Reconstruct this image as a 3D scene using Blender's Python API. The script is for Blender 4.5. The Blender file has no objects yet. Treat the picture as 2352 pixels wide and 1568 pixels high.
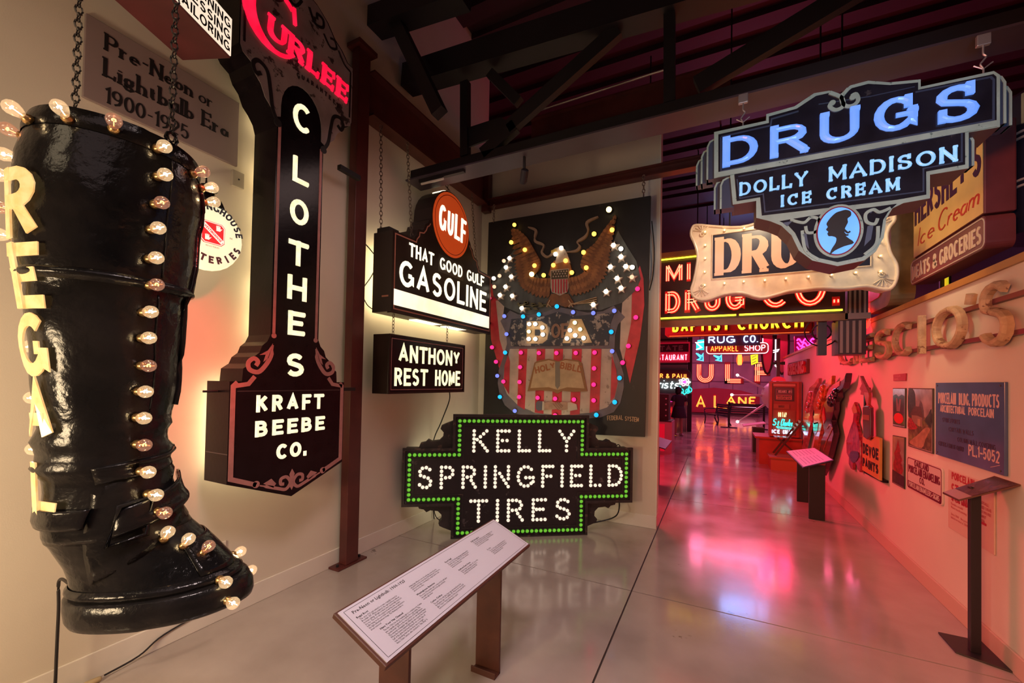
import bpy, bmesh, math, random
from mathutils import Vector, Matrix
from mathutils.geometry import tessellate_polygon
random.seed(7)
SC = bpy.context.scene
COL = SC.collection
PI = math.pi

# ------------------------------------------------------------------ camera, world, exposure
cd = bpy.data.cameras.new('camera'); cam = bpy.data.objects.new('camera', cd); COL.objects.link(cam)
YAW, PIT, ROL = math.radians(26.5), math.radians(1.0), math.radians(1.1)
_F = Vector((-math.sin(YAW)*math.cos(PIT), math.cos(YAW)*math.cos(PIT), math.sin(PIT)))
_R0 = Vector((math.cos(YAW), math.sin(YAW), 0)); _U0 = _R0.cross(_F)
_R = _R0*math.cos(ROL)+_U0*math.sin(ROL); _U = _U0*math.cos(ROL)-_R0*math.sin(ROL)
mw = Matrix((( _R.x,_U.x,-_F.x,0),(_R.y,_U.y,-_F.y,0),(_R.z,_U.z,-_F.z,1.7),(0,0,0,1)))
cam.matrix_world = mw
cd.sensor_fit = 'HORIZONTAL'; cd.sensor_width = 36.0
cd.lens = 950.0/2352.0*36.0
cd.shift_x = 0.0
cd.shift_y = (859.0-784.0)/2352.0
cd.clip_start = 0.05; cd.clip_end = 200
SC.camera = cam
w = bpy.data.worlds.new('world'); SC.world = w; w.use_nodes = True
w.node_tree.nodes['Background'].inputs[0].default_value = (0.10, 0.055, 0.075, 1)
w.node_tree.nodes['Background'].inputs[1].default_value = 0.12
SC.view_settings.view_transform = 'Standard'
SC.view_settings.look = 'None'
SC.view_settings.gamma = 1.0
SC.view_settings.use_curve_mapping = False
SC.view_settings.exposure = 0.0
cy = SC.cycles
cy.use_denoising = True
cy.max_bounces = 6; cy.diffuse_bounces = 3; cy.glossy_bounces = 3; cy.transmission_bounces = 4
cy.transparent_max_bounces = 12
cy.sample_clamp_indirect = 3.0; cy.sample_clamp_direct = 0
cy.caustics_reflective = False; cy.caustics_refractive = False
cy.use_light_tree = True

def lamp(name, kind, loc, energy, color, size=.5, size_y=None, target=None, spot=None, blend=.6):
    l = bpy.data.lights.new(name, kind); l.energy = energy; l.color = color
    if kind == 'AREA':
        l.size = size
        if size_y: l.shape = 'RECTANGLE'; l.size_y = size_y
    else: l.shadow_soft_size = size
    if kind == 'SPOT': l.spot_size = math.radians(spot or 60); l.spot_blend = blend
    o = bpy.data.objects.new(name, l); COL.objects.link(o); o.location = loc
    if target is not None:
        o.rotation_euler = (Vector(target)-Vector(loc)).to_track_quat('-Z', 'Y').to_euler()
    return o
# unseen lamps, mostly fill added for hall, walls and signs; washes imitate neon glow
lamp('hall_fill', 'SPOT', (-.6, .9, 3.7), 250, (1.0,.78,.74), .35, target=(-.75, 1.6, 0), spot=100, blend=.9)  # added overhead fill, mainly to brighten the floor
lamp('hall_ambient', 'AREA', (-.5, .0, 3.6), 7, (1.0,.72,.70), 1.6, target=(-.9, 1.6, 0))
lamp('left_low_fill', 'AREA', (-2.1, -1.0, 1.4), 58, (1.0,.74,.44), .6, target=(-3.1, .6, .8))  # unseen fill in place of glow from the boot's rear bulbs
lamp('left_high_fill', 'AREA', (-1.9, -.6, 3.2), 5, (1.0,.78,.50), .6, target=(-3.1, .9, 3.3))  # weak fill added for the upper left wall
lamp('alcove_fill', 'AREA', (-1.6, 2.6, 3.5), 9, (1.0,.68,.62), .9, target=(-2.4, 3.6, .6))  # fill added to lift the alcove walls
lamp('orange_neon_fill', 'SPOT', (-.9, -1.2, 2.3), 620, (1.0,.27,.10), .35, target=(1.62, 4.3, 1.75), spot=58, blend=.8)  # added spot standing in for unseen neon signs opposite the right wall
lamp('red_neon_fill', 'AREA', (-1.9, 7.6, 3.0), 210, (1.0,.04,.08), 1.4, target=(1.6, 7.2, 1.5))  # hidden by the end wall; added to redden the right wall
lamp('far_pink_wash', 'AREA', (0, 20, 5.6), 620, (1.0,.17,.36), 4.0, target=(0, 20.5, 0))
lamp('mid_red_wash', 'AREA', (.8, 13.6, 3.35), 75, (1.0,.03,.14), 2.0, .8, target=(.3, 9.0, 0))
lamp('blue_sign_glow', 'AREA', (.75, 14.6, 5.25), 42, (.26,.40,1.0), 1.3, .8, target=(.6, 4.0, 0))
lamp('coral_neon_fill', 'SPOT', (-.55, 1.32, 3.6), 420, (1.0,.035,.025), .10, target=(-3.1, 1.34, 1.72), spot=27, blend=1.0)  # added for the coral wall patch; imitates an unseen red neon sign
lamp('cool_sign_fill', 'SPOT', (.9, .3, 2.4), 130, (.42,.78,1.0), .15, target=(.75, 3.28, 2.95), spot=42, blend=.7)  # unseen fill added to brighten the drugs sign border
lamp('yellow_sign_fill', 'SPOT', (.2, 3.9, 4.4), 120, (1.0,.62,.30), .15, target=(1.6, 4.5, 3.05), spot=50, blend=.7)  # added fill aimed at the grocery sign
lamp('bulb_sign_fill', 'SPOT', (.4, 3.75, 3.6), 48, (1.0,.74,.46), .12, target=(.5, 4.6, 2.9), spot=120, blend=.7)  # added to imitate the bulbs' light on the cream frame


# ------------------------------------------------------------------ materials
MATS = {}
def mat(name, col=(.5,.5,.5), rough=.5, metal=0.0, em=None, es=0.0, var=0.0, scale=6.0, bump=0.0, bscale=None,
        col2=None, spots=None, spot_scale=5.0, spot_edge=.55, coat=0.0, rvar=0.0, detail=4.0, stretch=None, spec=None):
    if name in MATS: return MATS[name]
    m = bpy.data.materials.new(name); m.use_nodes = True; nt = m.node_tree; N = nt.nodes; L = nt.links
    b = N['Principled BSDF']; b.inputs['Roughness'].default_value = rough; b.inputs['Metallic'].default_value = metal
    b.inputs['Base Color'].default_value = (*col, 1)
    if spec is not None: b.inputs['Specular IOR Level'].default_value = spec
    if coat: b.inputs['Coat Weight'].default_value = coat; b.inputs['Coat Roughness'].default_value = .08
    tc = N.new('ShaderNodeTexCoord'); co = tc.outputs['Object']
    if stretch:
        mp = N.new('ShaderNodeMapping'); mp.inputs['Scale'].default_value = stretch
        L.new(co, mp.inputs['Vector']); co = mp.outputs['Vector']
    last = None
    if var or col2:
        n = N.new('ShaderNodeTexNoise'); n.inputs['Scale'].default_value = scale; n.inputs['Detail'].default_value = detail
        L.new(co, n.inputs['Vector'])
        r = N.new('ShaderNodeMapRange'); r.inputs[1].default_value = .3; r.inputs[2].default_value = .7
        L.new(n.outputs['Fac'], r.inputs[0])
        mx = N.new('ShaderNodeMix'); mx.data_type = 'RGBA'
        c2 = col2 or tuple(min(1, c*(1+var)) for c in col); c1 = col if col2 else tuple(c*(1-var) for c in col)
        mx.inputs[6].default_value = (*c1, 1); mx.inputs[7].default_value = (*c2, 1)
        L.new(r.outputs[0], mx.inputs[0]); last = mx.outputs[2]
        if rvar:
            r2 = N.new('ShaderNodeMapRange'); r2.inputs[3].default_value = rough-rvar; r2.inputs[4].default_value = rough+rvar
            r2.inputs[1].default_value = .3; r2.inputs[2].default_value = .7
            L.new(n.outputs['Fac'], r2.inputs[0]); L.new(r2.outputs[0], b.inputs['Roughness'])
    if spots:
        n = N.new('ShaderNodeTexNoise'); n.inputs['Scale'].default_value = spot_scale; n.inputs['Detail'].default_value = 8
        n.inputs['Roughness'].default_value = .65
        L.new(co, n.inputs['Vector'])
        r = N.new('ShaderNodeMapRange'); r.inputs[1].default_value = spot_edge; r.inputs[2].default_value = spot_edge+.03
        L.new(n.outputs['Fac'], r.inputs[0])
        mx = N.new('ShaderNodeMix'); mx.data_type = 'RGBA'; mx.inputs[7].default_value = (*spots, 1)
        if last is None: mx.inputs[6].default_value = (*col, 1)
        else: L.new(last, mx.inputs[6])
        L.new(r.outputs[0], mx.inputs[0]); last = mx.outputs[2]
    if last is not None: L.new(last, b.inputs['Base Color'])
    if bump:
        n = N.new('ShaderNodeTexNoise'); n.inputs['Scale'].default_value = bscale or scale*4; n.inputs['Detail'].default_value = 5
        L.new(co, n.inputs['Vector'])
        bp = N.new('ShaderNodeBump'); bp.inputs['Strength'].default_value = bump; bp.inputs['Distance'].default_value = .01
        L.new(n.outputs['Fac'], bp.inputs['Height']); L.new(bp.outputs[0], b.inputs['Normal'])
    if em:
        b.inputs['Emission Color'].default_value = (*em, 1); b.inputs['Emission Strength'].default_value = es
    MATS[name] = m
    return m
def glow(name, col=(1,1,1), es=1.0, base=None, sample=True, var=0.0, col2=None, scale=8.0):
    """a thing that gives off light: lit glass, tube or filament"""
    if name in MATS: return MATS[name]
    m = mat(name, base or tuple(c*.5 for c in col), .25, em=col, es=es)
    if col2:
        nt = m.node_tree; N = nt.nodes; L = nt.links; b = N['Principled BSDF']
        tc = N.new('ShaderNodeTexCoord'); n = N.new('ShaderNodeTexNoise'); n.inputs['Scale'].default_value = scale
        n.inputs['Detail'].default_value = 5
        L.new(tc.outputs['Object'], n.inputs['Vector'])
        r = N.new('ShaderNodeMapRange'); r.inputs[1].default_value = .35; r.inputs[2].default_value = .65
        L.new(n.outputs['Fac'], r.inputs[0])
        mx = N.new('ShaderNodeMix'); mx.data_type = 'RGBA'; mx.inputs[6].default_value = (*col, 1); mx.inputs[7].default_value = (*col2, 1)
        L.new(r.outputs[0], mx.inputs[0]); L.new(mx.outputs[2], b.inputs['Emission Color'])
    if not sample: m.cycles.emission_sampling = 'NONE'
    return m
def glass(name, tint=(1,1,1), refl=.12, em=None, es=0.0):
    if name in MATS: return MATS[name]
    m = bpy.data.materials.new(name); m.use_nodes = True; nt = m.node_tree; N = nt.nodes; L = nt.links
    for n in list(N): N.remove(n)
    out = N.new('ShaderNodeOutputMaterial'); t = N.new('ShaderNodeBsdfTransparent'); t.inputs[0].default_value = (*tint, 1)
    g = N.new('ShaderNodeBsdfGlossy'); g.inputs['Roughness'].default_value = .04
    lw = N.new('ShaderNodeLayerWeight'); lw.inputs[0].default_value = .35
    r = N.new('ShaderNodeMapRange'); r.inputs[3].default_value = refl*.5; r.inputs[4].default_value = min(1, refl*5)
    L.new(lw.outputs['Facing'], r.inputs[0])
    mx = N.new('ShaderNodeMixShader'); L.new(r.outputs[0], mx.inputs[0]); L.new(t.outputs[0], mx.inputs[1]); L.new(g.outputs[0], mx.inputs[2])
    if em:
        e = N.new('ShaderNodeEmission'); e.inputs[0].default_value = (*em, 1); e.inputs[1].default_value = es
        a = N.new('ShaderNodeAddShader'); L.new(mx.outputs[0], a.inputs[0]); L.new(e.outputs[0], a.inputs[1]); L.new(a.outputs[0], out.inputs[0])
        m.cycles.emission_sampling = 'NONE'
    else: L.new(mx.outputs[0], out.inputs[0])
    MATS[name] = m
    return m

# ------------------------------------------------------------------ mesh building.  Local sign space: u right, v up, w towards the reader -> (u,-w,v)
def V3(u, v, w=0.0): return (u, -w, v)
class MB:
    def __init__(s): s.v = []; s.f = []
    def add(s, vs, fs):
        o = len(s.v); s.v += [tuple(p) for p in vs]; s.f += [tuple(i+o for i in f) for f in fs]
        return s
    def box(s, x0, x1, y0, y1, z0, z1):
        return s.add([(x0,y0,z0),(x1,y0,z0),(x1,y1,z0),(x0,y1,z0),(x0,y0,z1),(x1,y0,z1),(x1,y1,z1),(x0,y1,z1)],
                     [(0,3,2,1),(4,5,6,7),(0,1,5,4),(1,2,6,5),(2,3,7,6),(3,0,4,7)])
    def sbox(s, u0, u1, v0, v1, w0, w1): return s.box(u0, u1, -w1, -w0, v0, v1)
    def prism(s, pts, w0, w1, inset=0.0):
        n = len(pts)
        tri = tessellate_polygon([[Vector((p[0], p[1], 0)) for p in pts]])
        vs = [V3(p[0], p[1], w0) for p in pts]+[V3(p[0], p[1], w1) for p in pts]
        area = sum(pts[i][0]*pts[(i+1)%n][1]-pts[(i+1)%n][0]*pts[i][1] for i in range(n))
        fs = []
        for t in tri:
            a, b, c = (pts[i] for i in t)
            k = (b[0]-a[0])*(c[1]-a[1])-(c[0]-a[0])*(b[1]-a[1])
            t = tuple(t) if k > 0 else tuple(reversed(t))
            fs.append(tuple(i+n for i in t)); fs.append(tuple(reversed(t)))
        for i in range(n):
            j = (i+1) % n
            q = (i, j, j+n, i+n)
            fs.append(q if area > 0 else tuple(reversed(q)))
        return s.add(vs, fs)
    def ribbon(s, pts, width, w0, w1, closed=False, prof='flat', cap=True):
        """a strip along pts; width number or list; prof: flat, round, ridge, tube"""
        P = [Vector((p[0], p[1])) for p in pts]
        Q = [P[0]]
        for p in P[1:]:
            if (p-Q[-1]).length > 1e-5: Q.append(p)
        if closed and (Q[0]-Q[-1]).length < 1e-5: Q.pop()
        P = Q; n = len(P)
        if n < 2: return s
        W = width if isinstance(width, (list, tuple)) else [width]*n
        if len(W) != n: W = [W[min(i, len(W)-1)] for i in range(n)]
        sec = {'flat': [(-.5,0),(-.5,1),(.5,1),(.5,0)],
               'round': [(-.5,0),(-.43,.6),(-.22,.93),(0,1),(.22,.93),(.43,.6),(.5,0)],
               'ridge': [(-.5,0),(-.47,.35),(-.30,.8),(0,1),(.30,.8),(.47,.35),(.5,0)],
               'groove': [(-.5,0),(-.5,1),(-.36,1),(-.3,.45),(.3,.45),(.36,1),(.5,1),(.5,0)],
               'tube': [(.5*math.cos(a), .5+.5*math.sin(a)) for a in [2*PI*k/6 for k in range(6)]]}[prof]
        k = len(sec); vs = []
        for i in range(n):
            a = P[i]-P[i-1] if (i > 0 or closed) else None
            b = P[(i+1) % n]-P[i] if (i < n-1 or closed) else None
            if a is None: d = b.normalized(); sc = 1
            elif b is None: d = a.normalized(); sc = 1
            else:
                a = a.normalized(); b = b.normalized(); d = (a+b)
                if d.length < 1e-4: d = a.copy(); sc = 1
                else:
                    d.normalize(); sc = 1/max(.45, d.dot(a))
            nn = Vector((d.y, -d.x))
            for (x, h) in sec:
                q = P[i]+nn*(-x*W[i]*sc)
                vs.append(V3(q.x, q.y, w0+(w1-w0)*h))
        fs = []
        seg = n if closed else n-1
        kk = k if prof == 'tube' else k-1
        for i in range(seg):
            j = (i+1) % n
            for c in range(kk):
                c2 = (c+1) % k
                fs.append((i*k+c, j*k+c, j*k+c2, i*k+c2))
        if not closed and cap:
            fs.append(tuple(range(k))); fs.append(tuple((n-1)*k+c for c in reversed(range(k))))
        return s.add(vs, fs)
    def tube(s, pts, r, n=6, closed=False):
        P = [Vector(p) for p in pts]; m = len(P); vs = []
        up = Vector((0.02, 0.03, 1))
        for i in range(m):
            a = P[i-1] if (i > 0 or closed) else P[i]; b = P[(i+1) % m] if (i < m-1 or closed) else P[i]
            d = (b-a).normalized()
            x = d.cross(up)
            if x.length < .1: x = d.cross(Vector((1, .02, 0)))
            x.normalize(); y = d.cross(x)
            rr = r[i] if isinstance(r, (list, tuple)) else r
            for k in range(n):
                t = 2*PI*k/n; vs.append(P[i]+x*math.cos(t)*rr+y*math.sin(t)*rr)
        fs = []
        for i in range(m if closed else m-1):
            j = (i+1) % m
            for k in range(n): fs.append((i*n+k, i*n+(k+1) % n, j*n+(k+1) % n, j*n+k))
        if not closed: fs.append(tuple(reversed(range(n)))); fs.append(tuple((m-1)*n+k for k in range(n)))
        return s.add(vs, fs)
    def lathe(s, prof, n=12, mtx=None):
        """prof (r,h) from start to end along local +h; default axis: towards the reader"""
        vs = []; fs = []
        for (r, h) in prof:
            for k in range(n):
                t = 2*PI*k/n; p = Vector((r*math.cos(t), -h, r*math.sin(t)))
                vs.append(mtx @ p if mtx else p)
        for i in range(len(prof)-1):
            for k in range(n): fs.append((i*n+k, i*n+(k+1) % n, (i+1)*n+(k+1) % n, (i+1)*n+k))
        fs.append(tuple(reversed(range(n)))); fs.append(tuple((len(prof)-1)*n+k for k in range(n)))
        return s.add(vs, fs)
    def disc(s, u, v, r, w0, w1, n=20, ry=None):
        return s.prism([(u+r*math.cos(2*PI*k/n), v+(ry or r)*math.sin(2*PI*k/n)) for k in range(n)], w0, w1)
    def mesh(s, name, m=None, smooth=False):
        me = bpy.data.meshes.new(name); me.from_pydata(s.v, [], s.f); me.update()
        if m: me.materials.append(m)
        if smooth:
            for p in me.polygons: p.use_smooth = True
        return me
def recalc(me):
    bm = bmesh.new(); bm.from_mesh(me); bmesh.ops.recalc_face_normals(bm, faces=bm.faces); bm.to_mesh(me); bm.free()
def obj(name, mb, m=None, parent=None, smooth=False, loc=None, rot=None, kind=None, label=None, bevel=0.0, fix=True, auto=None):
    me = mb if isinstance(mb, bpy.types.Mesh) else mb.mesh(name, m, smooth)
    if fix and not isinstance(mb, bpy.types.Mesh): recalc(me)
    o = bpy.data.objects.new(name, me); COL.objects.link(o)
    if parent: o.parent = parent
    if loc is not None: o.location = loc
    if rot is not None: o.rotation_euler = rot
    if kind: o['kind'] = kind
    if label: o['label'] = label
    if bevel:
        b = o.modifiers.new('bevel', 'BEVEL'); b.width = bevel; b.segments = 2; b.limit_method = 'ANGLE'; b.angle_limit = .7
    if auto and not smooth:
        try: me.shade_auto_smooth = True
        except Exception: pass
    return o
def thing(name, label, cat, loc=(0,0,0), rotz=0.0, group=None):
    o = bpy.data.objects.new(name, None); COL.objects.link(o); o.empty_display_size = .1
    o.location = loc; o.rotation_euler = (0, 0, math.radians(rotz)); o['label'] = label; o['category'] = cat
    if group: o['group'] = group
    return o
def tag(o, label, cat, group=None, kind=None):
    o['label'] = label; o['category'] = cat
    if group: o['group'] = group
    if kind: o['kind'] = kind
    return o
def struct(name, mb, m, bevel=0.0, parent=None):
    o = obj(name, mb, m, parent, bevel=bevel)
    if not parent: o['kind'] = 'structure'
    return o
def fthing(fr, name, label, cat, group=None, dw=0.0):
    x, y, z, a = FR[fr]; r = math.radians(a)
    return thing(name, label, cat, (x+math.sin(r)*dw, y-math.cos(r)*dw, z), a, group)
def arc(cx, cy, rx, ry, a0, a1, n=10):
    return [(cx+rx*math.cos(math.radians(a0+(a1-a0)*k/n)), cy+ry*math.sin(math.radians(a0+(a1-a0)*k/n))) for k in range(n+1)]
def smooth(pts, n=5, closed=False):
    """Catmull-Rom through pts"""
    m = len(pts); out = []
    for i in range(m if closed else m-1):
        g = (lambda k: pts[k % m]) if closed else (lambda k: pts[max(0, min(m-1, k))])
        p0, p1, p2, p3 = g(i-1), g(i), g(i+1), g(i+2)
        for s in range(n):
            t = s/n
            out.append(tuple(.5*((2*b)+(-a+c)*t+(2*a-5*b+4*c-d)*t*t+(-a+3*b-3*c+d)*t**3) for a, b, c, d in zip(p0, p1, p2, p3)))
    if not closed: out.append(tuple(pts[-1]))
    return out
def mirror(pts, cu=0.0): return [(2*cu-p[0], p[1]) for p in pts]

# ------------------------------------------------------------------ lettering: one skeleton alphabet drives painted, raised, tube and bulb letters
G = {
'A': (.80, [[(0,0),(.40,1),(.80,0)], [(.14,.33),(.66,.33)]]),
'B': (.64, [[(0,0),(0,1)], [(0,1),(.30,1)]+arc(.32,.76,.24,.24,90,-90,6)+[(0,.52)], [(0,.52),(.34,.52)]+arc(.36,.26,.28,.26,90,-90,6)+[(0,0)]]),
'C': (.76, [arc(.42,.5,.42,.5,48,312,14)]),
'D': (.70, [[(0,0),(0,1)], [(0,1),(.28,1)]+arc(.30,.5,.40,.5,90,-90,10)+[(0,0)]]),
'E': (.56, [[(0,0),(0,1)], [(0,1),(.56,1)], [(0,0),(.56,0)], [(0,.52),(.46,.52)]]),
'F': (.54, [[(0,0),(0,1)], [(0,1),(.54,1)], [(0,.50),(.44,.50)]]),
'G': (.82, [arc(.42,.5,.42,.5,46,322,14)+[(.82,.16),(.82,.44)], [(.84,.44),(.42,.44)]]),
'H': (.68, [[(0,0),(0,1)], [(.68,0),(.68,1)], [(0,.5),(.68,.5)]]),
'I': (.0, [[(0,0),(0,1)]]),
'J': (.46, [[(.46,1),(.46,.25)]+arc(.23,.24,.23,.24,0,-170,7)]),
'K': (.66, [[(0,0),(0,1)], [(.62,1),(0,.42)], [(.2,.6),(.66,0)]]),
'L': (.52, [[(0,0),(0,1)], [(0,0),(.52,0)]]),
'M': (.86, [[(0,0),(0,1)], [(0,1),(.43,.2),(.86,1)], [(.86,1),(.86,0)]]),
'N': (.70, [[(0,0),(0,1)], [(0,1),(.70,0)], [(.70,0),(.70,1)]]),
'O': (.84, [arc(.42,.5,.42,.5,90,450,20)]),
'P': (.60, [[(0,0),(0,1)], [(0,1),(.34,1)]+arc(.34,.74,.26,.26,90,-90,7)+[(0,.48)]]),
'Q': (.84, [arc(.42,.5,.42,.5,90,450,20), [(.5,.3),(.85,-.05)]]),
'R': (.64, [[(0,0),(0,1)], [(0,1),(.34,1)]+arc(.34,.75,.26,.25,90,-90,7)+[(0,.5)], [(.32,.5),(.64,0)]]),
'S': (.64, [arc(.33,.745,.28,.255,35,215,7)+arc(.33,.255,.30,.255,80,-155,9)]),
'T': (.70, [[(.35,0),(.35,1)], [(0,1),(.70,1)]]),
'U': (.68, [[(0,1),(0,.34)]+arc(.34,.34,.34,.34,180,360,10)+[(.68,1)]]),
'V': (.76, [[(0,1),(.38,0),(.76,1)]]),
'W': (1.1, [[(0,1),(.28,0),(.55,.85),(.82,0),(1.1,1)]]),
'X': (.70, [[(0,1),(.70,0)], [(.70,1),(0,0)]]),
'Y': (.72, [[(0,1),(.36,.48),(.72,1)], [(.36,.48),(.36,0)]]),
'Z': (.62, [[(0,1),(.62,1),(0,0),(.62,0)]]),
'0': (.56, [arc(.28,.5,.28,.5,90,450,18)]),
'1': (.22, [[(0,.82),(.22,1),(.22,0)]]),
'2': (.56, [arc(.28,.74,.27,.26,160,-20,7)+[(0,0),(.56,0)]]),
'5': (.56, [[(.52,1),(.08,1),(.03,.52)]+arc(.27,.32,.28,.32,115,-150,9)]),
'9': (.58, [arc(.28,.70,.28,.30,0,360,12), [(.56,.70),(.55,.45),(.42,.15),(.12,.0)]]),
'-': (.30, [[(0,.38),(.30,.38)]]),
'.': (.0, [[(0,-.02),(0,.06)]]),
"'": (.0, [[(.02,1.02),(0,.80)]]),
'&': (.74, [[(.72,0),(.16,.72)]+arc(.32,.80,.18,.19,200,-20,6)+[(.10,.36)]+arc(.28,.22,.26,.22,140,300,6)+[(.72,.42)]]),
'a': (.46, [arc(.22,.22,.22,.22,60,360,9)+[(.46,.22)], [(.46,.42),(.46,0)]]),
'b': (.46, [[(0,0),(0,1)], arc(.23,.23,.23,.23,180,-180,12)]),
'c': (.42, [arc(.22,.23,.22,.23,50,310,9)]),
'e': (.46, [[(.02,.25),(.45,.25)]+arc(.23,.23,.23,.23,5,310,10)]),
'g': (.46, [arc(.21,.27,.20,.18,0,360,10), [(.38,.42),(.50,.46)], [(.08,.10),(.10,.02),(.36,-.02),(.44,-.12),(.30,-.24),(.08,-.22),(.0,-.12),(.10,0)]]),
'h': (.44, [[(0,0),(0,1)], [(0,.30)]+arc(.22,.26,.22,.21,160,0,6)+[(.44,0)]]),
'i': (.0, [[(0,0),(0,.46)], [(0,.68),(0,.74)]]),
'l': (.0, [[(0,0),(0,1)]]),
'm': (.72, [[(0,0),(0,.46)], [(0,.28)]+arc(.18,.28,.18,.18,160,0,5)+[(.36,0)], [(.36,.28)]+arc(.54,.28,.18,.18,160,0,5)+[(.72,0)]]),
'n': (.44, [[(0,0),(0,.46)], [(0,.28)]+arc(.22,.25,.22,.21,160,0,6)+[(.44,0)]]),
'o': (.46, [arc(.23,.23,.23,.23,90,450,14)]),
'r': (.32, [[(0,0),(0,.46)], [(0,.26),(.10,.42),(.22,.46),(.32,.42)]]),
's': (.36, [arc(.18,.345,.16,.115,35,215,5)+arc(.18,.115,.18,.115,80,-155,6)]),
't': (.30, [[(.12,.66),(.12,.10),(.18,.01),(.30,.03)], [(0,.46),(.30,.46)]]),
'u': (.44, [[(0,.46),(0,.2)]+arc(.22,.21,.22,.21,180,360,7)+[(.44,.46)], [(.44,.46),(.44,0)]]),
}
def glyph_strokes(ch, h, t, kx=1.0, slant=0.0):
    w_, st = G[ch]
    H = h-t if ch not in '.-' else h
    return w_*H*kx, [[(x*H*kx+t/2+y*H*slant, y*H+t/2) for (x, y) in s] for s in st]
def layout(s, h, t, length, gap=.30, slant=0.0):
    """advance positions; kx stretches the letters so the line fills length"""
    def tot(kx):
        x = 0; pos = []
        for ch in s:
            if ch == ' ': x += h*.42*kx; continue
            pos.append((ch, x)); x += G[ch][0]*(h-t)*kx+t+h*gap*.5*kx
        return pos, x-h*gap*.5*kx
    lo, hi = .1, 4.0
    for _ in range(30):
        m = (lo+hi)/2
        if tot(m)[1] > length: hi = m
        else: lo = m
    return tot(lo)[0], lo
def stroke_width(pts, t, thin):
    if thin is None: return [t]*len(pts)
    W = []
    for i in range(len(pts)):
        a = pts[max(0, i-1)]; b = pts[min(len(pts)-1, i+1)]
        d = math.hypot(b[0]-a[0], b[1]-a[1]) or 1
        c = abs(b[1]-a[1])/d
        if len(pts) == 2 and .3 < c < .97: c = 1.0 if (b[1]-a[1])*(b[0]-a[0]) < 0 else .25
        W.append(thin+(t-thin)*min(1, c**1.3))
    return W
def letter_mb(ch, h, t, kx, w0, w1, thin=None, serif=0.0, prof='flat', slant=0.0, inline=None):
    mb = MB(); _, st = glyph_strokes(ch, h, t, kx, slant)
    step = (w1-w0)*.04; W1 = w1; sprof = 'flat' if prof == 'flat' else 'round'
    for si, s in enumerate(st):
        w1 = W1-step*si
        cl = len(s) > 3 and math.hypot(s[0][0]-s[-1][0], s[0][1]-s[-1][1]) < 1e-4
        W = stroke_width(s, t, thin)
        s2 = s
        if len(s) == 2 and not cl and serif == 0:   # square off the ends
            d = Vector((s[1][0]-s[0][0], s[1][1]-s[0][1])).normalized()*t*.5
            if abs(d.x) < 1e-6: s2 = [(s[0][0], s[0][1]-t/2), (s[1][0], s[1][1]+t/2)]
            elif abs(d.y) < 1e-6 and ch not in 'AHB': s2 = [(s[0][0]-t/2, s[0][1]), (s[1][0]+t/2, s[1][1])]
        elif not cl and serif == 0 and ch in 'AVMWNKY' :
            pass
        mb.ribbon(s2, W, w0, w1, closed=cl, prof=prof)
        if serif and not cl and ch not in ".'-&":
            for e, nb in ((s[0], s[1]), (s[-1], s[-2])):
                dx, dy = e[0]-nb[0], e[1]-nb[1]; L = math.hypot(dx, dy) or 1; dx /= L; dy /= L
                yy = (e[1]-t/2)/(h-t)
                th = (thin or t*.45); w1 = W1-step*(4+si*2+(e is s[0]))
                if abs(dy) > .6 and (abs(yy) < .02 or abs(yy-1) < .02 or abs(yy-.46) < .02) and not (ch in 'oeacs'):
                    y = e[1]+(t/2-th/2 if dy > 0 else -t/2+th/2)
                    a, b = e[0]-t*serif, e[0]+t*serif
                    if ch in 'bhlrnmiutd' and dy > 0: b = e[0]+t*.5
                    if ch in 'BDPREFL' and dy != 0 and len(s) == 2: b = e[0]+t*.4
                    mb.ribbon([(a, y), (b, y)], th, w0, w1, prof=sprof); w1 -= step*.5
                    mb.ribbon([(e[0], e[1]), (e[0]+dx*t*.5, e[1]+dy*t*.5)], t*.98 if abs(dx) < .2 else th, w0, w1)
                elif abs(dx) > .6 and ch in 'EFLTZ':
                    k = 1 if yy < .3 else (-1 if yy > .7 else 0)
                    if (ch == 'T') or dx > 0:
                        if k == 0: mb.ribbon([(e[0], e[1]-t*.5), (e[0], e[1]+t*.5)], th, w0, w1)
                        else: mb.ribbon([(e[0], e[1]-k*t*.5), (e[0]+dx*t*.15, e[1]+k*t*1.0)], th*1.2, w0, w1)
                elif ch in 'CGS':
                    if e is s[0] or ch == 'S':
                        k = 1 if yy < .5 else -1
                        mb.ribbon([(e[0], e[1]-k*t*.75), (e[0], e[1]+k*t*.75)], th*1.2, w0, w1)
    return mb
def letters(parent, s, p0, p1, h, t, m, w0=0.0, w1=.01, separate=True, name='letter', gap=.30, smoothed=False, **kw):
    """letters along p0->p1 (baseline) in the sign's own plane, h tall"""
    d = Vector((p1[0]-p0[0], p1[1]-p0[1])); Ln = d.length; ang = math.atan2(d.y, d.x)
    pos, kx = layout(s, h, t, Ln, gap, kw.get('slant', 0))
    big = MB(); out = []
    ca, sa = math.cos(ang), math.sin(ang)
    for ch, x in pos:
        mb = letter_mb(ch, h, t, kx, w0, w1, **kw)
        vs = []
        for (a, b, c) in mb.v:
            a2 = a+x; vs.append((p0[0]+a2*ca-c*sa, b, p0[1]+a2*sa+c*ca))
        mb.v = vs
        if separate:
            o = obj(name, mb, m, parent, smooth=False, fix=True); out.append(o)
        else: big.add(mb.v, mb.f)
    if not separate:
        return obj(name if name != 'letter' else 'lettering', big, m, parent)
    return out
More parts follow.
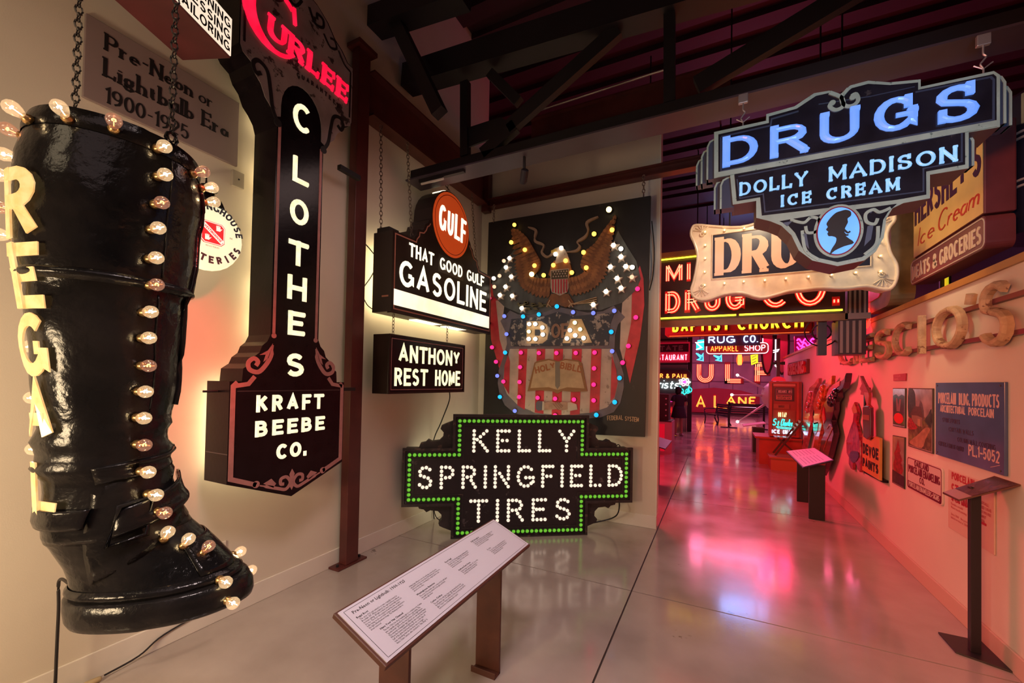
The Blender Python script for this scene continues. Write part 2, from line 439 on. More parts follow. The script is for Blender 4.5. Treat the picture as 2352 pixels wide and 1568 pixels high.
def dots_along(st, step):
    out = []
    for s in st:
        L = [0]
        for i in range(1, len(s)): L.append(L[-1]+math.hypot(s[i][0]-s[i-1][0], s[i][1]-s[i-1][1]))
        n = max(1, round(L[-1]/step))
        for k in range(n+1):
            d = L[-1]*k/n; i = 1
            while i < len(s)-1 and L[i] < d: i += 1
            f = (d-L[i-1])/max(1e-9, L[i]-L[i-1])
            q = (s[i-1][0]+(s[i][0]-s[i-1][0])*f, s[i-1][1]+(s[i][1]-s[i-1][1])*f)
            if all(math.hypot(q[0]-o[0], q[1]-o[1]) > step*.62 for o in out): out.append(q)
    return out
def text(parent, body, u, v, size, m, w=.002, name='lettering', align='LEFT', sx=1.0, rot=0.0, bold=0.0, shear=0.0, spacing=1.0, th=.0):
    c = bpy.data.curves.new(name, 'FONT'); c.body = body; c.size = size; c.align_x = align; c.resolution_u = 1
    c.offset = bold*size; c.shear = shear; c.space_line = spacing; c.extrude = th
    o = bpy.data.objects.new(name, c)
    dg = bpy.context.evaluated_depsgraph_get()
    COL.objects.link(o); dg.update()
    me = bpy.data.meshes.new_from_object(o.evaluated_get(dg)); COL.objects.unlink(o); bpy.data.objects.remove(o)
    me.transform(Matrix.Diagonal((sx, 1, 1, 1)))
    me.transform(Matrix.Rotation(rot, 4, 'Z')); me.transform(Matrix.Rotation(PI/2, 4, 'X')); me.transform(Matrix.Translation((u, -w, v)))
    me.materials.clear(); me.materials.append(m)
    o = bpy.data.objects.new(name, me); COL.objects.link(o); o.parent = parent
    return o
def scroll(mb, u, v, r, a0, turns, wid, w0, w1, sgn=1, shrink=.35, n=18, tail=None):
    """a painted spiral scroll"""
    pts = []; W = []
    for k in range(n+1):
        f = k/n; a = math.radians(a0)+sgn*turns*2*PI*f; rr = r*(1-(1-shrink)*f)
        pts.append((u+rr*math.cos(a), v+rr*math.sin(a))); W.append(wid*(1-.25*f))
    if tail: pts = list(tail)+pts; W = [wid*(.4+.6*i/len(tail)) for i in range(len(tail))]+W
    mb.ribbon(pts, W, w0, w1)
    mb.disc(pts[-1][0], pts[-1][1], wid*.8, w0, w1, 10)
def chain(name, a, b, label=None, link=.045, r=.0045, parent=None, m=None, group=None):
    """a hanging chain of interlocking oval links from a to b, one mesh"""
    A = Vector(a); B = Vector(b); d = B-A; n = max(2, int(d.length/(link*.78))); q = d.to_track_quat('Z', 'Y').to_matrix()
    mb = MB()
    for i in range(n):
        c = A+d*((i+.5)/n); pts = []
        for k in range(8):
            t = 2*PI*k/8; p = Vector((math.cos(t)*link*.30, 0, math.sin(t)*link*.5))
            if i % 2: p = Vector((0, p.x, p.z))
            pts.append(c+q @ p)
        mb.tube(pts, r, 4, closed=True)
    o = obj(name, mb, m or mat('chain_steel', (.30,.24,.20), .45, .8), parent, fix=False)
    if label: tag(o, label, 'chain', group)
    return o

FR = {'LW': (-3.1, 1.3, 0, 90), 'CL': (-2.76, 1.99, 0.8, 90), 'TA': (-2.45, 1.15, 3.3, 112), 'GF': (-2.72, 3.85, 2.3, 90), 'AN': (-2.75, 3.65, 1.56, 90), 'BO': (-1.8, 4.95, 1.05, 0), 'EW': (-1.8, 5.14, 0, 0), 'KL': (-1.93, 4.15, 0, 34), 'RW': (1.62, 5, 0, -90), 'DR': (0.69, 3.28, 2.4, 0), 'D2': (0.54, 4.6, 2.6, 0), 'HS': (1.58, 4.4, 2.7, -90), 'MI': (0.35, 7, 2.6, 0), 'BA': (0.3, 9, 2.7, 0), 'RG': (0.2, 12, 3, 0), 'AP': (0.4, 13, 3, 0), 'ST': (-1, 16.4, 2.4, 0), 'FW': (0, 27.36, 0, 0), 'AL': (0, 26, 0, 0), 'CB': (1.2, 10.6, 1.0, 0), 'BX': (-2.0, 0.9, 0.7, 90), 'TR': (0, 3.44, 0, 0), 'T2': (0, 3.0, 0, 0), 'FL': (-1.0, 16.25, 1.35, 0), 'NA': (0, 22, 0, 0), 'NC': (0, 20, 0, 0), 'PN': (2.35, 13.0, 2.3, 0)}
def _hm(h):
    return lambda pts: [((h[0]*x+h[1]*y+h[2])/(h[6]*x+h[7]*y+1), (h[3]*x+h[4]*y+h[5])/(h[6]*x+h[7]*y+1)) for x, y in pts]
# measured drawing coordinates of three flat faces -> metres on that face
PXL = _hm([0.0171547594,0.000295176094,-22.2892203,0.00126158889,-0.0161721543,14.4888872,0.00146165872,7.92826334e-05])
PXD = _hm([0.00861528937,4.63238556e-05,-16.65215,-0.000816745915,-0.0108057396,8.47001011,0.00146165872,7.92826334e-05])
PXR = _hm([-0.00252801155,-5.2541896e-06,5.33288749,-0.00104590611,0.0010802832,0.769334873,-0.00060291589,-6.32927723e-06])


# ------------------------------------------------------------------ the room
concrete = mat('polished_concrete', (.33,.27,.245), .17, col2=(.47,.40,.365), scale=1.6, detail=9, rvar=.06, bump=.03, bscale=60, spec=.9,
               spots=(.17,.13,.115), spot_scale=2.2, spot_edge=.66, coat=.25)
joint_dark = mat('joint_filler', (.06,.045,.04), .7)
wall_paint = mat('wall_paint_cream', (.66,.585,.50), .85, var=.05, scale=1.3, bump=.05, bscale=180, detail=6)
wall_pink = wall_paint
trim_paint = mat('trim_paint', (.74,.68,.62), .5, var=.04, scale=4)
deck_m = mat('roof_deck_purple', (.03,.012,.018), .6, var=.15, scale=2)
steel_red = mat('oxide_red_steel', (.085,.018,.016), .42, var=.22, scale=5, bump=.05, bscale=30)
steel_dark = mat('dark_truss_steel', (.007,.005,.008), .55, var=.15, scale=4)
steel_purple = mat('grey_purple_steel', (.06,.045,.065), .45, var=.15, scale=4)
floor_root = struct('floor', MB().box(-6.5, 5.5, -3, 27.6, -.2, -.012), joint_dark)
XJ = [-6.5, -3.6, -.62, 1.66, 5.5]; YJ = [-3, .45, 3.52, 6.6, 9.55, 12.6, 15.7, 18.8, 21.9, 27.6]
for i in range(len(XJ)-1):
    for j in range(len(YJ)-1):
        if XJ[i+1] < -3 and YJ[j+1] < 5.2: continue
        g = .006
        mb = MB().box(XJ[i]+g, XJ[i+1]-g, YJ[j]+g, YJ[j+1]-g, -.012, 0.0)
        obj('slab', mb, concrete, floor_root)
struct('wall_left', MB().box(-3.25, -3.10, -3, 5.28, 0, 6.5), wall_paint)
struct('wall_end', MB().box(-3.10, -.645, 5.14, 5.28, 0, 5.0), wall_paint)
struct('trim_1', MB().box(-.645, -.632, 5.135, 5.285, .15, 5.0), trim_paint)
struct('wall_right', MB().box(1.62, 1.76, -3, 13.6, 0, 2.47), wall_pink)
capm = mat('painted_wall_cap', (.42,.20,.05), .45, var=.2, scale=3)
struct('trim_2', MB().box(1.60, 1.78, -3, 13.62, 2.47, 2.52), capm)
struct('baseboard_left', MB().box(-3.10, -3.086, -3, 5.14, 0, .15), trim_paint, bevel=.004)
struct('baseboard_end', MB().box(-3.086, -.632, 5.126, 5.14, 0, .15), trim_paint, bevel=.004)
struct('baseboard_right', MB().box(1.604, 1.62, -3, 13.6, 0, .13), mat('baseboard_peach', (.60,.42,.34), .5), bevel=.004)
struct('wall_back', MB().box(-3.25, 5.5, -3.15, -3, 0, 6.5), wall_paint)
struct('wall_far', MB().box(-6.5, 5.5, 27.4, 27.6, 0, 6.5), mat('far_wall_lilac', (.42,.34,.42), .8, var=.1, scale=2))
struct('wall_outer_right', MB().box(5.5, 5.7, -3.15, 27.6, 0, 6.5), mat('outer_wall_dark', (.05,.035,.06), .8))
struct('wall_outer_left', MB().box(-6.7, -6.5, 5.28, 27.6, 0, 6.5), mat('outer_wall_left', (.35,.20,.24), .8))
struct('wall_behind', MB().box(-6.5, -3.25, 5.14, 5.28, 0, 6.5), wall_paint)
# corrugated roof deck: each pan is a rib of its own
ceil = struct('ceiling', MB().box(-6.7, 5.7, -3.15, 27.6, 6.5, 6.6), deck_m)
for k in range(34):
    y = -2.8+k*.42
    obj('deck_rib', MB().box(-6.5, 5.5, y, y+.22, 6.42, 6.5), deck_m, ceil)
obj('deck_rib', MB().box(-6.5, 5.5, 12, 27, 6.44, 6.5), deck_m, ceil)
# far wall panels joints and partition
pm = mat('partition_pink', (.55,.36,.40), .7, var=.08, scale=2)
struct('wall_partition', MB().box(-6.5, -1.02, 16.42, 16.6, 0, 5.2), pm)

def ibeam(name, label, x0, x1, y0, y1, z0, z1, m, axis='y', fl=.018):
    """rolled steel section with two flanges and a web"""
    t = thing(name, label, 'beam', ((x0+x1)/2, (y0+y1)/2, z0))
    ox, oy, oz = t.location
    def bx(a, b, c, d, e, f): return MB().box(a-ox, b-ox, c-oy, d-oy, e-oz, f-oz)
    obj('bottom_flange', bx(x0, x1, y0, y1, z0, z0+fl), m, t)
    obj('top_flange', bx(x0, x1, y0, y1, z1-fl, z1), m, t)
    if axis == 'y': cx = (x0+x1)/2; obj('web', bx(cx-.008, cx+.008, y0, y1, z0+fl, z1-fl), m, t)
    else: cy_ = (y0+y1)/2; obj('web', bx(x0, x1, cy_-.008, cy_+.008, z0+fl, z1-fl), m, t)
    return t
# steel column in front of the left wall
c = thing('steel_column', 'tall dark red steel column bolted to the floor against the left wall', 'column', (-3.02, 2.77, 0))
obj('shaft', MB().box(-.045, .045, -.07, .07, .018, 4.75), steel_red, c, bevel=.004)
obj('base_plate', MB().box(-.07, .06, -.165, .165, 0, .018), steel_red, c, bevel=.003)
for yy in (-.125, .125):
    obj('bolt', MB().lathe([(.012,0),(.012,.02),(.006,.024)], 6, Matrix.Translation((0.0, yy, .018)) @ Matrix.Rotation(-PI/2, 4, 'X')), steel_dark, c)
obj('cap_plate', MB().box(-.07, .09, -.11, .11, 4.75, 4.79), steel_red, c)
ibeam('steel_beam', 'dark red steel beam running above the yellow lit signs along the left wall', -3.09, -2.93, 2.85, 5.0, 4.19, 4.62, steel_red, 'y')
ibeam('steel_beam', 'thin dark red beam over the eagle sign board along the end wall', -2.95, .3, 4.99, 5.11, 4.14, 4.26, steel_red, 'x')
ibeam('steel_beam', 'upper dark red beam high on top of the end wall', -2.3, .1, 5.0, 5.13, 4.93, 5.24, steel_red, 'x')
t = thing('corner_post', 'short dark red steel post where two beams meet in the wall corner', 'column', (-2.98, 5.06, 4.1))
obj('shaft', MB().box(-.055, .055, -.05, .05, 0, .75), steel_red, t)
o = obj('conduit', MB().tube([(-2.2, 4.98, 5.29), (-.75, 4.98, 5.33), (-.6, 4.98, 5.33)], .012, 6), mat('bright_conduit', (.55,.5,.48), .3, .8))
tag(o, 'thin metal conduit along the top of the upper red beam', 'pipe')
# roof truss
tr = thing('roof_truss', 'dark steel roof truss with grey purple lower chord crossing above the hall', 'truss', (0, 3.44, 3.7))
def bar(p, q, wd, dp=.09, m=steel_dark, y=0.0, name='web_member'):
    return obj(name, MB().ribbon([(p[0], p[1]-3.7), (q[0], q[1]-3.7)], wd, -dp/2-y, dp/2-y), m, tr)
obj('lower_chord', MB().box(-2.95, 3.6, -.035, .08, .09, .22), steel_dark, tr)
obj('chord_angle', MB().box(-2.95, 3.6, -.11, -.035, .075, .09), steel_purple, tr)
obj('chord_angle', MB().box(-2.95, 3.6, -.035, .14, .075, .09), steel_purple, tr)
TP = [(-3.234,4.841),(-0.302,4.630),(-3.241,5.053),(-0.304,4.823)]
k1 = (TP[1][1]-TP[0][1])/(TP[1][0]-TP[0][0])
def zt(x, off=0): return TP[0][1]+k1*(x-TP[0][0])+off
bar((-3.05, zt(-3.05,.12)), (3.6, zt(3.6,.12)), .24, .2, mat('chord_dark', (.010,.007,.011), .5, var=.2, scale=3), name='upper_chord')
for a, b, wd in [([(-2.282,3.935),(-2.301,4.690)], 0, .085), ([(-0.365,3.924),(-0.374,4.693)], 0, .085), ([(-1.802,4.092),(-0.779,4.665)], 0, .13),
                 ([(-0.170,3.998),(0.833,4.368)], 0, .14), ([(-2.010,4.686),(-1.697,4.317)], 0, .09), ([(-2.075,3.909),(-1.724,4.097)], 0, .12)]:
    p, q = a; bar((p[0], p[1]), (q[0], q[1]), wd, .07)
obj('gusset_plate', MB().prism([(u, v-3.7) for u, v in [(-2.341,4.014),(-1.746,4.061),(-1.803,4.160),(-1.889,4.225),(-2.346,4.215)]], -.01, .01), steel_dark, tr)
t2 = thing('roof_truss', 'nearer dark steel roof truss member crossing the top left of the hall', 'truss', (0, 3.0, 4.6))
A = [(-4.148,5.361),(-2.023,5.129)]
obj('upper_chord', MB().ribbon([(p[0], p[1]-4.6) for p in A], .2, -.1, .1), MATS['chord_dark'], t2)
B = [(-2.880,5.265),(-2.277,4.112)]
obj('web_member', MB().ribbon([(p[0], p[1]-4.6) for p in B], .12, -.05, .05), steel_dark, t2)
# small spotlight and clamp under the truss
t = thing('track_spotlight', 'small black spotlight clamped under the truss right of the round orange sign', 'lamp', (-1.62, 3.42, 3.60))
obj('lamp_head', MB().lathe([(.03,-.07),(.035,-.05),(.035,.05),(.028,.055)], 12, Matrix.Rotation(.6, 4, 'Y') @ Matrix.Rotation(-.9, 4, 'X')), steel_dark, t)
obj('bracket', MB().box(-.01, .01, -.01, .01, .03, .18), steel_dark, t)
t = thing('tube_light', 'short fluorescent strip clipped under the left end of the truss', 'lamp', (-2.6, 3.38, 3.735))
obj('fitting', MB().box(-.2, .35, -.02, .02, .01, .04), steel_dark, t)
obj('tube', MB().tube([(-.18,0,-.003),(.1,0,-.003)], .012, 8), mat('unlit_tube', (.6,.55,.5), .3), t)

# ------------------------------------------------------------------ left wall: era panel and outlet box
mauve = mat('mauve_border_paint', (.40,.17,.165), .55, var=.12, scale=20)
blk = mat('black_enamel', (.008,.005,.007), .24, var=.3, scale=9, bump=.05, bscale=35, spec=.18)
blk_rust = mat('black_rusty_metal', (.03,.022,.024), .5, var=.4, scale=9, spots=(.10,.06,.05), spot_scale=16, spot_edge=.60, bump=.2, bscale=30)
warm_glass = glow('lit_warm_glass', (1.0,.84,.48), 1.08, col2=(1.0,.90,.66), scale=30)
warm_back = glow('lit_back_glass', (1.0,.80,.42), 18)
t = fthing('LW', 'wall_panel', 'large grey mauve panel reading Pre-Neon or Lightbulb Era on the left wall', 'sign')
ey0, ey1 = -.372, .43
obj('panel', MB().sbox(ey0, ey1, 3.192, 3.650, 0, .02), mat('panel_grey', (.27,.20,.205), .55, var=.05, scale=3), t, bevel=.003)
ink = mat('black_print', (.012,.010,.012), .5)
E1 = [(-0.300,3.496),(0.138,3.517),(-0.298,3.345),(0.176,3.512),(0.248,3.531),(-0.295,3.345),(0.358,3.391),(-0.291,3.203),(0.089,3.266)]
def serif_line(par, s, p0, p1, h, t_, m, w=.021, thin=.48, name='lettering'):
    return letters(par, s, p0, p1, h, t_, m, w, w+.002, separate=False, name=name, thin=t_*thin, serif=.72, gap=.12)
serif_line(t, 'Pre-Neon', (-.295, 3.504), (.138, 3.504), .098, .0165, ink)
serif_line(t, 'or', (.172, 3.504), (.258, 3.504), .096, .0100, ink)
serif_line(t, 'Lightbulb Era', (-.297, 3.355), (.362, 3.355), .108, .0185, ink)
serif_line(t, '1900-1925', (-.288, 3.215), (.125, 3.215), .092, .0125, ink)
t = fthing('LW', 'wall_box', 'small beige junction box on the left wall below the era panel', 'outlet')
obj('cover', MB().sbox(.396, .475, 3.044, 3.157, 0, .03), mat('beige_box', (.40,.35,.29), .5), t, bevel=.004)
obj('screw', MB().disc(.436, 3.10, .006, .03, .033, 8), steel_dark, t)
t = fthing('LW', 'wall_box', 'small cream outlet plate low on the left wall behind the boot toe', 'outlet')
obj('cover', MB().sbox(.36, .44, .42, .54, 0, .008), trim_paint, t, bevel=.003)
obj('socket', MB().sbox(.385, .415, .45, .475, .008, .010).sbox(.385, .415, .485, .51, .008, .010), joint_dark, t)

# hanging light box with cleaning / pressing / tailoring
t = fthing('TA', 'hanging_light_box', 'lit white box sign reading cleaning pressing and tailoring at the top edge', 'sign')
boxr = mat('maroon_box', (.12,.025,.03), .45, var=.15, scale=6)
obj('housing', MB().sbox(-.62, .24, .235, .47, -.30, -.002), boxr, t, bevel=.006)
obj('face_glass', MB().sbox(-.60, .234, .245, .46, -.002, .004), glow('lit_cream_face', (1.0,.82,.62), .95), t)
cond = dict(thin=.012, gap=.28)
letters(t, 'TAILORING', (-.14, .256), (.222, .256), .052, .0085, ink, .004, .006, separate=False, gap=.32)
letters(t, 'PRESSING', (-.125, .323), (.222, .323), .052, .0085, ink, .004, .006, separate=False, gap=.32)
letters(t, 'CLEANING', (-.125, .390), (.222, .390), .052, .0085, ink, .004, .006, separate=False, gap=.32)

# ------------------------------------------------------------------ milk glass globe
t = thing('globe_lamp', 'round lit milk glass advertising globe with red badge behind the boot', 'lamp', (-2.78, 1.41, 2.56))
t.rotation_euler = (0, 0, PI/2)
R_ = .215
mg = glow('milk_glass', (1.0,.86,.50), 1.02, col2=(1.0,.90,.60), scale=4)
obj('globe', MB().lathe([(0.02,-.12),(.10,-.118),(.17,-.10),(.205,-.075),(R_,-.05),(.205,-.02),(.17,.012),(.10,.034),(.02,.04)], 28), mg, t, smooth=True)
obj('cap', MB().lathe([(.10,.0),(.085,.04),(.05,.06),(.045,.09),(.06,.10),(.03,.13)], 16, Matrix.Translation((0, .05, R_-.035)) @ Matrix.Rotation(-PI/2, 4, 'X')), blk, t, smooth=True)
obj('hanger', MB().tube([(0,.05,R_+.09),(0,.05,R_+.2),(0,.32,R_+.2)], .008, 6), blk, t)
def ring_text(par, s, r, a0, a1, h, tt, m, w, inward=True):
    n = len(s); mb = MB()
    for i, ch in enumerate(s):
        a = math.radians(a0+(a1-a0)*i/(n-1))
        g = letter_mb(ch, h, tt, .9, w, w+.002); wd = (G[ch][0]*(h-tt)*.9+tt)/2
        if inward: ca, sa = math.cos(a-PI/2), math.sin(a-PI/2); ox, oy = r*math.cos(a), r*math.sin(a)
        else: ca, sa = math.cos(a+PI/2), math.sin(a+PI/2); ox, oy = (r+h)*math.cos(a), (r+h)*math.sin(a)
        vs = [(ox+(x-wd)*ca-z*sa, y, oy+(x-wd)*sa+z*ca) for (x, y, z) in g.v]
        mb.add(vs, g.f)
    return obj('lettering', mb, m, par)
slate = mat('slate_print', (.05,.07,.10), .5)
ring_text(t, 'WESTINGHOUSE', .138, 168, 12, .044, .010, slate, .030)
ring_text(t, 'BATTERIES', .138, 204, 336, .044, .011, slate, .030, inward=False)
redp = glow('lit_red_print', (.80,.03,.03), .8)
oct_ = [(-.062,-.045),(-.045,-.062),(.045,-.062),(.062,-.045),(.062,.045),(.045,.062),(-.045,.062),(-.062,.045)]
obj('badge', MB().prism([(x*1.08, y*1.08) for x, y in oct_], .038, .0405), redp, t)
wt = glow('lit_white_print', (1,.92,.78), .9)
bm_ = MB(); bm_.ribbon([(x*1.0, y*1.0) for x, y in oct_], .004, .0405, .042, closed=True); bm_.ribbon([(-.055,.045),(.055,-.045)], .026, .0405, .0415)
obj('badge_band', bm_, wt, t)
hand = MB()
for (cx_, cz_, s_) in ((.03,.035,1),(-.03,-.033,1)):
    hand.prism([(cx_-.012, cz_-.014),(cx_+.010, cz_-.014),(cx_+.012, cz_+.004),(cx_+.004, cz_+.006),(cx_-.012, cz_+.004)], .0405, .042)
    for k in range(4): hand.ribbon([(cx_-.010+k*.0055, cz_+.002),(cx_-.011+k*.0065, cz_+.020-abs(k-1.5)*.002)], .004, .0405, .042)
    hand.ribbon([(cx_+.010, cz_-.008),(cx_+.02, cz_+.004)], .004, .0405, .042)
obj('badge_hands', hand, wt, t)
letters(t, 'WESTINGHOUSE', (-.050, .032), (.042, -.043), .014, .003, redp, .0416, .0425, separate=False)
text(t, 'TRADE', -.115, .0, .016, slate, .034); text(t, 'MARK', .075, -.004, .016, slate, .034)
text(t, 'REGISTERED', -.035, -.085, .014, slate, .036)

# ------------------------------------------------------------------ tall clothes sign with round head
t = fthing('CL', 'clothes_sign', 'towering black vertical clothes sign with glowing cream letters beside the column', 'sign')
half = [(0,.038),(.447,.215),(.447,.866),(.372,.866),(.366,.95),(.318,.985),(.30,1.03),(.262,1.062),(.245,1.11),(.212,1.14),(.19,1.19),(.188,2.64),(.205,2.70),(.24,2.75),
        (.28,2.79),(.31,2.86),(.35,2.90),(.375,2.96),(.43,2.99),(.455,3.03),(.455,3.49),(.40,3.50),(.34,3.56),(.27,3.60),(.20,3.68),(.10,3.74),(0,3.76)]
outl = [(-u, v) for u, v in reversed(half[1:-1])]
outl = [half[0]]+half[1:]+outl
obj('cabinet', MB().prism(outl, -.25, -.004), blk, t)
headm = mat('grey_mottled_head', (.26,.22,.23), .6, var=.25, scale=5, spots=(.03,.022,.026), spot_scale=7, spot_edge=.57)
face = obj('face_panel', MB().prism(outl, -.004, 0.0), blk, t)
# grey upper panel, kept clear of a black arch around the first letter
hp = [(.205,2.70),(.24,2.75),(.28,2.79),(.31,2.86),(.35,2.90),(.375,2.96),(.43,2.99),(.448,3.03),(.448,3.485),(.39,3.49),(.33,3.55),(.26,3.59),(.19,3.67),(.10,3.73),(0,3.75)]
arch = arc(0, 2.80, .165, .225, 0, 180, 12)
hp_full = [(.19,2.70)]+hp+[(-u, v) for u, v in reversed(hp[:-1])]+[(-.19,2.70)]
poly = [(.165,2.72)]+hp_full[1:-1]+[(-.165,2.72)]+[(p[0], p[1]) for p in reversed(arch)]
obj('head_panel', MB().prism(poly, 0.0, .004), headm, t)
cab = t
# border lines in mauve
bl = MB()
inn = lambda d: [(-.447+d,.866-d)]
bl.ribbon([(-.40,.86),(-.425,.835),(-.425,.245),(-.26,.175)], .030, 0, .003); bl.disc(-.26,.178,.024,0,.003,12)
obj('border_line', bl, mauve, t); bl = MB(); bl.ribbon([(.40,.86),(.425,.835),(.425,.245),(.26,.175)], .030, 0, .003); bl.disc(.26,.178,.024,0,.003,12)
bl.ribbon([(.425,.835),(.33,.850),(.29,.90)], .028, 0, .003)
obj('border_line', bl, mauve, t)
bl = MB(); bl.ribbon([(-.425,.835),(-.33,.850),(-.29,.90)], .028, 0, .0031); obj('border_line', bl, mauve, t)
for s_ in (-1, 1):
    b2 = MB(); b2.ribbon([(s_*.168,1.20),(s_*.168,2.66)], .020, 0, .003); b2.disc(s_*.166,1.185,.018,0,.003,12)
    obj('border_line', b2, mauve, t)
for s_ in (-1, 1):
    sc_ = MB()
    # acanthus scroll on the shoulders
    sc_.ribbon(smooth([(s_*.172,1.12),(s_*.185,1.04),(s_*.225,.97),(s_*.27,.93),(s_*.325,.945),(s_*.335,.99),(s_*.30,1.02),(s_*.272,1.0),(s_*.285,.972)], 4),
               [.012]*3+[.03]*14+[.028]*20, 0, .003)
    sc_.prism([(s_*.172,1.13),(s_*.20,1.03),(s_*.235,1.00),(s_*.22,1.05),(s_*.262,1.045),(s_*.205,1.08)], 0, .003)
    obj('scroll', sc_, mauve, t)
sc_ = MB()
for s_ in (-1, 1):
    sc_.ribbon(smooth([(s_*.235,.165),(s_*.17,.142),(s_*.10,.115),(s_*.045,.10),(s_*.012,.14),(s_*.04,.185),(s_*.082,.18),(s_*.085,.145),(s_*.06,.14)], 4), [.010]*3+[.022]*30, 0, .003)
    sc_.prism([(s_*.21,.172),(s_*.14,.130),(s_*.12,.155),(s_*.155,.195)], 0, .003)
sc_.prism([(-.018,.12),(0,.085),(.018,.12),(.008,.15),(.02,.20),(0,.235),(-.02,.20),(-.008,.15)], 0, .0035)
sc_.disc(0, .152, .012, 0, .005, 8)
obj('scroll', sc_, mauve, t)
hs = MB()
for s_ in (-1, 1):
    hs.ribbon(smooth([(s_*.185,2.67),(s_*.225,2.74),(s_*.245,2.86),(s_*.27,2.97),(s_*.33,3.00),(s_*.365,2.96),(s_*.345,2.91),(s_*.31,2.93)], 5), .026, .004, .007)
    hs.disc(s_*.186, 2.665, .028, .004, .008, 10)
    hs.ribbon([(s_*.425,3.06),(s_*.425,3.44)], .014, .004, .007)
    hs.ribbon(smooth([(s_*.425,3.44),(s_*.36,3.46),(s_*.30,3.53)], 4), .014, .004, .007)
    hs.ribbon(smooth([(s_*.03,3.66),(s_*.08,3.58),(s_*.15,3.60),(s_*.15,3.66),(s_*.10,3.665),(s_*.10,3.625)], 4), .020, .004, .007)
    hs.ribbon(smooth([(s_*.16,3.56),(s_*.22,3.50),(s_*.28,3.53),(s_*.26,3.58),(s_*.22,3.57)], 4), .016, .004, .007)
obj('head_scroll', hs, ink, t)
# raised red glass lettering on the head
rg = glow('lit_red_glass', (1.0,.006,.045), .95, col2=(1.0,.015,.07), scale=12)
CU = [(-0.313,3.129),(0.369,3.200)]
letters(t, 'URLEE', (-.285, 3.208), (.395, 3.150), .158, .034, rg, .004, .022, gap=.22, thin=.016, serif=.75, prof='flat')
bigC = arc(-.225, 3.350, .185, .215, 50, 318, 22)
bigC = [(p[0], p[1]) for p in bigC]
Wc = [.022+.060*max(0, math.cos(math.radians((50+(318-50)*i/22)-180)))**1.1 for i in range(23)]
mbC = MB(); mbC.ribbon(bigC, Wc, .004, .022); mbC.ribbon([(bigC[0][0]+.01, bigC[0][1]+.03), (bigC[0][0]+.022, bigC[0][1]-.085)], .022, .004, .022)
obj('letter', mbC, rg, t)
gl = 'GUARANTEED'; gmb = MB()
for i, ch in enumerate(gl):
    x = -.005+i*.0395; y = 3.098-.0011*(i-4)**2
    g_ = letter_mb(ch, .034, .0075, .85, .004, .006)
    gmb.add([(a+x-.05, b, c_+y) for (a, b, c_) in g_.v], g_.f)
obj('lettering', gmb, ink, t)
# raised cream glass letters down the stem
vy = [(0.068,2.752),(0.059,2.339),(0.062,2.032),(0.067,1.727),(0.064,1.478),(0.065,1.219),(0.064,0.901)]
CY = [(691,303,667,228), (690,424,665,320), (683,515,660,420), (684,612,663,512), (675,690,661,610), (673,770,657,700), (672,866,650,798)]
rows_v = [2.660, 2.412, 2.190, 1.965, 1.745, 1.520, 1.293]
hts = [.185,.165,.165,.165,.165,.165,.165]
for ch, cyv, hh in zip('CLOTHES', [(-0.010,2.699),(0.002,2.314),(-0.006,2.012),(0.004,1.710),(-0.013,1.458),(-0.015,1.200),(-0.016,0.900)], [.205,.185,.185,.18,.175,.175,.170]):
    wd = {'C': .145, 'L': .125, 'O': .15, 'T': .155, 'H': .155, 'E': .13, 'S': .145}[ch]
    v0 = cyv[1]+.004
    letters(t, ch, (-wd/2, v0), (wd/2, v0), hh, .036, warm_glass, 0, .016, prof='ridge')
    letters(t, ch, (-wd/2, v0), (wd/2, v0), hh, .036, warm_back, -.262, -.25)
KB = [(-0.275,0.674),(0.250,0.646),(-0.278,0.506),(0.263,0.482),(-0.124,0.332),(0.083,0.306),(-0.272,0.773),(-0.272,0.598),(-0.108,0.427)]
for s, a, b, hh, g_ in [('KRAFT', KB[0], KB[1], .115, .55), ('BEEBE', KB[2], KB[3], .108, .55), ('CO.', KB[4], (KB[5][0]+.03, KB[5][1]), .108, .35)]:
    letters(t, s, (a[0], (a[1]+b[1])/2), (b[0], (a[1]+b[1])/2), hh, .026, warm_glass, 0, .012, gap=g_, prof='ridge')
    letters(t, s, (a[0], (a[1]+b[1])/2), (b[0], (a[1]+b[1])/2), hh, .034, warm_back, -.262, -.25, gap=g_, separate=False, name='back_lettering')
obj('wall_glow_panel', MB().sbox(-.40, .40, .26, .84, -.256, -.251), glow('back_panel_light', (1.0,.86,.50), 3.6), t)  # glowing panel added at the back to spread light on the wall
obj('seam', MB().sbox(-.40, .40, .80, .806, 0, .002), mat('seam_line', (.05,.035,.04), .4), t)
obj('mounting_rod', MB().tube([(-.53,.13,.80),(.60,.13,.80)], .008, 6), steel_dark, t)
for v_ in (.40,): obj('side_seam', MB().box(-.4475, -.447, -.0, .24, v_, v_+.006), mat('seam_line'), t)
obj('wall_bracket', MB().sbox(.44, .66, 2.66, 2.70, -.14, -.10), steel_dark, t)
obj('wall_bracket', MB().sbox(.44, .66, .79, .82, -.14, -.10), steel_dark, t)

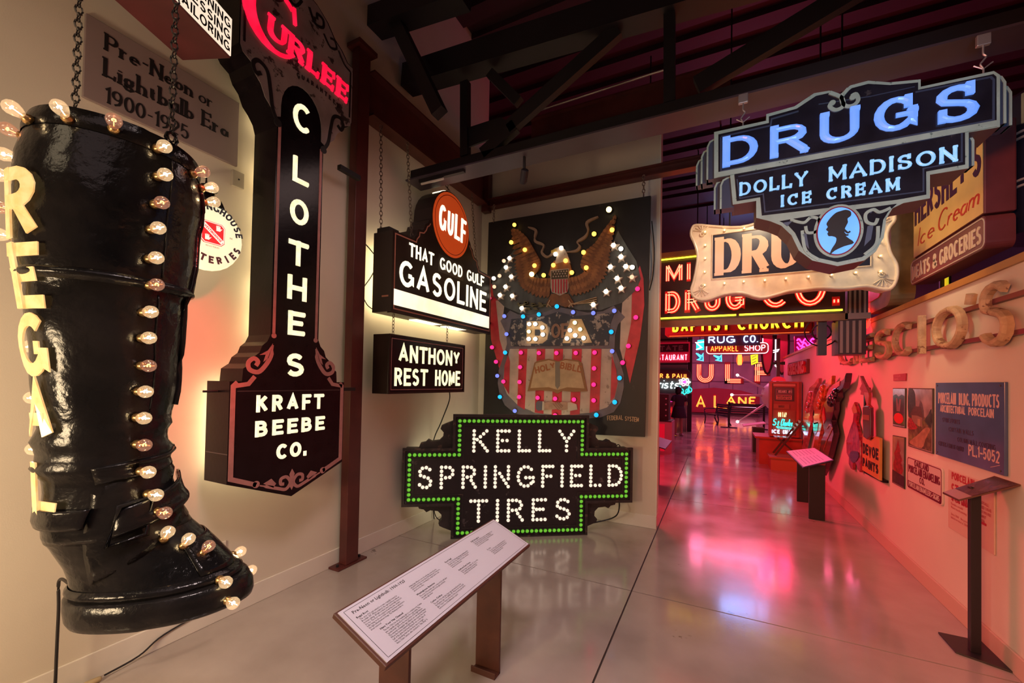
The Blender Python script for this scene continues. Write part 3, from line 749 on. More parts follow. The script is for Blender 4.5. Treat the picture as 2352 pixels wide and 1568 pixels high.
# ------------------------------------------------------------------ gasoline sign
t = fthing('GF', 'gasoline_sign', 'brown gasoline sign with orange disc and glowing white strip hanging on chains', 'sign')
brn = mat('brown_enamel', (.020,.010,.009), .32, var=.25, scale=6, spec=.2)
hg = [(0,.03),(.93,.03),(.93,.79),(.62,.80),(.615,.83),(.585,.86),(.575,.915),(.50,.93),(.475,.965),(.46,1.01),(.42,1.03),(.395,1.08),(.37,1.10)]
disc_r, dvc, dvr = .362, 1.150, .372
top = [(disc_r*math.cos(math.radians(a)), dvc+dvr*math.sin(math.radians(a))) for a in range(0, 181, 12)]
og = hg[1:]+[(p[0], p[1]) for p in top]+[(-u, v) for u, v in reversed(hg[1:])]
obj('cabinet', MB().prism(og, -.24, -.003), mat('brown_dark_side', (.022,.013,.014), .4), t)
obj('face_panel', MB().prism(og, -.003, 0), brn, t)
pip = MB()
brd = [(.90,.06),(.90,.765),(.60,.775),(.59,.81),(.555,.85),(.55,.89),(.485,.905),(.45,.945),(.43,.99),(.40,1.01),(.38,1.04)]
pip.ribbon(list(reversed(brd))+[(-u, v) for u, v in brd], .012, 0, .003)
obj('border_line', pip, mat('copper_line', (.34,.13,.09), .5), t)
orange = glow('lit_orange_enamel', (.75,.085,.012), .34, base=(.62,.09,.02))
obj('orange_disc', MB().disc(0, dvc, .348, 0, .006, 40, ry=.358), orange, t)
rim = MB(); rim.ribbon([(.315*math.cos(a*PI/20), dvc+.325*math.sin(a*PI/20)) for a in range(40)], .008, .006, .008, closed=True)
obj('disc_ring', rim, mat('dark_orange_line', (.35,.04,.01), .5), t)
whiteg = glow('lit_white_glass', (1.0,.89,.66), 1.35)
letters(t, 'GULF', (-.250, 1.035), (.275, 1.015), .285, .045, whiteg, .006, .016, gap=.36, prof='ridge')
GL = [(-0.713,0.608),(0.683,0.621),(-0.692,0.726),(-0.826,0.309),(0.772,0.317),(-0.785,0.516)]
letters(t, 'THAT', (-.705, GL[0][1]-.0), (-.315, GL[0][1]-.0), .135, .024, whiteg, 0, .010, gap=.3, prof='ridge')
letters(t, 'GOOD', (-.205, GL[0][1]-.0), (.235, GL[0][1]-.0), .135, .024, whiteg, 0, .010, gap=.3, prof='ridge')
letters(t, 'GULF', (.335, GL[0][1]-.0), (.735, GL[0][1]-.0), .135, .024, whiteg, 0, .010, gap=.3, prof='ridge')
letters(t, 'GASOLINE', (-.835, .295), (.80, .295), .255, .044, whiteg, 0, .012, gap=.34, prof='ridge')
obj('inset_frame', MB().sbox(-.23, .26, GL[0][1]-.03, GL[0][1]+.16, 0, .001), mat('brown_patch', (.02,.01,.01), .3), t)
obj('light_strip', MB().sbox(-.905, .885, .095, .245, 0, .006), glow('lit_strip_glass', (1.0,.80,.50), 1.15, col2=(1,.92,.75), scale=3), t)
bs = obj('back_light_strip', MB().sbox(-.9, .9, .06, .72, -.262, -.24), glow('back_lit_panel', (1.0,.84,.46), 4.2), t)
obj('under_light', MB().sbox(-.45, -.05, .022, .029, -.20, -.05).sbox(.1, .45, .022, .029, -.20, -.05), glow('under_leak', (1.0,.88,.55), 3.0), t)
obj('edge_trim', MB().sbox(-.935, .935, .018, .03, -.045, .004), brn, t)
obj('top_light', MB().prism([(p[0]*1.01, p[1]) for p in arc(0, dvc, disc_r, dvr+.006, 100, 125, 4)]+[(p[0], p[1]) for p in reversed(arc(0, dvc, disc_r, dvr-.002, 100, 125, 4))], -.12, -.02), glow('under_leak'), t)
obj('name_plate', MB().box(-.9325, -.93, .04, .12, .17, .185), mat('copper_line'), t)
obj('hanger_bracket', MB().box(-.93, -.80, .05, .20, .79, .83), steel_dark, t)
ch_m = mat('chain_steel', (.26,.20,.17), .45, .8)
def gfw(u, v, w=0.0):
    x, y, z, a = FR['GF']; return Vector((x+w, y+u, z+v))
chain('chain', (-2.985, 3.00, 4.19), gfw(-.88, .82, -.20), 'left chain from the red beam to the gasoline sign corner', .05, .0042)
chain('chain', (-2.94, 3.33, 4.19), gfw(-.60, .84, -.06), 'second chain from the red beam in front of the truss end', .05, .0042)
chain('chain', (-2.96, 4.63, 4.19), gfw(.86, .80, -.18), 'rearmost chain holding the gasoline sign at its far corner', .05, .0042)
chain('chain', (-2.95, 3.95, 4.19), gfw(.12, dvr+dvc, -.1), 'short chain with eye bolt above the orange disc', .05, .0045)

# ------------------------------------------------------------------ rest home sign
t = fthing('AN', 'rest_home_sign', 'small black light box with two rows of yellow letters hanging under the gasoline sign', 'sign')
obj('cabinet', MB().sbox(-.716, .566, 0, .565, -.20, -.004), brn, t, bevel=.004)
obj('face_panel', MB().sbox(-.700, .550, .014, .551, -.004, 0), blk, t)
fr = MB(); fr.ribbon([(-.708,.008),(.558,.008),(.558,.557),(-.708,.557)], .016, -.002, .008, closed=True)
fr2 = MB(); fr2.ribbon([(-.680,.04),(.53,.04),(.53,.525),(-.68,.525)], .006, 0, .002, closed=True)
obj('frame', fr, brn, t); obj('border_line', fr2, mauve, t)
AL_ = [(-0.590,0.293),(0.470,0.317),(-0.637,0.084),(0.498,0.074),(-0.554,0.480),(-0.630,0.241)]
yellow = glow('lit_yellow_glass', (1.0,.90,.48), 1.15, col2=(1,.95,.66), scale=25)
letters(t, 'ANTHONY', (-.585, .305), (.46, .305), .175, .034, yellow, 0, .010, gap=.26, prof='ridge')
letters(t, 'REST', (-.635, .075), (-.135, .075), .175, .033, yellow, 0, .010, gap=.3, prof='ridge')
letters(t, 'HOME', (-.005, .075), (.475, .075), .175, .033, yellow, 0, .010, gap=.3, prof='ridge')
for (a, b, lab) in ((-.59, -.55, 'left short chain between the gasoline sign and the box below it'), (.30, .33, 'right short chain between the gasoline sign and the box below it')):
    yc = 3.65+a
    chain('chain', (-2.82, yc, 2.33), (-2.82, yc, 2.125), lab, .04, .0038)
o = obj('power_cable', MB().tube(smooth([(-2.84,4.05,1.565),(-2.85,4.06,1.45),(-2.95,4.05,1.2),(-3.07,4.05,.9),(-3.07,4.07,.3),(-3.06,4.1,.02)], 5), .007, 6), ink)
tag(o, 'black cable running down the wall below the rest home box', 'cable')
o = obj('power_cable', MB().tube(smooth([(-3.08,2.9,3.02),(-3.05,2.98,2.95),(-3.0,3.02,2.85),(-3.04,2.98,2.7),(-3.09,2.92,2.55),(-3.06,2.95,2.42),(-2.99,3.0,2.36)], 5), .006, 6), ink)
tag(o, 'thin looped cable between the red column and the gasoline sign', 'cable')

# ------------------------------------------------------------------ bulbs (shared meshes)
glass_clear = glass('bulb_glass', (1.0,.93,.82), .10, em=(1.0,.66,.36), es=.34)
glass_dim = glass('bulb_glass_dim', (.95,.80,.70), .12, em=(.9,.40,.25), es=.16)
filament_m = glow('filament', (1.0,.76,.42), 50)
filament_dim = glow('filament_dim', (1.0,.42,.14), 5, sample=False)
brass = mat('brass_socket', (.45,.28,.12), .3, .9)
def bulb_meshes(k=1.0):
    env = MB().lathe([(.010*k,0),(.013*k,.010*k),(.020*k,.023*k),(.0245*k,.038*k),(.0225*k,.050*k),(.014*k,.060*k),(.003*k,.064*k)], 14)
    soc = MB().lathe([(.017*k,-.012*k),(.018*k,.0),(.014*k,.006*k),(.0125*k,.012*k)], 12)
    fil = MB().tube([V3(.0055*k*math.cos(a), .0055*k*math.sin(a), .040*k) for a in [math.radians(x) for x in range(-50, 231, 40)]], .0026*k, 5)
    fil.lathe([(.0015*k,.008*k),(.0012*k,.036*k)], 4)
    return [m_.mesh(n_, None, s_) for m_, n_, s_ in ((env, 'bulb', True), (soc, 'socket', True), (fil, 'filament', False))]
def with_mat(me, m):
    c_ = me.copy(); c_.materials.clear(); c_.materials.append(m); return c_
BM = bulb_meshes(1.0)
for q_ in BM: recalc(q_)
B_ENV, B_ENV_D = with_mat(BM[0], glass_clear), with_mat(BM[0], glass_dim)
B_SOC = with_mat(BM[1], brass)
B_FIL, B_FIL_D = with_mat(BM[2], filament_m), with_mat(BM[2], filament_dim)
def bulb(parent, loc, normal=None, dim=False, k=1.0):
    e = bpy.data.objects.new('bulb', B_ENV_D if dim else B_ENV); COL.objects.link(e); e.parent = parent; e.location = loc; e.scale = (k, k, k)
    if normal is not None: e.rotation_euler = Vector(normal).to_track_quat('-Y', 'Z').to_euler()
    if dim: e['label'] = 'unlit bulb glowing faint orange'
    s = bpy.data.objects.new('socket', B_SOC); COL.objects.link(s); s.parent = e
    f_ = bpy.data.objects.new('filament', B_FIL_D if dim else B_FIL); COL.objects.link(f_); f_.parent = e
    return e

# ------------------------------------------------------------------ giant boot
BXC = -2.22
BT = [(2.64,.790,.255,.23),(2.6,.788,.264,.231),(2.5,.786,.278,.235),(2.4,.784,.281,.232),(2.3,.778,.277,.228),(2.2,.777,.27,.225),(2.1,.779,.262,.222),(2.05,.781,.257,.216),(2.03,.775,.244,.205),(1.9,.775,.23,.199),(1.8,.779,.225,.195),(1.7,.781,.218,.19),(1.6,.783,.209,.185),(1.5,.781,.198,.175),(1.45,.78,.194,.17),(1.4,.778,.193,.17),(1.35,.779,.188,.17),(1.3,.792,.192,.17),(1.25,.797,.196,.174)]
# foot sections: height, turn of the foot away from the wall (degrees), shift along the foot, half length, half width
BF = [(1.2,0,.003,.205,.178),(1.15,5,.007,.213,.181),(1.1,12,.024,.215,.18),(1.05,19,.045,.219,.178),(1.0,26,.076,.232,.175),(.95,32,.11,.246,.175),(.9,37,.141,.263,.178),(.85,40,.169,.281,.185),(.8,42,.187,.294,.19),(.72,43,.195,.298,.19)]
BT = [(z, BXC, cy_, a, b, 0.0) for z, cy_, a, b in BT]+[(z, BXC+s_*math.sin(math.radians(ph)), .80+s_*math.cos(math.radians(ph)), a, b, ph) for z, ph, s_, a, b in BF]
def bsec(z):
    z = max(BT[-1][0], min(BT[0][0], z))
    for i in range(len(BT)-1):
        if BT[i+1][0] <= z <= BT[i][0]:
            f_ = (BT[i][0]-z)/(BT[i][0]-BT[i+1][0]); return [BT[i][k]+(BT[i+1][k]-BT[i][k])*f_ for k in (1, 2, 3, 4, 5)]
def bsurf(th, z, off=0.0):
    """point on the boot shell: th degrees from +X (reader's side) towards +Y (toe)"""
    cx_, cy_, a, b, ph = bsec(z); t_ = math.radians(th); cp_, sp_ = math.cos(math.radians(ph)), math.sin(math.radians(ph))
    x = b*math.cos(t_); y = a*math.sin(t_)
    nx, ny = math.cos(t_)/b, math.sin(t_)/a; l = math.hypot(nx, ny); nx /= l; ny /= l
    # creases round the ankle and slight hammering of the shell
    k = 0.0
    for zc, amp, tilt in ((1.475,.012,.02),(1.415,.014,-.02),(1.365,.016,.015),(1.31,.010,-.02),(1.12,.010,.05)):
        d = (z-zc-tilt*math.sin(t_))/.018; k += amp*math.exp(-d*d)
    k += .003*math.sin(z*23+th*.03)+.002*math.sin(th*.11+z*7)
    x += nx*(off+k); y += ny*(off+k)
    return Vector((cx_+x*cp_+y*sp_, cy_-x*sp_+y*cp_, z)), Vector((nx*cp_+ny*sp_, -nx*sp_+ny*cp_, 0))
boot = thing('giant_boot', 'giant black boot sign hung on two chains with glowing clear bulbs', 'sign', (BXC, .78, .72))
BO3 = Vector((BXC, .78, .72))
bootm = mat('black_boot_paint', (.006,.006,.007), .17, var=.5, scale=5, col2=(.014,.012,.013), bump=.38, spec=.28, bscale=26, spots=(.16,.13,.12), spot_scale=5.5, spot_edge=.735, rvar=.09)
def shell(name, zs, off, m, parent=boot, th0=0, th1=360, nth=72, thick=None, cap_top=False, cap_bot=False, offf=None):
    vs = []; fs = []; full = th1-th0 >= 360; nn = nth if full else nth+1
    for z in zs:
        for k in range(nn):
            th = th0+(th1-th0)*k/nth
            o_ = offf(th, z) if offf else off
            vs.append(bsurf(th, z, o_)[0]-BO3)
    for i in range(len(zs)-1):
        for k in range(nth):
            k2 = (k+1) % nn
            fs.append((i*nn+k, i*nn+k2, (i+1)*nn+k2, (i+1)*nn+k))
    if cap_top: fs.append(tuple(range(nn)))
    if cap_bot: fs.append(tuple((len(zs)-1)*nn+k for k in range(nn)))
    mb = MB(); mb.add(vs, fs); o = obj(name, mb, m, parent, smooth=True)
    if thick:
        s = o.modifiers.new('s', 'SOLIDIFY'); s.thickness = thick; s.offset = -1
    return o
zr = lambda a, b, n: [a+(b-a)*i/n for i in range(n+1)]
sh = shell('upper', zr(2.64, 1.06, 66), 0, bootm, thick=.012)
# lower foot with rounded vamp
def foff(th, z): return 0.0
shell('foot', zr(1.06, .82, 18), 0, bootm, cap_bot=True)
def solef(th, z):
    return .014 if z > .70 else .016
shell('sole', [.835,.83,.825,.79,.75,.73,.72], 0, bootm, cap_top=True, cap_bot=True, offf=lambda th, z: {.835:.0,.83:.014,.825:.020,.79:.022,.75:.020,.73:.012,.72:-.004}[z])
shell('welt', [.872,.862,.852,.842,.835], 0, bootm, offf=lambda th, z: .001+.016*math.sin(PI*max(0, (z-.833)/.041)))
shell('top_band', zr(2.645, 2.575, 6), 0, bootm, offf=lambda th, z: .007*math.sin(PI*max(0, min(1, (2.65-z)/.08)))+.002)
shell('cuff_edge', zr(2.075, 2.035, 8), 0, bootm, offf=lambda th, z: .016*math.sin(PI*max(0, min(1, (2.078-z)/.046))))
sm_ = MB()
for side in (1,):
    for (th_, z0_, z1_, r_) in ((17, 2.58, 2.09, .003), (18, 2.02, 1.50, .003)):
        sm_.tube([bsurf(th_, z0_+(z1_-z0_)*k/24, .002)[0]-BO3 for k in range(25)], r_, 5)
obj('seam', sm_, bootm, boot, smooth=True)
# folded front edge of the shaft (light worn ridge)
fe = MB(); fe.tube([bsurf(62+6*math.sin(k*.5), 2.56-k*.055, .004)[0]-BO3 for k in range(19)], .012, 6)
obj('front_ridge', fe, bootm, boot, smooth=True)
# instep strap, buckle and tongue
def patch(name, ths, zfun, off, m=bootm, thick=.014):
    """a strap: zfun(th)->(ztop,zbottom)"""
    vs = []; fs = []; n = 7
    for th in ths:
        zt_, zb_ = zfun(th)
        for k in range(n+1): vs.append(bsurf(th, zt_+(zb_-zt_)*k/n, off)[0]-BO3)
    for i in range(len(ths)-1):
        for k in range(n): a = i*(n+1)+k; fs.append((a, a+1, a+n+2, a+n+1))
    mb = MB(); mb.add(vs, fs); o = obj(name, mb, m, boot, smooth=True)
    s = o.modifiers.new('s', 'SOLIDIFY'); s.thickness = thick; s.offset = 1; return o
lin = lambda a, b, f_: a+(b-a)*f_
patch('instep_flap', [x for x in range(-34, 92, 6)], lambda th: (lin(1.285, 1.40, (th+34)/126), lin(.905, 1.085, min(1, (th+34)/90))), .004)
patch('strap', [x for x in range(-12, 86, 6)], lambda th: (lin(1.19, 1.275, (th+12)/98), lin(1.085, 1.185, (th+12)/98)), .020, thick=.012)
patch('strap', [x for x in range(-30, 100, 6)], lambda th: (lin(1.345, 1.385, (th+30)/130), lin(1.285, 1.335, (th+30)/130)), .012, thick=.012)
patch('heel_counter', [x for x in range(-130, -32, 6)], lambda th: (1.20, 1.13), .006, thick=.012)
bk = MB(); c0 = [bsurf(-14, 1.20, .034)[0]-BO3, bsurf(12, 1.215, .034)[0]-BO3, bsurf(12, 1.075, .034)[0]-BO3, bsurf(-14, 1.055, .034)[0]-BO3]
bk.tube(c0, .010, 6, closed=True)
obj('buckle', bk, bootm, boot, smooth=True)
patch('toe_cap', [x for x in range(40, 150, 6)], lambda th: (1.0, .87), .002, thick=.006)
# letters down the back of the shaft, following the curve
lampl = glow('lit_letter_panel', (1.0,.70,.30), .78, col2=(.95,.50,.16), scale=26)
blackrim = bootm
def curved_letter(ch, z0_, z1_, th0_, th1_, t_=.042):
    h_ = z1_-z0_; wd_ = .15
    mb = letter_mb(ch, h_, t_, 1, 0, .006)
    xs = [p[0] for p in mb.v]; lo, hi = min(xs), max(xs)
    # densify not needed: strips are short
    vs = []
    for (a, b, c_) in mb.v:
        th = th0_+(th1_-th0_)*(a-lo)/(hi-lo)
        vs.append(bsurf(th, z0_+c_, .012+(-b))[0]-BO3)
    mb.v = vs; return obj('letter', mb, lampl, boot)
def backing(z0_, z1_, th0_, th1_):
    return patch('letter_rim', [th0_+(th1_-th0_)*k/8 for k in range(9)], lambda th: (z1_, z0_), .001, thick=.004)
for ch, z0_, z1_ in (('R', 2.165, 2.405), ('E', 1.925, 2.150), ('G', 1.685, 1.910), ('A', 1.455, 1.665), ('L', 1.185, 1.375)):
    curved_letter(ch, z0_, z1_, -94, -60, .046)
# bulbs: rim, reader's side line, wall side line, rear line, toe
def bb(th, z, dim=False, off=.012, tilt=0.0, k=1.0):
    p, n_ = bsurf(th, z, off); n2 = (n_+Vector((0, 0, tilt))).normalized()
    ring = MB().lathe([(.028,-.012),(.028,.002),(.018,.004)], 12, Matrix.Identity(4))
    bulb(boot, p-BO3, n2, dim, k)
side = [(5,2.587,0),(6,2.478,0),(6,2.368,1),(5,2.265,0),(5,2.15,0),(6,2.048,1),(5,1.941,0),(5,1.841,0),(5,1.733,1),(4,1.633,0),(5,1.53,0),(6,1.426,1),(7,1.32,0),(10,1.225,0),(18,1.15,1)]
for th, z, dm in side:
    bb(th, z, bool(dm), off=.016 if z > 1.42 else .03)
    bb(180-th, z, bool(dm))
for th, z, dm in ((52,.845,0),(54,.760,0),(128,.85,0),(126,.76,0)): bb(th, z, bool(dm), off=.02)
for (th, z, dm, k_) in ((28,1.035,0,1.0),(42,.99,0,1.0),(55,.945,1,1.0)): bb(th, z, bool(dm), off=.006, tilt=1.1)
for th, z, dm in ((-118,2.58,1),(-78,2.585,0),(-48,2.595,0),(-22,2.60,1),(40,2.57,1),(62,2.55,0),(70,2.50,0),(-150,2.58,0)): bb(th, z, bool(dm), tilt=.35)
for z, dm in ((2.50,0),(2.42,0),(2.30,1),(2.20,0)): bb(-122, z, bool(dm), tilt=.1)
for z in (2.02, 1.80, 1.60, 1.40): bb(-140, z, False)
for th_ in (-162, 18):
    lug = MB()
    p_ = bsurf(th_, 2.63, -.004)[0]-BO3
    lug.tube([p_+Vector((0, .02*math.cos(a), .03+.028*math.sin(a))) for a in [2*PI*k/8 for k in range(8)]], .007, 6, closed=True)
    obj('lifting_lug', lug, bootm, boot)
for nm, th_, lab in (('a', -162, 'left chain holding up the giant boot'), ('b', 18, 'right chain holding up the giant boot in front of the era panel')):
    p_ = bsurf(th_, 2.66, -.004)[0]
    chain('chain', (p_.x, p_.y, 4.6), (p_.x, p_.y, 2.655), lab, .040, .0038, m=mat('black_chain', (.05,.042,.04), .4, .6))
crd = obj('power_cable', MB().tube(smooth([(-2.44,.80,.74),(-2.70,.84,.70),(-2.95,.87,.66),(-2.98,.88,.50),(-2.985,.88,.20),(-2.99,.885,.03),(-3.02,.93,.012)], 6), .007, 6), ink)
tag(crd, 'black cord hanging from the boot heel to the floor', 'cable')
pl = thing('cord_plug', 'tan and black plug connector lying at the base of the left wall', 'plug', (-3.045, 1.03, .016))
obj('plug_body', MB().lathe([(.004,-.045),(.012,-.04),(.016,0),(.015,.04),(.006,.048)], 8), mat('tan_plug', (.50,.38,.22), .5), pl, smooth=True, rot=(0,0,PI*.95))
obj('socket_body', MB().lathe([(.006,-.03),(.015,-.02),(.016,.03),(.012,.032)], 8), ink, pl, smooth=True, loc=(.0,-.065,0), rot=(0,0,PI*.95))
crd = obj('power_cable', MB().tube(smooth([(-3.045,1.09,.02),(-3.06,1.25,.03),(-3.078,1.38,.08),(-3.078,1.65,.12)], 6), .005, 6), ink)
tag(crd, 'thin dark cord running along the left baseboard behind the boot', 'cable')

# ------------------------------------------------------------------ eagle board on the end wall
t = fthing('BO', 'eagle_board', 'large black painted board with eagle, shield, open bible and coloured bulbs', 'sign')
bdm = mat('board_black', (.012,.009,.010), .55, var=.3, scale=4, spots=(.03,.024,.022), spot_scale=9, spot_edge=.64, bump=.15, bscale=12)
obj('board', MB().prism([(-1.10,-.02),(1.05,.04),(1.08,2.83),(-1.075,2.85)], -.05, 0), bdm, t)
obj('board_seam', MB().sbox(-1.09, 1.05, .995, 1.0, 0, .0015).sbox(-1.08, 1.06, 1.93, 1.934, 0, .0012), ink, t)
L_ = [0.0]
def lay(name, pts, m, ww=.002, label=None):
    L_[0] += .0012
    return obj(name, MB().prism(pts, 0.0, L_[0]+.001), m, t, label=label)
redp_ = mat('painted_red', (.47,.03,.045), .55, var=.25, scale=8, spots=(.30,.16,.13), spot_scale=12, spot_edge=.68)
cream = mat('painted_cream', (.48,.38,.31), .6, var=.15, scale=7, spots=(.26,.19,.15), spot_scale=9, spot_edge=.62)
navy = mat('painted_navy', (.035,.035,.05), .6, spots=(.33,.27,.23), spot_scale=9, spot_edge=.535)
greyb = mat('painted_grey_band', (.15,.125,.14), .6, var=.2, scale=6)
swag = mat('painted_swag', (.085,.088,.085), .6, var=.35, scale=3.5, stretch=(3,1,.7))
brown = mat('painted_feather', (.20,.075,.028), .6, var=.35, scale=12)
brown2 = mat('painted_feather_light', (.29,.115,.040), .6, var=.3, scale=12)
tan = mat('painted_tan', (.50,.33,.19), .6, var=.15, scale=10)
skin_p = mat('painted_skin', (.36,.20,.14), .6, var=.2, scale=14)
# side red-and-white drapes
for s_ in (0, 1):
    if s_ == 0: D = [(-1.024,2.000),(-1.038,1.700),(-0.999,1.217),(-0.854,0.798),(-0.737,0.623),(-0.696,0.857),(-0.815,1.152),(-0.860,1.688),(-0.810,1.815)]
    else: D = [(1.014,1.870),(1.027,1.564),(0.984,1.162),(0.877,0.654),(0.818,0.909),(0.774,1.167),(0.819,1.578),(0.900,1.880),(0.972,2.026)]
    lay('drape', D, redp_)
    if s_ == 0: D = [(-0.936,1.753),(-0.863,1.213),(-0.778,0.975),(-0.710,0.857),(-0.743,1.209),(-0.823,1.508),(-0.795,1.743)]
    else: D = [(0.886,1.779),(0.882,1.369),(0.798,0.909),(0.755,1.064),(0.761,1.375),(0.778,1.633),(0.827,1.758)]
    lay('drape', D, cream)
# star spangled swag
SW = [(-0.677,2.411),(-0.871,2.166),(-1.003,1.999),(-0.972,1.815),(-0.793,1.654),(-0.530,1.539),(-0.280,1.514),(-0.042,1.590),(0.074,1.616),(0.246,1.551),(0.519,1.534),(0.778,1.607),(0.937,1.749),(0.984,1.872),(0.932,2.082),(0.819,2.276),(0.714,2.473),(0.654,2.324),(0.295,1.937),(-0.289,1.992),(-0.614,2.491)]
lay('swag', SW, swag)
# shield
SH = [(-0.713,1.602),(-0.856,1.468),(-0.765,1.298),(-0.749,1.151),(-0.792,1.004),(-0.867,0.798),(-0.877,0.620),(-0.847,0.473),(-0.764,0.329),(-0.618,0.232),(-0.439,0.195),(0.042,0.167),(0.539,0.238),(0.695,0.309),(0.770,0.421),(0.808,0.601),(0.805,0.755),(0.758,0.910),(0.694,1.066),(0.697,1.222),(0.731,1.350),(0.811,1.434),(0.676,1.577),(0.546,1.517),(0.357,1.512),(0.132,1.568),(-0.024,1.606),(-0.190,1.554),(-0.435,1.522),(-0.594,1.543)]
lay('shield', SH, greyb)
SHI = [(-0.701,1.085),(0.658,1.061),(0.713,0.806),(0.741,0.651),(0.703,0.470),(0.616,0.362),(0.431,0.290),(0.041,0.238),(-0.316,0.247),(-0.569,0.338),(-0.734,0.477),(-0.797,0.622),(-0.775,0.857)]
lay('shield_field', SHI, cream)
for xs in ([(1193,801),(1212,801),(1206,941),(1189,930)], [(1234,801),(1253,801),(1249,950),(1229,947)], [(1273,801),(1294,801),(1290,953),(1268,953)],
           [(1315,801),(1337,801),(1332,951),(1310,953)], [(1359,801),(1382,801),(1377,942),(1355,948)], [(1168,815),(1172,830),(1170,905),(1158,885),(1160,840)], [(1406,815),(1416,850),(1419,880),(1412,912),(1403,920)]):
    lay('stripe', PXL(xs), redp_)
lay('name_band', [(-0.684,1.483),(-0.219,1.494),(-0.023,1.544),(0.191,1.477),(0.687,1.493),(0.638,1.354),(0.620,1.104),(-0.676,1.120),(-0.719,1.297)], navy)
def frame_out(a, dx): pass
lay('letter', [(-0.459,1.443),(-0.248,1.433),(-0.169,1.384),(-0.143,1.294),(-0.165,1.193),(-0.230,1.145),(-0.453,1.150)], tan, label='tan painted letter D edged with bulbs')
lay('letter_eye', [(-0.338,1.329),(-0.270,1.326),(-0.257,1.286),(-0.269,1.247),(-0.336,1.249)], navy)
lay('letter', [(0.146,1.442),(0.287,1.435),(0.423,1.140),(0.308,1.137),(0.279,1.197),(0.161,1.201),(0.140,1.141),(0.042,1.144)], tan)
OF = [(-0.111,1.209),(0.116,1.208),(-0.115,1.393)]
letters(t, 'OF', (OF[0][0], OF[0][1]), (OF[1][0], OF[0][1]), OF[2][1]-OF[0][1], .032, mat('painted_brown_letter', (.26,.13,.085), .6), 0, L_[0]+.004, gap=.15)
# bible
BB = [(-0.335,0.897),(-0.293,0.925),(-0.136,0.947),(-0.006,0.918),(0.086,0.945),(0.256,0.928),(0.301,0.890),(0.373,0.548),(0.196,0.533),(0.053,0.545),(-0.010,0.505),(-0.081,0.536),(-0.261,0.542),(-0.427,0.526)]
lay('book_cover', BB, mat('painted_book_brown', (.28,.13,.05), .6))
lay('book_page', [(-0.317,0.891),(-0.136,0.930),(-0.017,0.902),(-0.011,0.554),(-0.129,0.585),(-0.385,0.567)], tan)
lay('book_page', [(-0.012,0.902),(0.086,0.929),(0.256,0.906),(0.339,0.580),(0.115,0.590),(-0.005,0.554)], tan)
lay('book_gutter', [(-0.047,0.907),(0.017,0.907),(0.023,0.605),(-0.011,0.565),(-0.041,0.603)], mat('painted_gutter', (.22,.17,.13), .6))
ob = mat('painted_orange_brown', (.38,.12,.04), .6)
w_ = L_[0]+.003
for s, a, b in (('HOLY', (1232,858), (1278,846)), ('BIBLE', (1287,846), (1336,856))):
    (p, q) = PXL([a, b]); letters(t, s, p, q, .085, .017, ob, 0, w_, separate=False, gap=.2)
# joined hands
lay('sleeve', [(-0.301,0.377),(-0.277,0.406),(-0.210,0.403),(-0.214,0.291),(-0.268,0.278),(-0.299,0.304)], mat('painted_sleeve', (.10,.09,.12), .6))
lay('cuff', [(-0.210,0.403),(-0.186,0.399),(-0.184,0.287),(-0.214,0.286)], cream)
hd = MB(); H_ = lambda q: PXL(q)
hm1 = skin_p
lay('hand', [(-0.186,0.388),(-0.079,0.403),(-0.020,0.394),(0.039,0.353),(0.016,0.319),(-0.065,0.304),(-0.184,0.293)], skin_p)
lay('hand', [(0.130,0.400),(0.050,0.408),(-0.019,0.372),(-0.048,0.338),(-0.018,0.317),(0.052,0.299),(0.132,0.313)], skin_p)
for (a, b) in (((1272,926),(1284,940)), ((1276,924),(1288,938)), ((1280,923),(1292,936)), ((1284,923),(1295,933))):
    hd.ribbon(H_([a, b]), .016, 0, L_[0]+.003)
obj('finger', hd, mat('painted_skin_dark', (.25,.12,.08), .6), t)
lay('cuff', [(0.130,0.400),(0.164,0.407),(0.243,0.383),(0.255,0.319),(0.166,0.299),(0.132,0.313)], cream)
letters(t, 'FEDERAL', *PXL([(1395,965),(1431,964)]), .055, .007, tan, 0, .003, separate=False, gap=.3)
letters(t, 'SYSTEM', *PXL([(1435,966),(1467,969)]), .055, .007, tan, 0, .003, separate=False, gap=.3)
# ribbon scrolls
rb = MB(); W0 = L_[0]+.001
for R__ in ([(1215,523),(1232,530),(1230,545),(1232,556),(1250,564),(1246,580),(1255,590),(1265,588),(1273,580)], [(1375,499),(1350,512),(1352,530),(1345,545),(1328,557),(1333,567),(1325,577),(1303,580)]):
    P_ = smooth(PXL(R__), 5); rb.ribbon(P_, [.012+.022*abs(math.sin(i*.28)) for i in range(len(P_))], 0, W0)
obj('banner', rb, mat('painted_banner', (.30,.20,.14), .6, var=.2), t)
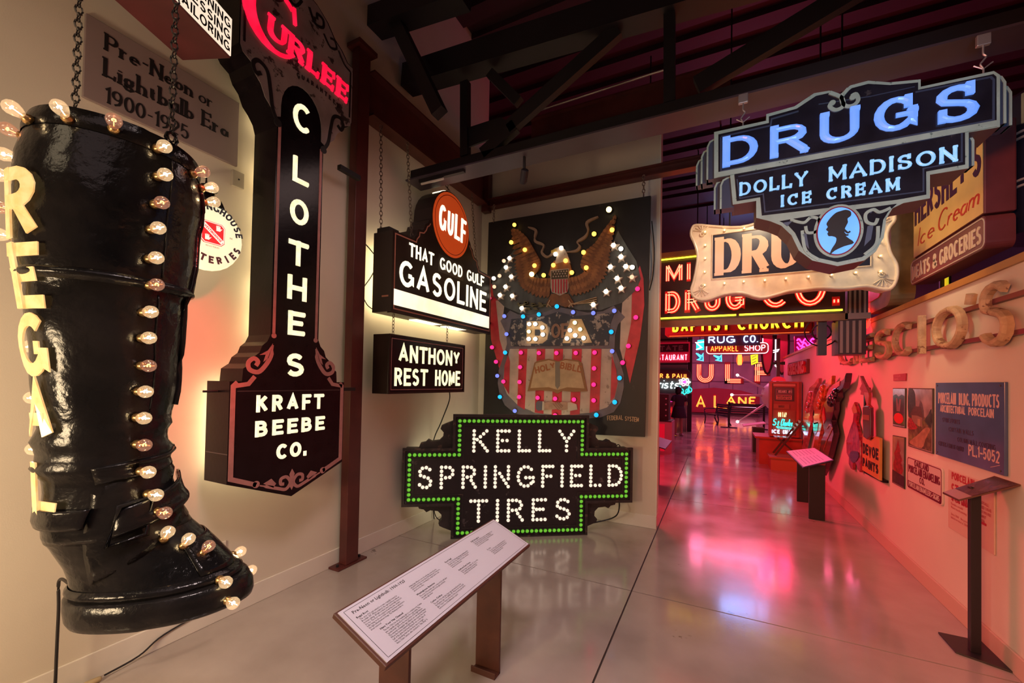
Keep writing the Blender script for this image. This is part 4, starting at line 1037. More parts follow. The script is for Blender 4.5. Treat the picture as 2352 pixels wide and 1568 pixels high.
# eagle wings: rows of overlapping feathers
def feather(mb, p, q, wd, w0_, w1_):
    P = Vector(p); Q = Vector(q); d = Q-P; n_ = Vector((-d.y, d.x)).normalized()
    pts = [P+n_*wd*.25, P+d*.3+n_*wd*.5, P+d*.75+n_*wd*.48, Q, P+d*.75-n_*wd*.45, P+d*.3-n_*wd*.5, P-n_*wd*.25]
    mb.prism([(v.x, v.y) for v in pts], w0_, w1_)
def wing(inner, outer, rows=1):
    I = smooth(PXL(inner), 4); O = smooth(PXL(outer), 4); n_ = 24
    def at(P, f_): x = f_*(len(P)-1); i = min(len(P)-2, int(x)); g = x-i; return Vector(P[i])*(1-g)+Vector(P[i+1])*g
    base = MB(); base.prism([tuple(p) for p in I]+[tuple(at(O, 1-k/12)*.55+at(I, 1-k/12)*.45) for k in range(13)], 0, L_[0]+.002)
    obj('wing', base, brown, t)
    for r_, (f0, f1, mm, wd) in enumerate(((.45,1.0,brown,.050), (.30,.72,brown2,.042), (.12,.48,brown,.036), (0,.28,brown2,.035))):
        for k in range(n_):
            f_ = (k+.5)/n_; a = at(I, f_)*(1-f0)+at(O, f_)*f0; b = at(I, f_)*(1-f1)+at(O, f_)*f1
            fm = MB(); feather(fm, a, b, wd*(1.0 if r_ else 1.15), L_[0]+.002+r_*.001, L_[0]+.004+r_*.001+.0004*(k % 2))
            obj('feather', fm, mm, t)
wing([(1192,530),(1212,546),(1232,580),(1243,602),(1238,622),(1225,634),(1240,640),(1268,640)],
     [(1176,528),(1178,560),(1182,600),(1185,625),(1192,650),(1205,668),(1235,684),(1262,686)])
wing([(1412,500),(1388,530),(1368,560),(1345,580),(1335,610),(1345,622),(1330,634),(1306,640)],
     [(1418,495),(1412,540),(1406,575),(1402,605),(1396,635),(1372,662),(1345,676),(1315,682)])
lay('tail', [(-0.116,1.774),(0.118,1.756),(0.199,1.619),(0.075,1.594),(-0.025,1.633),(-0.125,1.617),(-0.185,1.644)], brown)
lay('breast', [(-0.123,2.134),(-0.082,2.196),(0.064,2.191),(0.134,2.128),(0.159,2.005),(0.097,1.956),(-0.108,1.975),(-0.157,2.024)], brown2)
lay('neck', [(-0.053,2.227),(-0.031,2.280),(-0.102,2.294),(-0.126,2.325),(-0.073,2.352),(0.003,2.365),(0.062,2.319),(0.092,2.260),(0.134,2.139),(0.041,2.166),(-0.076,2.151)], cream)
lay('beak', [(-0.056,2.344),(-0.126,2.331),(-0.126,2.297),(-0.084,2.303),(-0.043,2.315)], mat('painted_yellow', (.55,.36,.08), .5))
lay('crest', [(-0.128,2.078),(0.118,2.075),(0.116,1.833),(0.100,1.779),(0.002,1.742),(-0.105,1.795),(-0.124,1.853)], cream)
lay('crest_top', [(-0.116,2.065),(0.112,2.064),(0.108,1.949),(-0.114,1.959)], mat('painted_dark_olive', (.07,.055,.03), .6))
for k in range(6):
    x0 = 1271+k*6.3; lay('crest_stripe', PXL([(x0,643),(x0+3,643),(x0+3,672+min(k,5-k)*2),(x0,671+min(k,5-k)*2)]), redp_)
stm = MB()
for r_, ny in enumerate((626, 631, 637)):
    for k in range(6 if r_ != 1 else 5):
        (p,) = PXL([(1274+k*6+(3 if r_ == 1 else 0), ny-.5*k*.6)]); stm.disc(p[0], p[1], .011, 0, L_[0]+.002, 5)
obj('crest_star', stm, cream, t)['kind'] = 'stuff'
fol = MB()
for (x, y, a) in ((1205,700,30),(1216,697,150),(1222,704,20),(1232,700,160),(1240,705,10),(1248,700,150),(1195,704,100),(1228,709,-20),(1212,708,-30)):
    (p,) = PXL([(x, y)]); q = (p[0]+.07*math.cos(math.radians(a)), p[1]+.05*math.sin(math.radians(a))); feather(fol, p, q, .028, 0, L_[0]+.001)
fol.ribbon(PXL([(1190,700),(1220,703),(1262,700)]), .008, 0, L_[0])
obj('olive_branch', fol, mat('painted_olive', (.12,.10,.045), .6), t)
arw = MB()
for k in range(3): arw.ribbon(PXL([(1312,700),(1372,684+k*5)]), .006, 0, L_[0])
for (a, b) in (((1266,690),(1258,706)), ((1262,700),(1268,706)), ((1308,690),(1318,706)), ((1314,698),(1324,700)), ((1314,699),(1308,706))): arw.ribbon(PXL([a, b]), .010, 0, L_[0]+.001)
obj('talon', arw, tan, t)
# bulbs of the board
def bulb_set(name, col, core, es, sample=True):
    g_ = glow('bulb_'+name, col, es, sample=sample)
    me = MB().lathe([(.020,0),(.030,.010),(.034,.026),(.030,.044),(.018,.056),(.004,.060)], 12).mesh('bulb', g_, True); recalc(me)
    so = MB().lathe([(.036,-.006),(.036,.006),(.024,.010)], 12).mesh('socket', core, True); recalc(so)
    return me, so
sock = mat('dark_socket', (.05,.03,.025), .5)
SETS = {'white': bulb_set('white', (1.0,.90,.66), sock, 6.0), 'amber': bulb_set('amber', (1.0,.50,.06), sock, 3.6),
        'pale': bulb_set('pale', (1.0,.58,.36), sock, 1.3), 'red': bulb_set('red', (1.0,.01,.10), sock, 3.5),
        'sky': bulb_set('sky', (.01,.48,1.0), sock, 1.25), 'violet': bulb_set('violet', (.20,.26,1.0), sock, 1.1), 'yellow': bulb_set('yellow', (1.0,.80,.30), sock, 3.2)}
def cbulb(px_list, kind, k=1.0, ww=.004):
    for p in px_list:
        me, so = SETS[kind]
        e = bpy.data.objects.new('bulb', me); COL.objects.link(e); e.parent = t; e.location = V3(p[0], p[1], ww+L_[0]*.5); e.scale = (k, k, k)
        e['label'] = {'white': 'white bulb', 'amber': 'amber bulb', 'pale': 'dim peach bulb', 'red': 'red bulb', 'sky': 'sky blue bulb', 'violet': 'violet bulb', 'yellow': 'yellow bulb'}[kind]
        s = bpy.data.objects.new('socket', so); COL.objects.link(s); s.parent = e
cbulb([(-0.693,2.507),(-0.490,2.382),(-0.348,2.158),(-0.217,2.019),(-0.087,2.135),(0.076,2.173),(0.159,2.016),(0.306,2.250),(0.343,2.057),(0.434,2.460),(0.652,2.477)], 'amber', .82)
cbulb([(-0.652,2.737)], 'amber', .75)
cbulb([(0.612,2.726),(-0.383,2.047)], 'yellow', 1.0)
cbulb([(0.015,2.341),(-0.060,2.272),(-0.714,2.297),(-0.765,2.179),(-0.683,2.046),(-0.766,1.918),(-0.950,2.048),(-0.850,1.812),(-0.664,1.787),(-0.519,1.614),(0.670,2.290),(0.759,2.237),(0.760,2.143),(0.638,2.036),(0.818,2.022),(0.893,2.004),(0.718,1.892),(0.765,1.773),(0.590,1.746),(0.437,1.598)], 'white', .80)
cbulb([(-0.800,2.271),(-0.862,2.075),(-0.940,1.933),(0.890,1.891)], 'pale', .75)
for (x, y) in ((1174,596),(1167,617),(1178,638),(1165,661),(1152,680),(1181,682),(1203,710),(1412,567),(1428,593),(1404,616),(1440,615),(1420,642),(1428,664),(1394,672),(1365,702),(1453,639)):
    (p,) = PXL([(x+1, y+1)]); stars = MB(); stars.prism([(p[0]+(.062 if k % 2 == 0 else .026)*math.sin(2*PI*k/10), p[1]+(.062 if k % 2 == 0 else .026)*math.cos(2*PI*k/10)) for k in range(10)], 0, L_[0]+.0005); obj('painted_star', stars, cream, t)

cbulb([(-0.408,1.400),(-0.321,1.397),(-0.410,1.206),(-0.317,1.203),(-0.222,1.347),(-0.214,1.257),(0.148,1.299),(0.110,1.197),(0.217,1.232),(0.324,1.196)], 'white', .80)
cbulb([(-0.412,1.303),(0.278,1.305),(0.209,1.390)], 'yellow', .78)
cbulb([(0.956,1.747),(0.941,1.417),(0.861,1.088),(0.798,0.894),(-1.012,1.782),(-1.025,1.440),(-0.956,1.108),(-0.890,0.911),(-0.771,0.646),(-0.520,1.030),(-0.264,1.021),(-0.025,1.018),(0.227,1.015),(0.463,1.017),(-0.528,0.840),(-0.531,0.644),(-0.533,0.448),(-0.271,0.446),(-0.032,0.443),(0.214,0.441),(0.461,0.440),(0.460,0.826),(0.458,0.630),(-0.029,0.234)], 'red', .78)
cbulb([(-0.030,1.606),(-0.498,1.503),(-0.274,1.519),(0.660,1.259),(-0.753,1.033),(0.765,0.714),(0.713,0.429),(0.496,0.267),(-0.819,0.439)], 'sky', .82)
cbulb([(-0.777,1.523),(0.184,1.521),(0.439,1.496),(0.692,1.508),(-0.738,1.280),(0.674,1.030),(-0.866,0.721),(-0.593,0.262)], 'violet', .78)
for (u_, lab) in ((-1.0, 'left chain holding the eagle board'), (1.0, 'right chain holding the eagle board')):
    chain('chain', (-1.8+u_, 4.96, 4.14), (-1.8+u_, 4.96, 3.89), lab, .05, .006)
o = obj('power_cable', MB().tube(smooth([(-.71,5.0,3.6),(-.69,5.08,3.3),(-.70,5.1,3.0),(-.73,5.04,2.8)], 5), .007, 6), ink)
tag(o, 'short black cable behind the right edge of the eagle board', 'cable')

# ------------------------------------------------------------------ tyre sign with reflector bulbs
t = fthing('KL', 'tire_sign', 'black cross shaped tires sign on the floor with white dotted letters edged in green lights', 'sign')
ku, kt, v1, v2, v3 = 1.265, .742, .365, .955, 1.32
cross = [(-kt,0),(kt,0),(kt,v1),(ku,v1),(ku,v2),(kt,v2),(kt,v3),(-kt,v3),(-kt,v2),(-ku,v2),(-ku,v1),(-kt,v1)]
obj('cabinet', MB().prism(cross, -.20, -.01), blk_rust, t, bevel=.012)
face_m = mat('kelly_face', (.020,.013,.018), .45, spots=(.10,.08,.085), spot_scale=9, spot_edge=.615, bump=.3, bscale=28)
obj('face_panel', MB().prism([(u*.985 if abs(u) > 1 else u*.97, .012+v*.982) for u, v in cross], -.01, 0), face_m, t)
rimk = MB(); rimk.ribbon(cross, .03, -.012, .018, closed=True); obj('rim', rimk, blk_rust, t)
def insetc(d): return [(-kt+d,d),(kt-d,d),(kt-d,v1+d),(ku-d,v1+d),(ku-d,v2-d),(kt-d,v2-d),(kt-d,v3-d),(-kt+d,v3-d),(-kt+d,v2-d),(-ku+d,v2-d),(-ku+d,v1+d),(-kt+d,v1+d)]
rl = MB(); rl.ribbon(insetc(.105), .010, 0, .008, closed=True); obj('inner_ledge', rl, blk_rust, t)
br = MB()
brk = [(kt,v2),(kt,v3-.06),(kt+.10,v3-.10),(kt+.14,v3-.12),(kt+.15,v3-.15),(kt+.115,v3-.19),(kt+.12,v3-.24),(kt+.16,v3-.28),(kt+.24,v3-.29),(kt+.28,v3-.27),(kt+.31,v3-.30),(kt+.36,v3-.31),(kt+.38,v2)]
for sx in (-1, 1):
    b1 = MB(); b1.prism([(sx*u, v) for u, v in brk], -.16, -.05); obj('corner_scroll', b1, blk_rust, t)
    b1 = MB(); b1.prism([(sx*u, v1-(v-v2)) for u, v in brk], -.16, -.05); obj('corner_scroll', b1, blk_rust, t)
gdm = glow('green_jewel', (.10,.62,.02), .50, base=(.10,.5,.02), col2=(.30,.85,.08), scale=45)
jew = MB().lathe([(.021,0),(.019,.008),(.012,.014),(.003,.016)], 10).mesh('green_lens', gdm, True); recalc(jew)
colr = MB().lathe([(.026,-.002),(.026,.004),(.020,.006)], 10).mesh('lens_collar', mat('green_collar', (.03,.10,.02), .4), True); recalc(colr)
def placem(me, name, u, v, w=0.0, sc=1.0, parent=None):
    e = bpy.data.objects.new(name, me); COL.objects.link(e); e.parent = parent or t; e.location = V3(u, v, w); e.scale = (sc, sc, sc); return e
path = insetc(.058)
for i in range(12):
    a, b = path[i], path[(i+1) % 12]; d = math.hypot(b[0]-a[0], b[1]-a[1]); n_ = round(d/.0515)
    for k in range(n_):
        e = placem(jew, 'green_lens', a[0]+(b[0]-a[0])*k/n_, a[1]+(b[1]-a[1])*k/n_, .003)
        placem(colr, 'lens_collar', 0, 0, 0, 1, e)
wdm = glow('white_lens', (1.0,.88,.72), 1.05, col2=(1.0,.74,.56), scale=60)
lens = MB().lathe([(.0190,0),(.0185,.008),(.0165,.011),(.008,.010),(.003,.007)], 10).mesh('white_lens', wdm, True); recalc(lens)
lets = {}
def dot_word(s, u0, u1, v0, h_):
    tt = .034; pos, kx = layout(s, h_, tt, u1-u0, .62)
    plate = MB()
    for ch, x in pos:
        _, st = glyph_strokes(ch, h_, tt, kx)
        for s2 in st:
            pts = [(u0+x+p[0], v0+p[1]) for p in s2]
            cl = math.hypot(pts[0][0]-pts[-1][0], pts[0][1]-pts[-1][1]) < 1e-4 and len(pts) > 3
            d = .022
            if not cl and len(pts) == 2:
                q = Vector((pts[1][0]-pts[0][0], pts[1][1]-pts[0][1])).normalized()*d; pts = [(pts[0][0]-q.x, pts[0][1]-q.y), (pts[1][0]+q.x, pts[1][1]+q.y)]
            plate.ribbon(pts, .062, 0, .007, closed=cl)
        for (a, b) in dots_along(st, .0430): placem(lens, 'white_lens', u0+x+a, v0+b, .006)
    obj('letter_plate', plate, mat('kelly_letter_plate', (.035,.022,.026), .45, bump=.2, bscale=30), t)
dot_word('KELLY', -.545, .60, .922, .250)
dot_word('SPRINGFIELD', -1.125, 1.165, .532, .250)
dot_word('TIRES', -.565, .565, .165, .250)
gls = MB().sbox(-.5, .3, v3, v3+.004, -.15, -.02)
obj('top_glow_slot', MB().sbox(-.62, -.30, v3, v3+.003, -.16, -.13).sbox(-.08, .15, v3, v3+.003, -.16, -.13), glow('slot_glow', (1,.9,.7), .9), t)
obj('back_panel', MB().prism([(u*.9, .06+v*.9) for u, v in cross], -.215, -.20), glow('back_panel_glow', (1.0,.93,.60), 1.15), t)
obj('lifting_eye', MB().tube([V3(1.15+.022*math.cos(a), v2+.012+.022*math.sin(a), -.1) for a in [2*PI*k/8 for k in range(8)]], .006, 5, closed=True), blk, t)
def klw(u, v, w=0.0):
    x, y, z, a = FR['KL']; a = math.radians(a); return Vector((x+u*math.cos(a)+w*math.sin(a), y+u*math.sin(a)-w*math.cos(a), z+v))
a_ = klw(1.22, .36, -.23); b_ = klw(.74, .1, -.25)
o = obj('power_cable', MB().tube(smooth([tuple(a_), (-1.0,4.8,.25), (-1.1,4.9,.12), tuple(klw(.85, .05, -.2))], 6), .008, 6), ink)
tag(o, 'black cable curving from the right end of the tire sign', 'cable')
o = obj('power_cable', MB().tube(smooth([tuple(klw(-.95,.37,-.1)), tuple(klw(-.93,.2,-.15)), tuple(klw(-.85,.14,-.15)), tuple(klw(-.72,.16,-.15)), tuple(klw(-.70,.36,-.15))], 6), .005, 6), ink)
tag(o, 'looped thin cable under the left arm of the tire sign', 'cable')

# ------------------------------------------------------------------ reading rail in the foreground
t = thing('information_rail', 'long tilted information panel on brown legs in the foreground', 'lectern', (-1.2, 1.83, 0))
brs = mat('rust_brown_steel', (.10,.030,.018), .5, var=.2, scale=8, bump=.05, bscale=60)
tilt = math.atan2(-.10, .255)
xa, xb, za, zb = -1.345+1.2, -1.068+1.2, .775, .655
yl, yr = 1.165-1.83, 2.455-1.83
dx, dz = xb-xa, zb-za; ln = math.hypot(dx, dz); ux, uz = dx/ln, dz/ln; nx, nz = -uz, ux
def slab(x_in, y_in, n0, n1):
    mb = MB(); P = []
    for n_ in (n0, n1):
        for (s, y) in ((x_in, yl+y_in), (ln-x_in, yl+y_in), (ln-x_in, yr-y_in), (x_in, yr-y_in)):
            P.append((xa+ux*s+nx*n_, y, za+uz*s+nz*n_))
    return mb.add(P, [(0,3,2,1),(4,5,6,7),(0,1,5,4),(1,2,6,5),(2,3,7,6),(3,0,4,7)])
obj('tray', slab(0, 0, -.022, 0), brs, t, bevel=.003)
panelm = mat('printed_panel_lilac', (.70,.67,.78), .35)
pn = obj('printed_panel', slab(.010, .012, 0, .004), panelm, t)
# print: a frame carrying local coordinates (reading direction +Y, top edge towards the wall)
pf = Matrix(((0, -ux, nx, xa+ux*ln), (1, 0, 0, yl), (0, -uz, nz, za+uz*ln), (0, 0, 0, 1)))
def ptext(body, x, y, size, bold=0.0, sp=1.0, sx=1.0):
    c_ = bpy.data.curves.new('print', 'FONT'); c_.body = body; c_.size = size; c_.offset = bold*size; c_.resolution_u = 1; c_.space_line = sp
    o_ = bpy.data.objects.new('print', c_); COL.objects.link(o_); dg = bpy.context.evaluated_depsgraph_get()
    me = bpy.data.meshes.new_from_object(o_.evaluated_get(dg)); bpy.data.objects.remove(o_)
    me.transform(pf @ Matrix.Translation((x, y, .0046)) @ Matrix.Diagonal((sx, 1, 1, 1)))
    me.materials.clear(); me.materials.append(ink)
    o2 = bpy.data.objects.new('printed_text', me); COL.objects.link(o2); o2.parent = t; return o2
bx_ = MB()
for (a, b) in (((.03,.022),(yr-yl-.03,.022)), ((yr-yl-.03,.022),(yr-yl-.03,ln-.022)), ((yr-yl-.03,ln-.022),(.03,ln-.022)), ((.03,ln-.022),(.03,.022))):
    mbx = MB(); d = Vector((b[0]-a[0], b[1]-a[1])).normalized(); n_ = Vector((-d.y, d.x))*.0008
    bx_.add([pf @ Vector((p[0], p[1], .0045)) for p in ((a[0]-n_.x, a[1]-n_.y), (b[0]-n_.x, b[1]-n_.y), (b[0]+n_.x, b[1]+n_.y), (a[0]+n_.x, a[1]+n_.y))], [(0,1,2,3)])
obj('print_border', bx_, ink, t)
ptext('Pre-Neon or Lightbulb: 1900-1925', .055, ln-.052, .022, .012)
def para(title, lines, x, y, w_=.2):
    ptext(title, x, y, .0135, .018)
    ptext('\n'.join(lines), x+.006, y-.0135, .0120, .0, .88, .76)
para('Regal Boot', ['The circa 1910 cast animal boot was originally located in', 'Brooklyn, NY. When acquired, the sign had been without', 'its brass tubing. All light sockets were electrically dead and', 'the toe. The boot was peppered and the two electric', 'bulbs hung on the porcelain sockets and were attached to', 'the light advertisement image. The flashing border to', 'show restored.'], .052, ln-.078)
para('Have Your Hat Cleaned', ['The late 1930s hat shop hanging sign is a complex sort of what', 'was originally designed to be a globe for a gas pump. The', '"upside-down" globe is the top portion of the light fixture.', 'The internal rectangular sign utilized our own internal lamps.', 'When the former painted glass sign was reused, the lower', 'half of the globe had been blacked out, so the type of', 'lens, indicating that the hat shop was no longer', 'there. Dave Carson, who donated it, "Hat Shop" it.'], .090, ln-.175)
para('', ['vintage bags influence over the wall sign restored by the', 'sign guild in on the corner above Broadway and Commerce,', 'each set with bulbs, recreating the original pattern and', 'placed on the sides.'], .345, ln-.075)
para('Westinghouse Batteries', ['The circa 1920 portable sign is composed of a milk glass', 'lens with the logo painted on the glass and black.', 'see the sign below.'], .345, ln-.145)
para('Curlee Clothes', ['The early 1920s milk glass letter sign was manufactured by', 'the Flexlume Sign Corp, Buffalo, NY. Made for the very small', 'glass "Curlee" letters at the top of the projecting sign and the', 'restored here at Northwestern request.'], .365, ln-.215)
para('Good Gulf', ['The circa 1920s milk glass sign was manufactured by', 'Flexlume Sign Corp., Buffalo, NY. The letters glow', 'clearly at every angle, and the shape over time.', 'donated by this museum.'], .635, ln-.085)
para('Anthony Rest Home', ['Flexlume Sign Corp, Buffalo, NY. Circa 1920.', 'The small hanging sign was made for a', 'boarding house at Rochester, MN.'], .655, ln-.165)
para('Kelly Springfield', ['The circa 1919 double-faced sign was constructed of copper', 'with green glass jewels and white lenses around the', 'border. Located in Connecticut, it was restored by the', 'museum and wired for the display.'], .920, ln-.065)
para('D of A', ['The circa 1900 sign of a lodge was hand painted on', 'wooden panels, with coloured bulbs fixed at the', 'center. It was seen as a sign at conventions and', 'was donated by its last owner.'], .955, ln-.165)
for (yy, h_) in ((2.16, .70), (1.36, .70)):
    y0 = yy-1.83
    obj('leg', MB().box(-.08, .08, y0-.008, y0+.008, .0, .655).box(-.08, .08, y0-.06, y0+.008, 0, .012).box(-.08, .08, y0-.0605, y0-.052, 0, .035), brs, t, bevel=.002)
    obj('top_bracket', MB().box(-.07, .07, y0, y0+.05, .640, .648), brs, t)

# ------------------------------------------------------------------ drugs sign hanging from the truss
t = fthing('DR', 'drugs_sign', 'big blue lit drugs sign with ice cream lettering and black head cameo, nearest hanging sign', 'sign')
dkb = mat('dark_blue_black_enamel', (.012,.014,.026), .22, var=.4, scale=5, spots=(.05,.055,.07), spot_scale=11, spot_edge=.66, coat=.3)
band = mat('pale_green_grey_border', (.28,.46,.46), .4, var=.15, scale=9, spots=(.10,.19,.20), spot_scale=25, spot_edge=.62)
dbl = mat('slate_blue_line', (.035,.060,.125), .4)
OUT = [(-0.733,1.127),(-0.411,1.124),(-0.411,1.169),(-0.249,1.178),(-0.142,1.235),(-0.061,1.228),(-0.004,1.188),(0.047,1.229),(0.136,1.232),(0.241,1.189),(0.384,1.163),(0.384,1.118),(0.695,1.114),(0.720,1.083),(0.719,0.787),(0.592,0.788),(0.592,0.579),(0.426,0.576),(0.426,0.435),(0.306,0.427),(0.256,0.404),(0.227,0.344),(0.215,0.230),(0.178,0.148),(0.121,0.098),(-0.012,0.077),(-0.145,0.128),(-0.219,0.203),(-0.261,0.311),(-0.318,0.384),(-0.380,0.423),(-0.465,0.461),(-0.466,0.579),(-0.609,0.577),(-0.628,0.791),(-0.730,0.790)]
obj('cabinet', MB().prism(OUT, -.22, -.004), mat('sign_side_pink', (.10,.055,.07), .5), t)
obj('face_panel', MB().prism(OUT, -.004, 0), band, t)
INN = [(-0.705,1.101),(-0.395,1.102),(-0.396,1.147),(-0.237,1.157),(-0.132,1.212),(-0.061,1.211),(0.001,1.164),(0.054,1.207),(0.136,1.210),(0.241,1.170),(0.371,1.146),(0.371,1.101),(0.692,1.095),(0.704,1.076),(0.704,0.811),(0.575,0.807),(0.576,0.603),(0.408,0.598),(0.409,0.459),(0.276,0.452),(-0.432,0.470),(-0.443,0.599),(-0.585,0.597),(-0.603,0.811),(-0.702,0.813)]
obj('black_field', MB().prism(INN, 0, .003), dkb, t)
def rl(name, px, wd, m, w1=.006, closed=False, par=None):
    mb = MB(); mb.ribbon(px, wd, 0, w1, closed=closed); return obj(name, mb, m, par or t)
rl('border_line', [(-0.688,1.078),(-0.385,1.081),(-0.380,1.125),(-0.227,1.136)], .010, dbl)
rl('border_line', [(0.359,1.089),(0.681,1.080),(0.692,1.062),(0.691,0.832),(-0.686,0.829),(-0.688,1.078)], .010, dbl)
rl('cross_band', [(-0.708,0.808),(0.707,0.808)], .036, band, .007)
rl('border_line', [(-0.576,0.768),(0.561,0.793),(0.561,0.622),(0.395,0.617),(0.395,0.480),(-0.414,0.491),(-0.425,0.617),(-0.566,0.612),(-0.584,0.751)], .008, dbl)
rl('upper_line', [(-0.118,1.152),(0.149,1.126),(0.355,1.124)], .005, dbl)
# crest scrolls at the top
cs = MB()
for pts in ([(1905,214),(1932,226),(1935,246),(1918,254),(1905,246),(1910,236)], [(1948,205),(1932,226),(1940,244),(1958,244),(1970,232),(1965,218),(1955,222)]):
    P_ = smooth(PXD(pts), 5); cs.ribbon(P_, .022, 0, .010)
cs.disc(*PXD([(1911,238)])[0], .018, 0, .011, 10); cs.disc(*PXD([(1958,225)])[0], .018, 0, .011, 10)
obj('crest_scroll', cs, band, t)
# lower apron with scrolls around the cameo
obj('apron_field', MB().prism([(-0.330,0.415),(-0.161,0.423),(0.120,0.427),(0.276,0.427),(0.235,0.386),(0.211,0.339),(0.198,0.232),(0.161,0.164),(0.110,0.121),(-0.013,0.102),(-0.136,0.150),(-0.202,0.222),(-0.241,0.323),(-0.286,0.388)], 0, .003), dkb, t)
sc1 = MB()
for pts in ([(1815,505),(1845,512),(1862,500),(1880,505),(1878,530),(1855,535),(1850,520)], [(2045,478),(2020,488),(2005,482),(1988,492),(1990,510),(2008,515),(2015,502)],
            [(1842,530),(1850,575),(1880,597)], [(2016,520),(2012,560),(1985,585)]):
    P_ = smooth(PXD(pts), 5); sc1 = MB(); sc1.ribbon(P_, .018, 0, .008); obj('apron_scroll', sc1, band, t)
tear = MB()
for pts in ([(1838,535),(1852,537),(1858,572),(1848,560)], [(1992,520),(2006,516),(2000,550),(1984,566)], [(1798,512),(1820,508),(1808,520)], [(1990,484),(2010,478),(2000,490)]):
    tear = MB(); tear.prism(PXD(pts), 0, .006); obj('apron_inlay', tear, mat('slate_blue_inlay', (.07,.11,.20), .4), t)
CC = [(-0.013,0.301),(-0.132,0.318),(0.101,0.285),(-0.014,0.459),(-0.013,0.141)]
cu, cv = CC[0][0], (CC[3][1]+CC[4][1])/2; cr = (CC[2][0]-CC[1][0])/2; cq = (CC[3][1]-CC[4][1])/2-cr
obj('cameo_ring', MB().disc(cu, cv, cr+.012, 0, .008, 40, ry=cr+cq+.012), band, t)
obj('cameo_red_ring', MB().disc(cu, cv, cr-.002, .008, .011, 40, ry=cr+cq-.002), mat('cameo_red', (.20,.015,.04), .3), t)
cam_g = glow('cameo_blue_glass', (.09,.33,.90), .95, base=(.1,.3,.6), col2=(.16,.45,1.0), scale=4)
obj('cameo_glass', MB().disc(cu, cv, cr-.010, .011, .015, 40, ry=cr+cq-.010), cam_g, t)
obj('head_silhouette', MB().prism(smooth([(-0.005,0.423),(0.024,0.427),(0.048,0.412),(0.050,0.386),(0.033,0.370),(0.035,0.347),(0.027,0.326),(0.018,0.299),(0.025,0.259),(0.066,0.212),(0.016,0.196),(-0.031,0.174),(-0.058,0.149),(-0.047,0.187),(-0.027,0.224),(-0.024,0.255),(-0.045,0.269),(-0.063,0.272),(-0.070,0.290),(-0.065,0.300),(-0.077,0.316),(-0.068,0.332),(-0.075,0.350),(-0.068,0.369),(-0.050,0.394),(-0.027,0.416)], 3, True), .015, .018), ink, t)
cu_ = MB()
for pts in ([(1936,528),(1945,536),(1951,533)], [(1933,532),(1940,541),(1947,541)]): cu_.ribbon(smooth(PXD(pts), 4), .010, .015, .019)
obj('hair_curl', cu_, ink, t)
blueg = glow('lit_blue_glass', (.10,.27,.88), .92, base=(.12,.26,.6), col2=(.15,.33,.92), scale=5)
blue2 = glow('lit_ice_blue_glass', (.16,.45,.85), .85, base=(.2,.4,.6), col2=(.28,.62,.95), scale=22)
blueb = glow('lit_blue_back', (.25,.42,1.0), 3.0)
DL = [(-0.678,0.871),(-0.458,0.866),(-0.389,0.865),(-0.168,0.864),(-0.112,0.868),(0.094,0.875),(0.163,0.869),(0.369,0.876),(0.437,0.864),(0.637,0.877)]
hh = [.215,.215,.215,.225,.235]
for i, ch in enumerate('DRUGS'):
    a, b = DL[2*i], DL[2*i+1]; v = [.850,.850,.865,.868,.850][i]
    letters(t, ch, (a[0], v), (b[0], v), hh[i], .050, blueg, .003, .026, prof='ridge', thin=.030, serif=.5)
    letters(t, ch, (a[0], v), (b[0], v), hh[i], .055, blueb, -.232, -.22, separate=False, name='back_lettering')
AX = [(-0.569,0.631),(-0.174,0.622),(-0.062,0.620),(0.543,0.613),(-0.570,0.724),(-0.323,0.500),(-0.154,0.491),(-0.075,0.495),(0.288,0.489),(-0.324,0.571)]
letters(t, 'DOLLY', (AX[0][0], .628), (AX[1][0], .628), .095, .019, blue2, .003, .014, prof='ridge', thin=.013, serif=.55)
letters(t, 'MADISON', (AX[2][0], .628), (AX[3][0], .628), .095, .019, blue2, .003, .014, prof='ridge', thin=.013, serif=.55)
letters(t, 'ICE', (AX[5][0], .508), (AX[6][0], .508), .080, .018, blue2, .003, .014, prof='ridge', thin=.012, serif=.55, gap=.5)
letters(t, 'CREAM', (AX[7][0], .508), (AX[8][0], .508), .080, .018, blue2, .003, .014, prof='ridge', thin=.012, serif=.55, gap=.5)
# stepped fins at both ends
def fin(u0, u1, v0, v1, w0, w1, side, r=.05):
    if side > 0: pts = [(u0,v0),(u1,v0),(u1,v1-r),(u1-r*.3,v1-r*.3),(u1-r,v1),(u0,v1)]
    else: pts = [(u1,v0),(u1,v1),(u0+r,v1),(u0+r*.3,v1-r*.3),(u0,v1-r),(u0,v0)]
    obj('fin', MB().prism(pts, w0, w1), dbl, t, bevel=0)
    rl('fin_edge', [p for p in (pts[1:5] if side > 0 else pts[2:6])], .010, band, w1) if False else None
    mb = MB(); mb.ribbon([(p[0]-(.005 if side > 0 else -.005), p[1]) for p in (pts[1:6] if side > 0 else pts[1:6])], .012, w0, w1+.004); obj('fin_edge', mb, band, t)
fin(-.78, -.70, .80, 1.09, -.12, -.03, -1); fin(-.82, -.74, .80, 1.05, -.17, -.08, -1); fin(-.855, -.80, .81, 1.01, -.2, -.12, -1)
fin(.66, .755, .815, 1.10, -.12, -.03, 1); fin(.72, .80, .82, 1.06, -.17, -.08, 1)
fin(.50, .60, .60, .81, -.12, -.03, 1); fin(.56, .645, .62, .82, -.17, -.08, 1)
fin(-.69, -.60, .57, .79, -.12, -.03, -1); fin(-.73, -.65, .59, .80, -.17, -.08, -1)
rivs = MB()
for k in range(9): rivs.disc(-.66+k*.165, .80+.0, .004, .007, .009, 6)
obj('rivet', rivs, band, t)
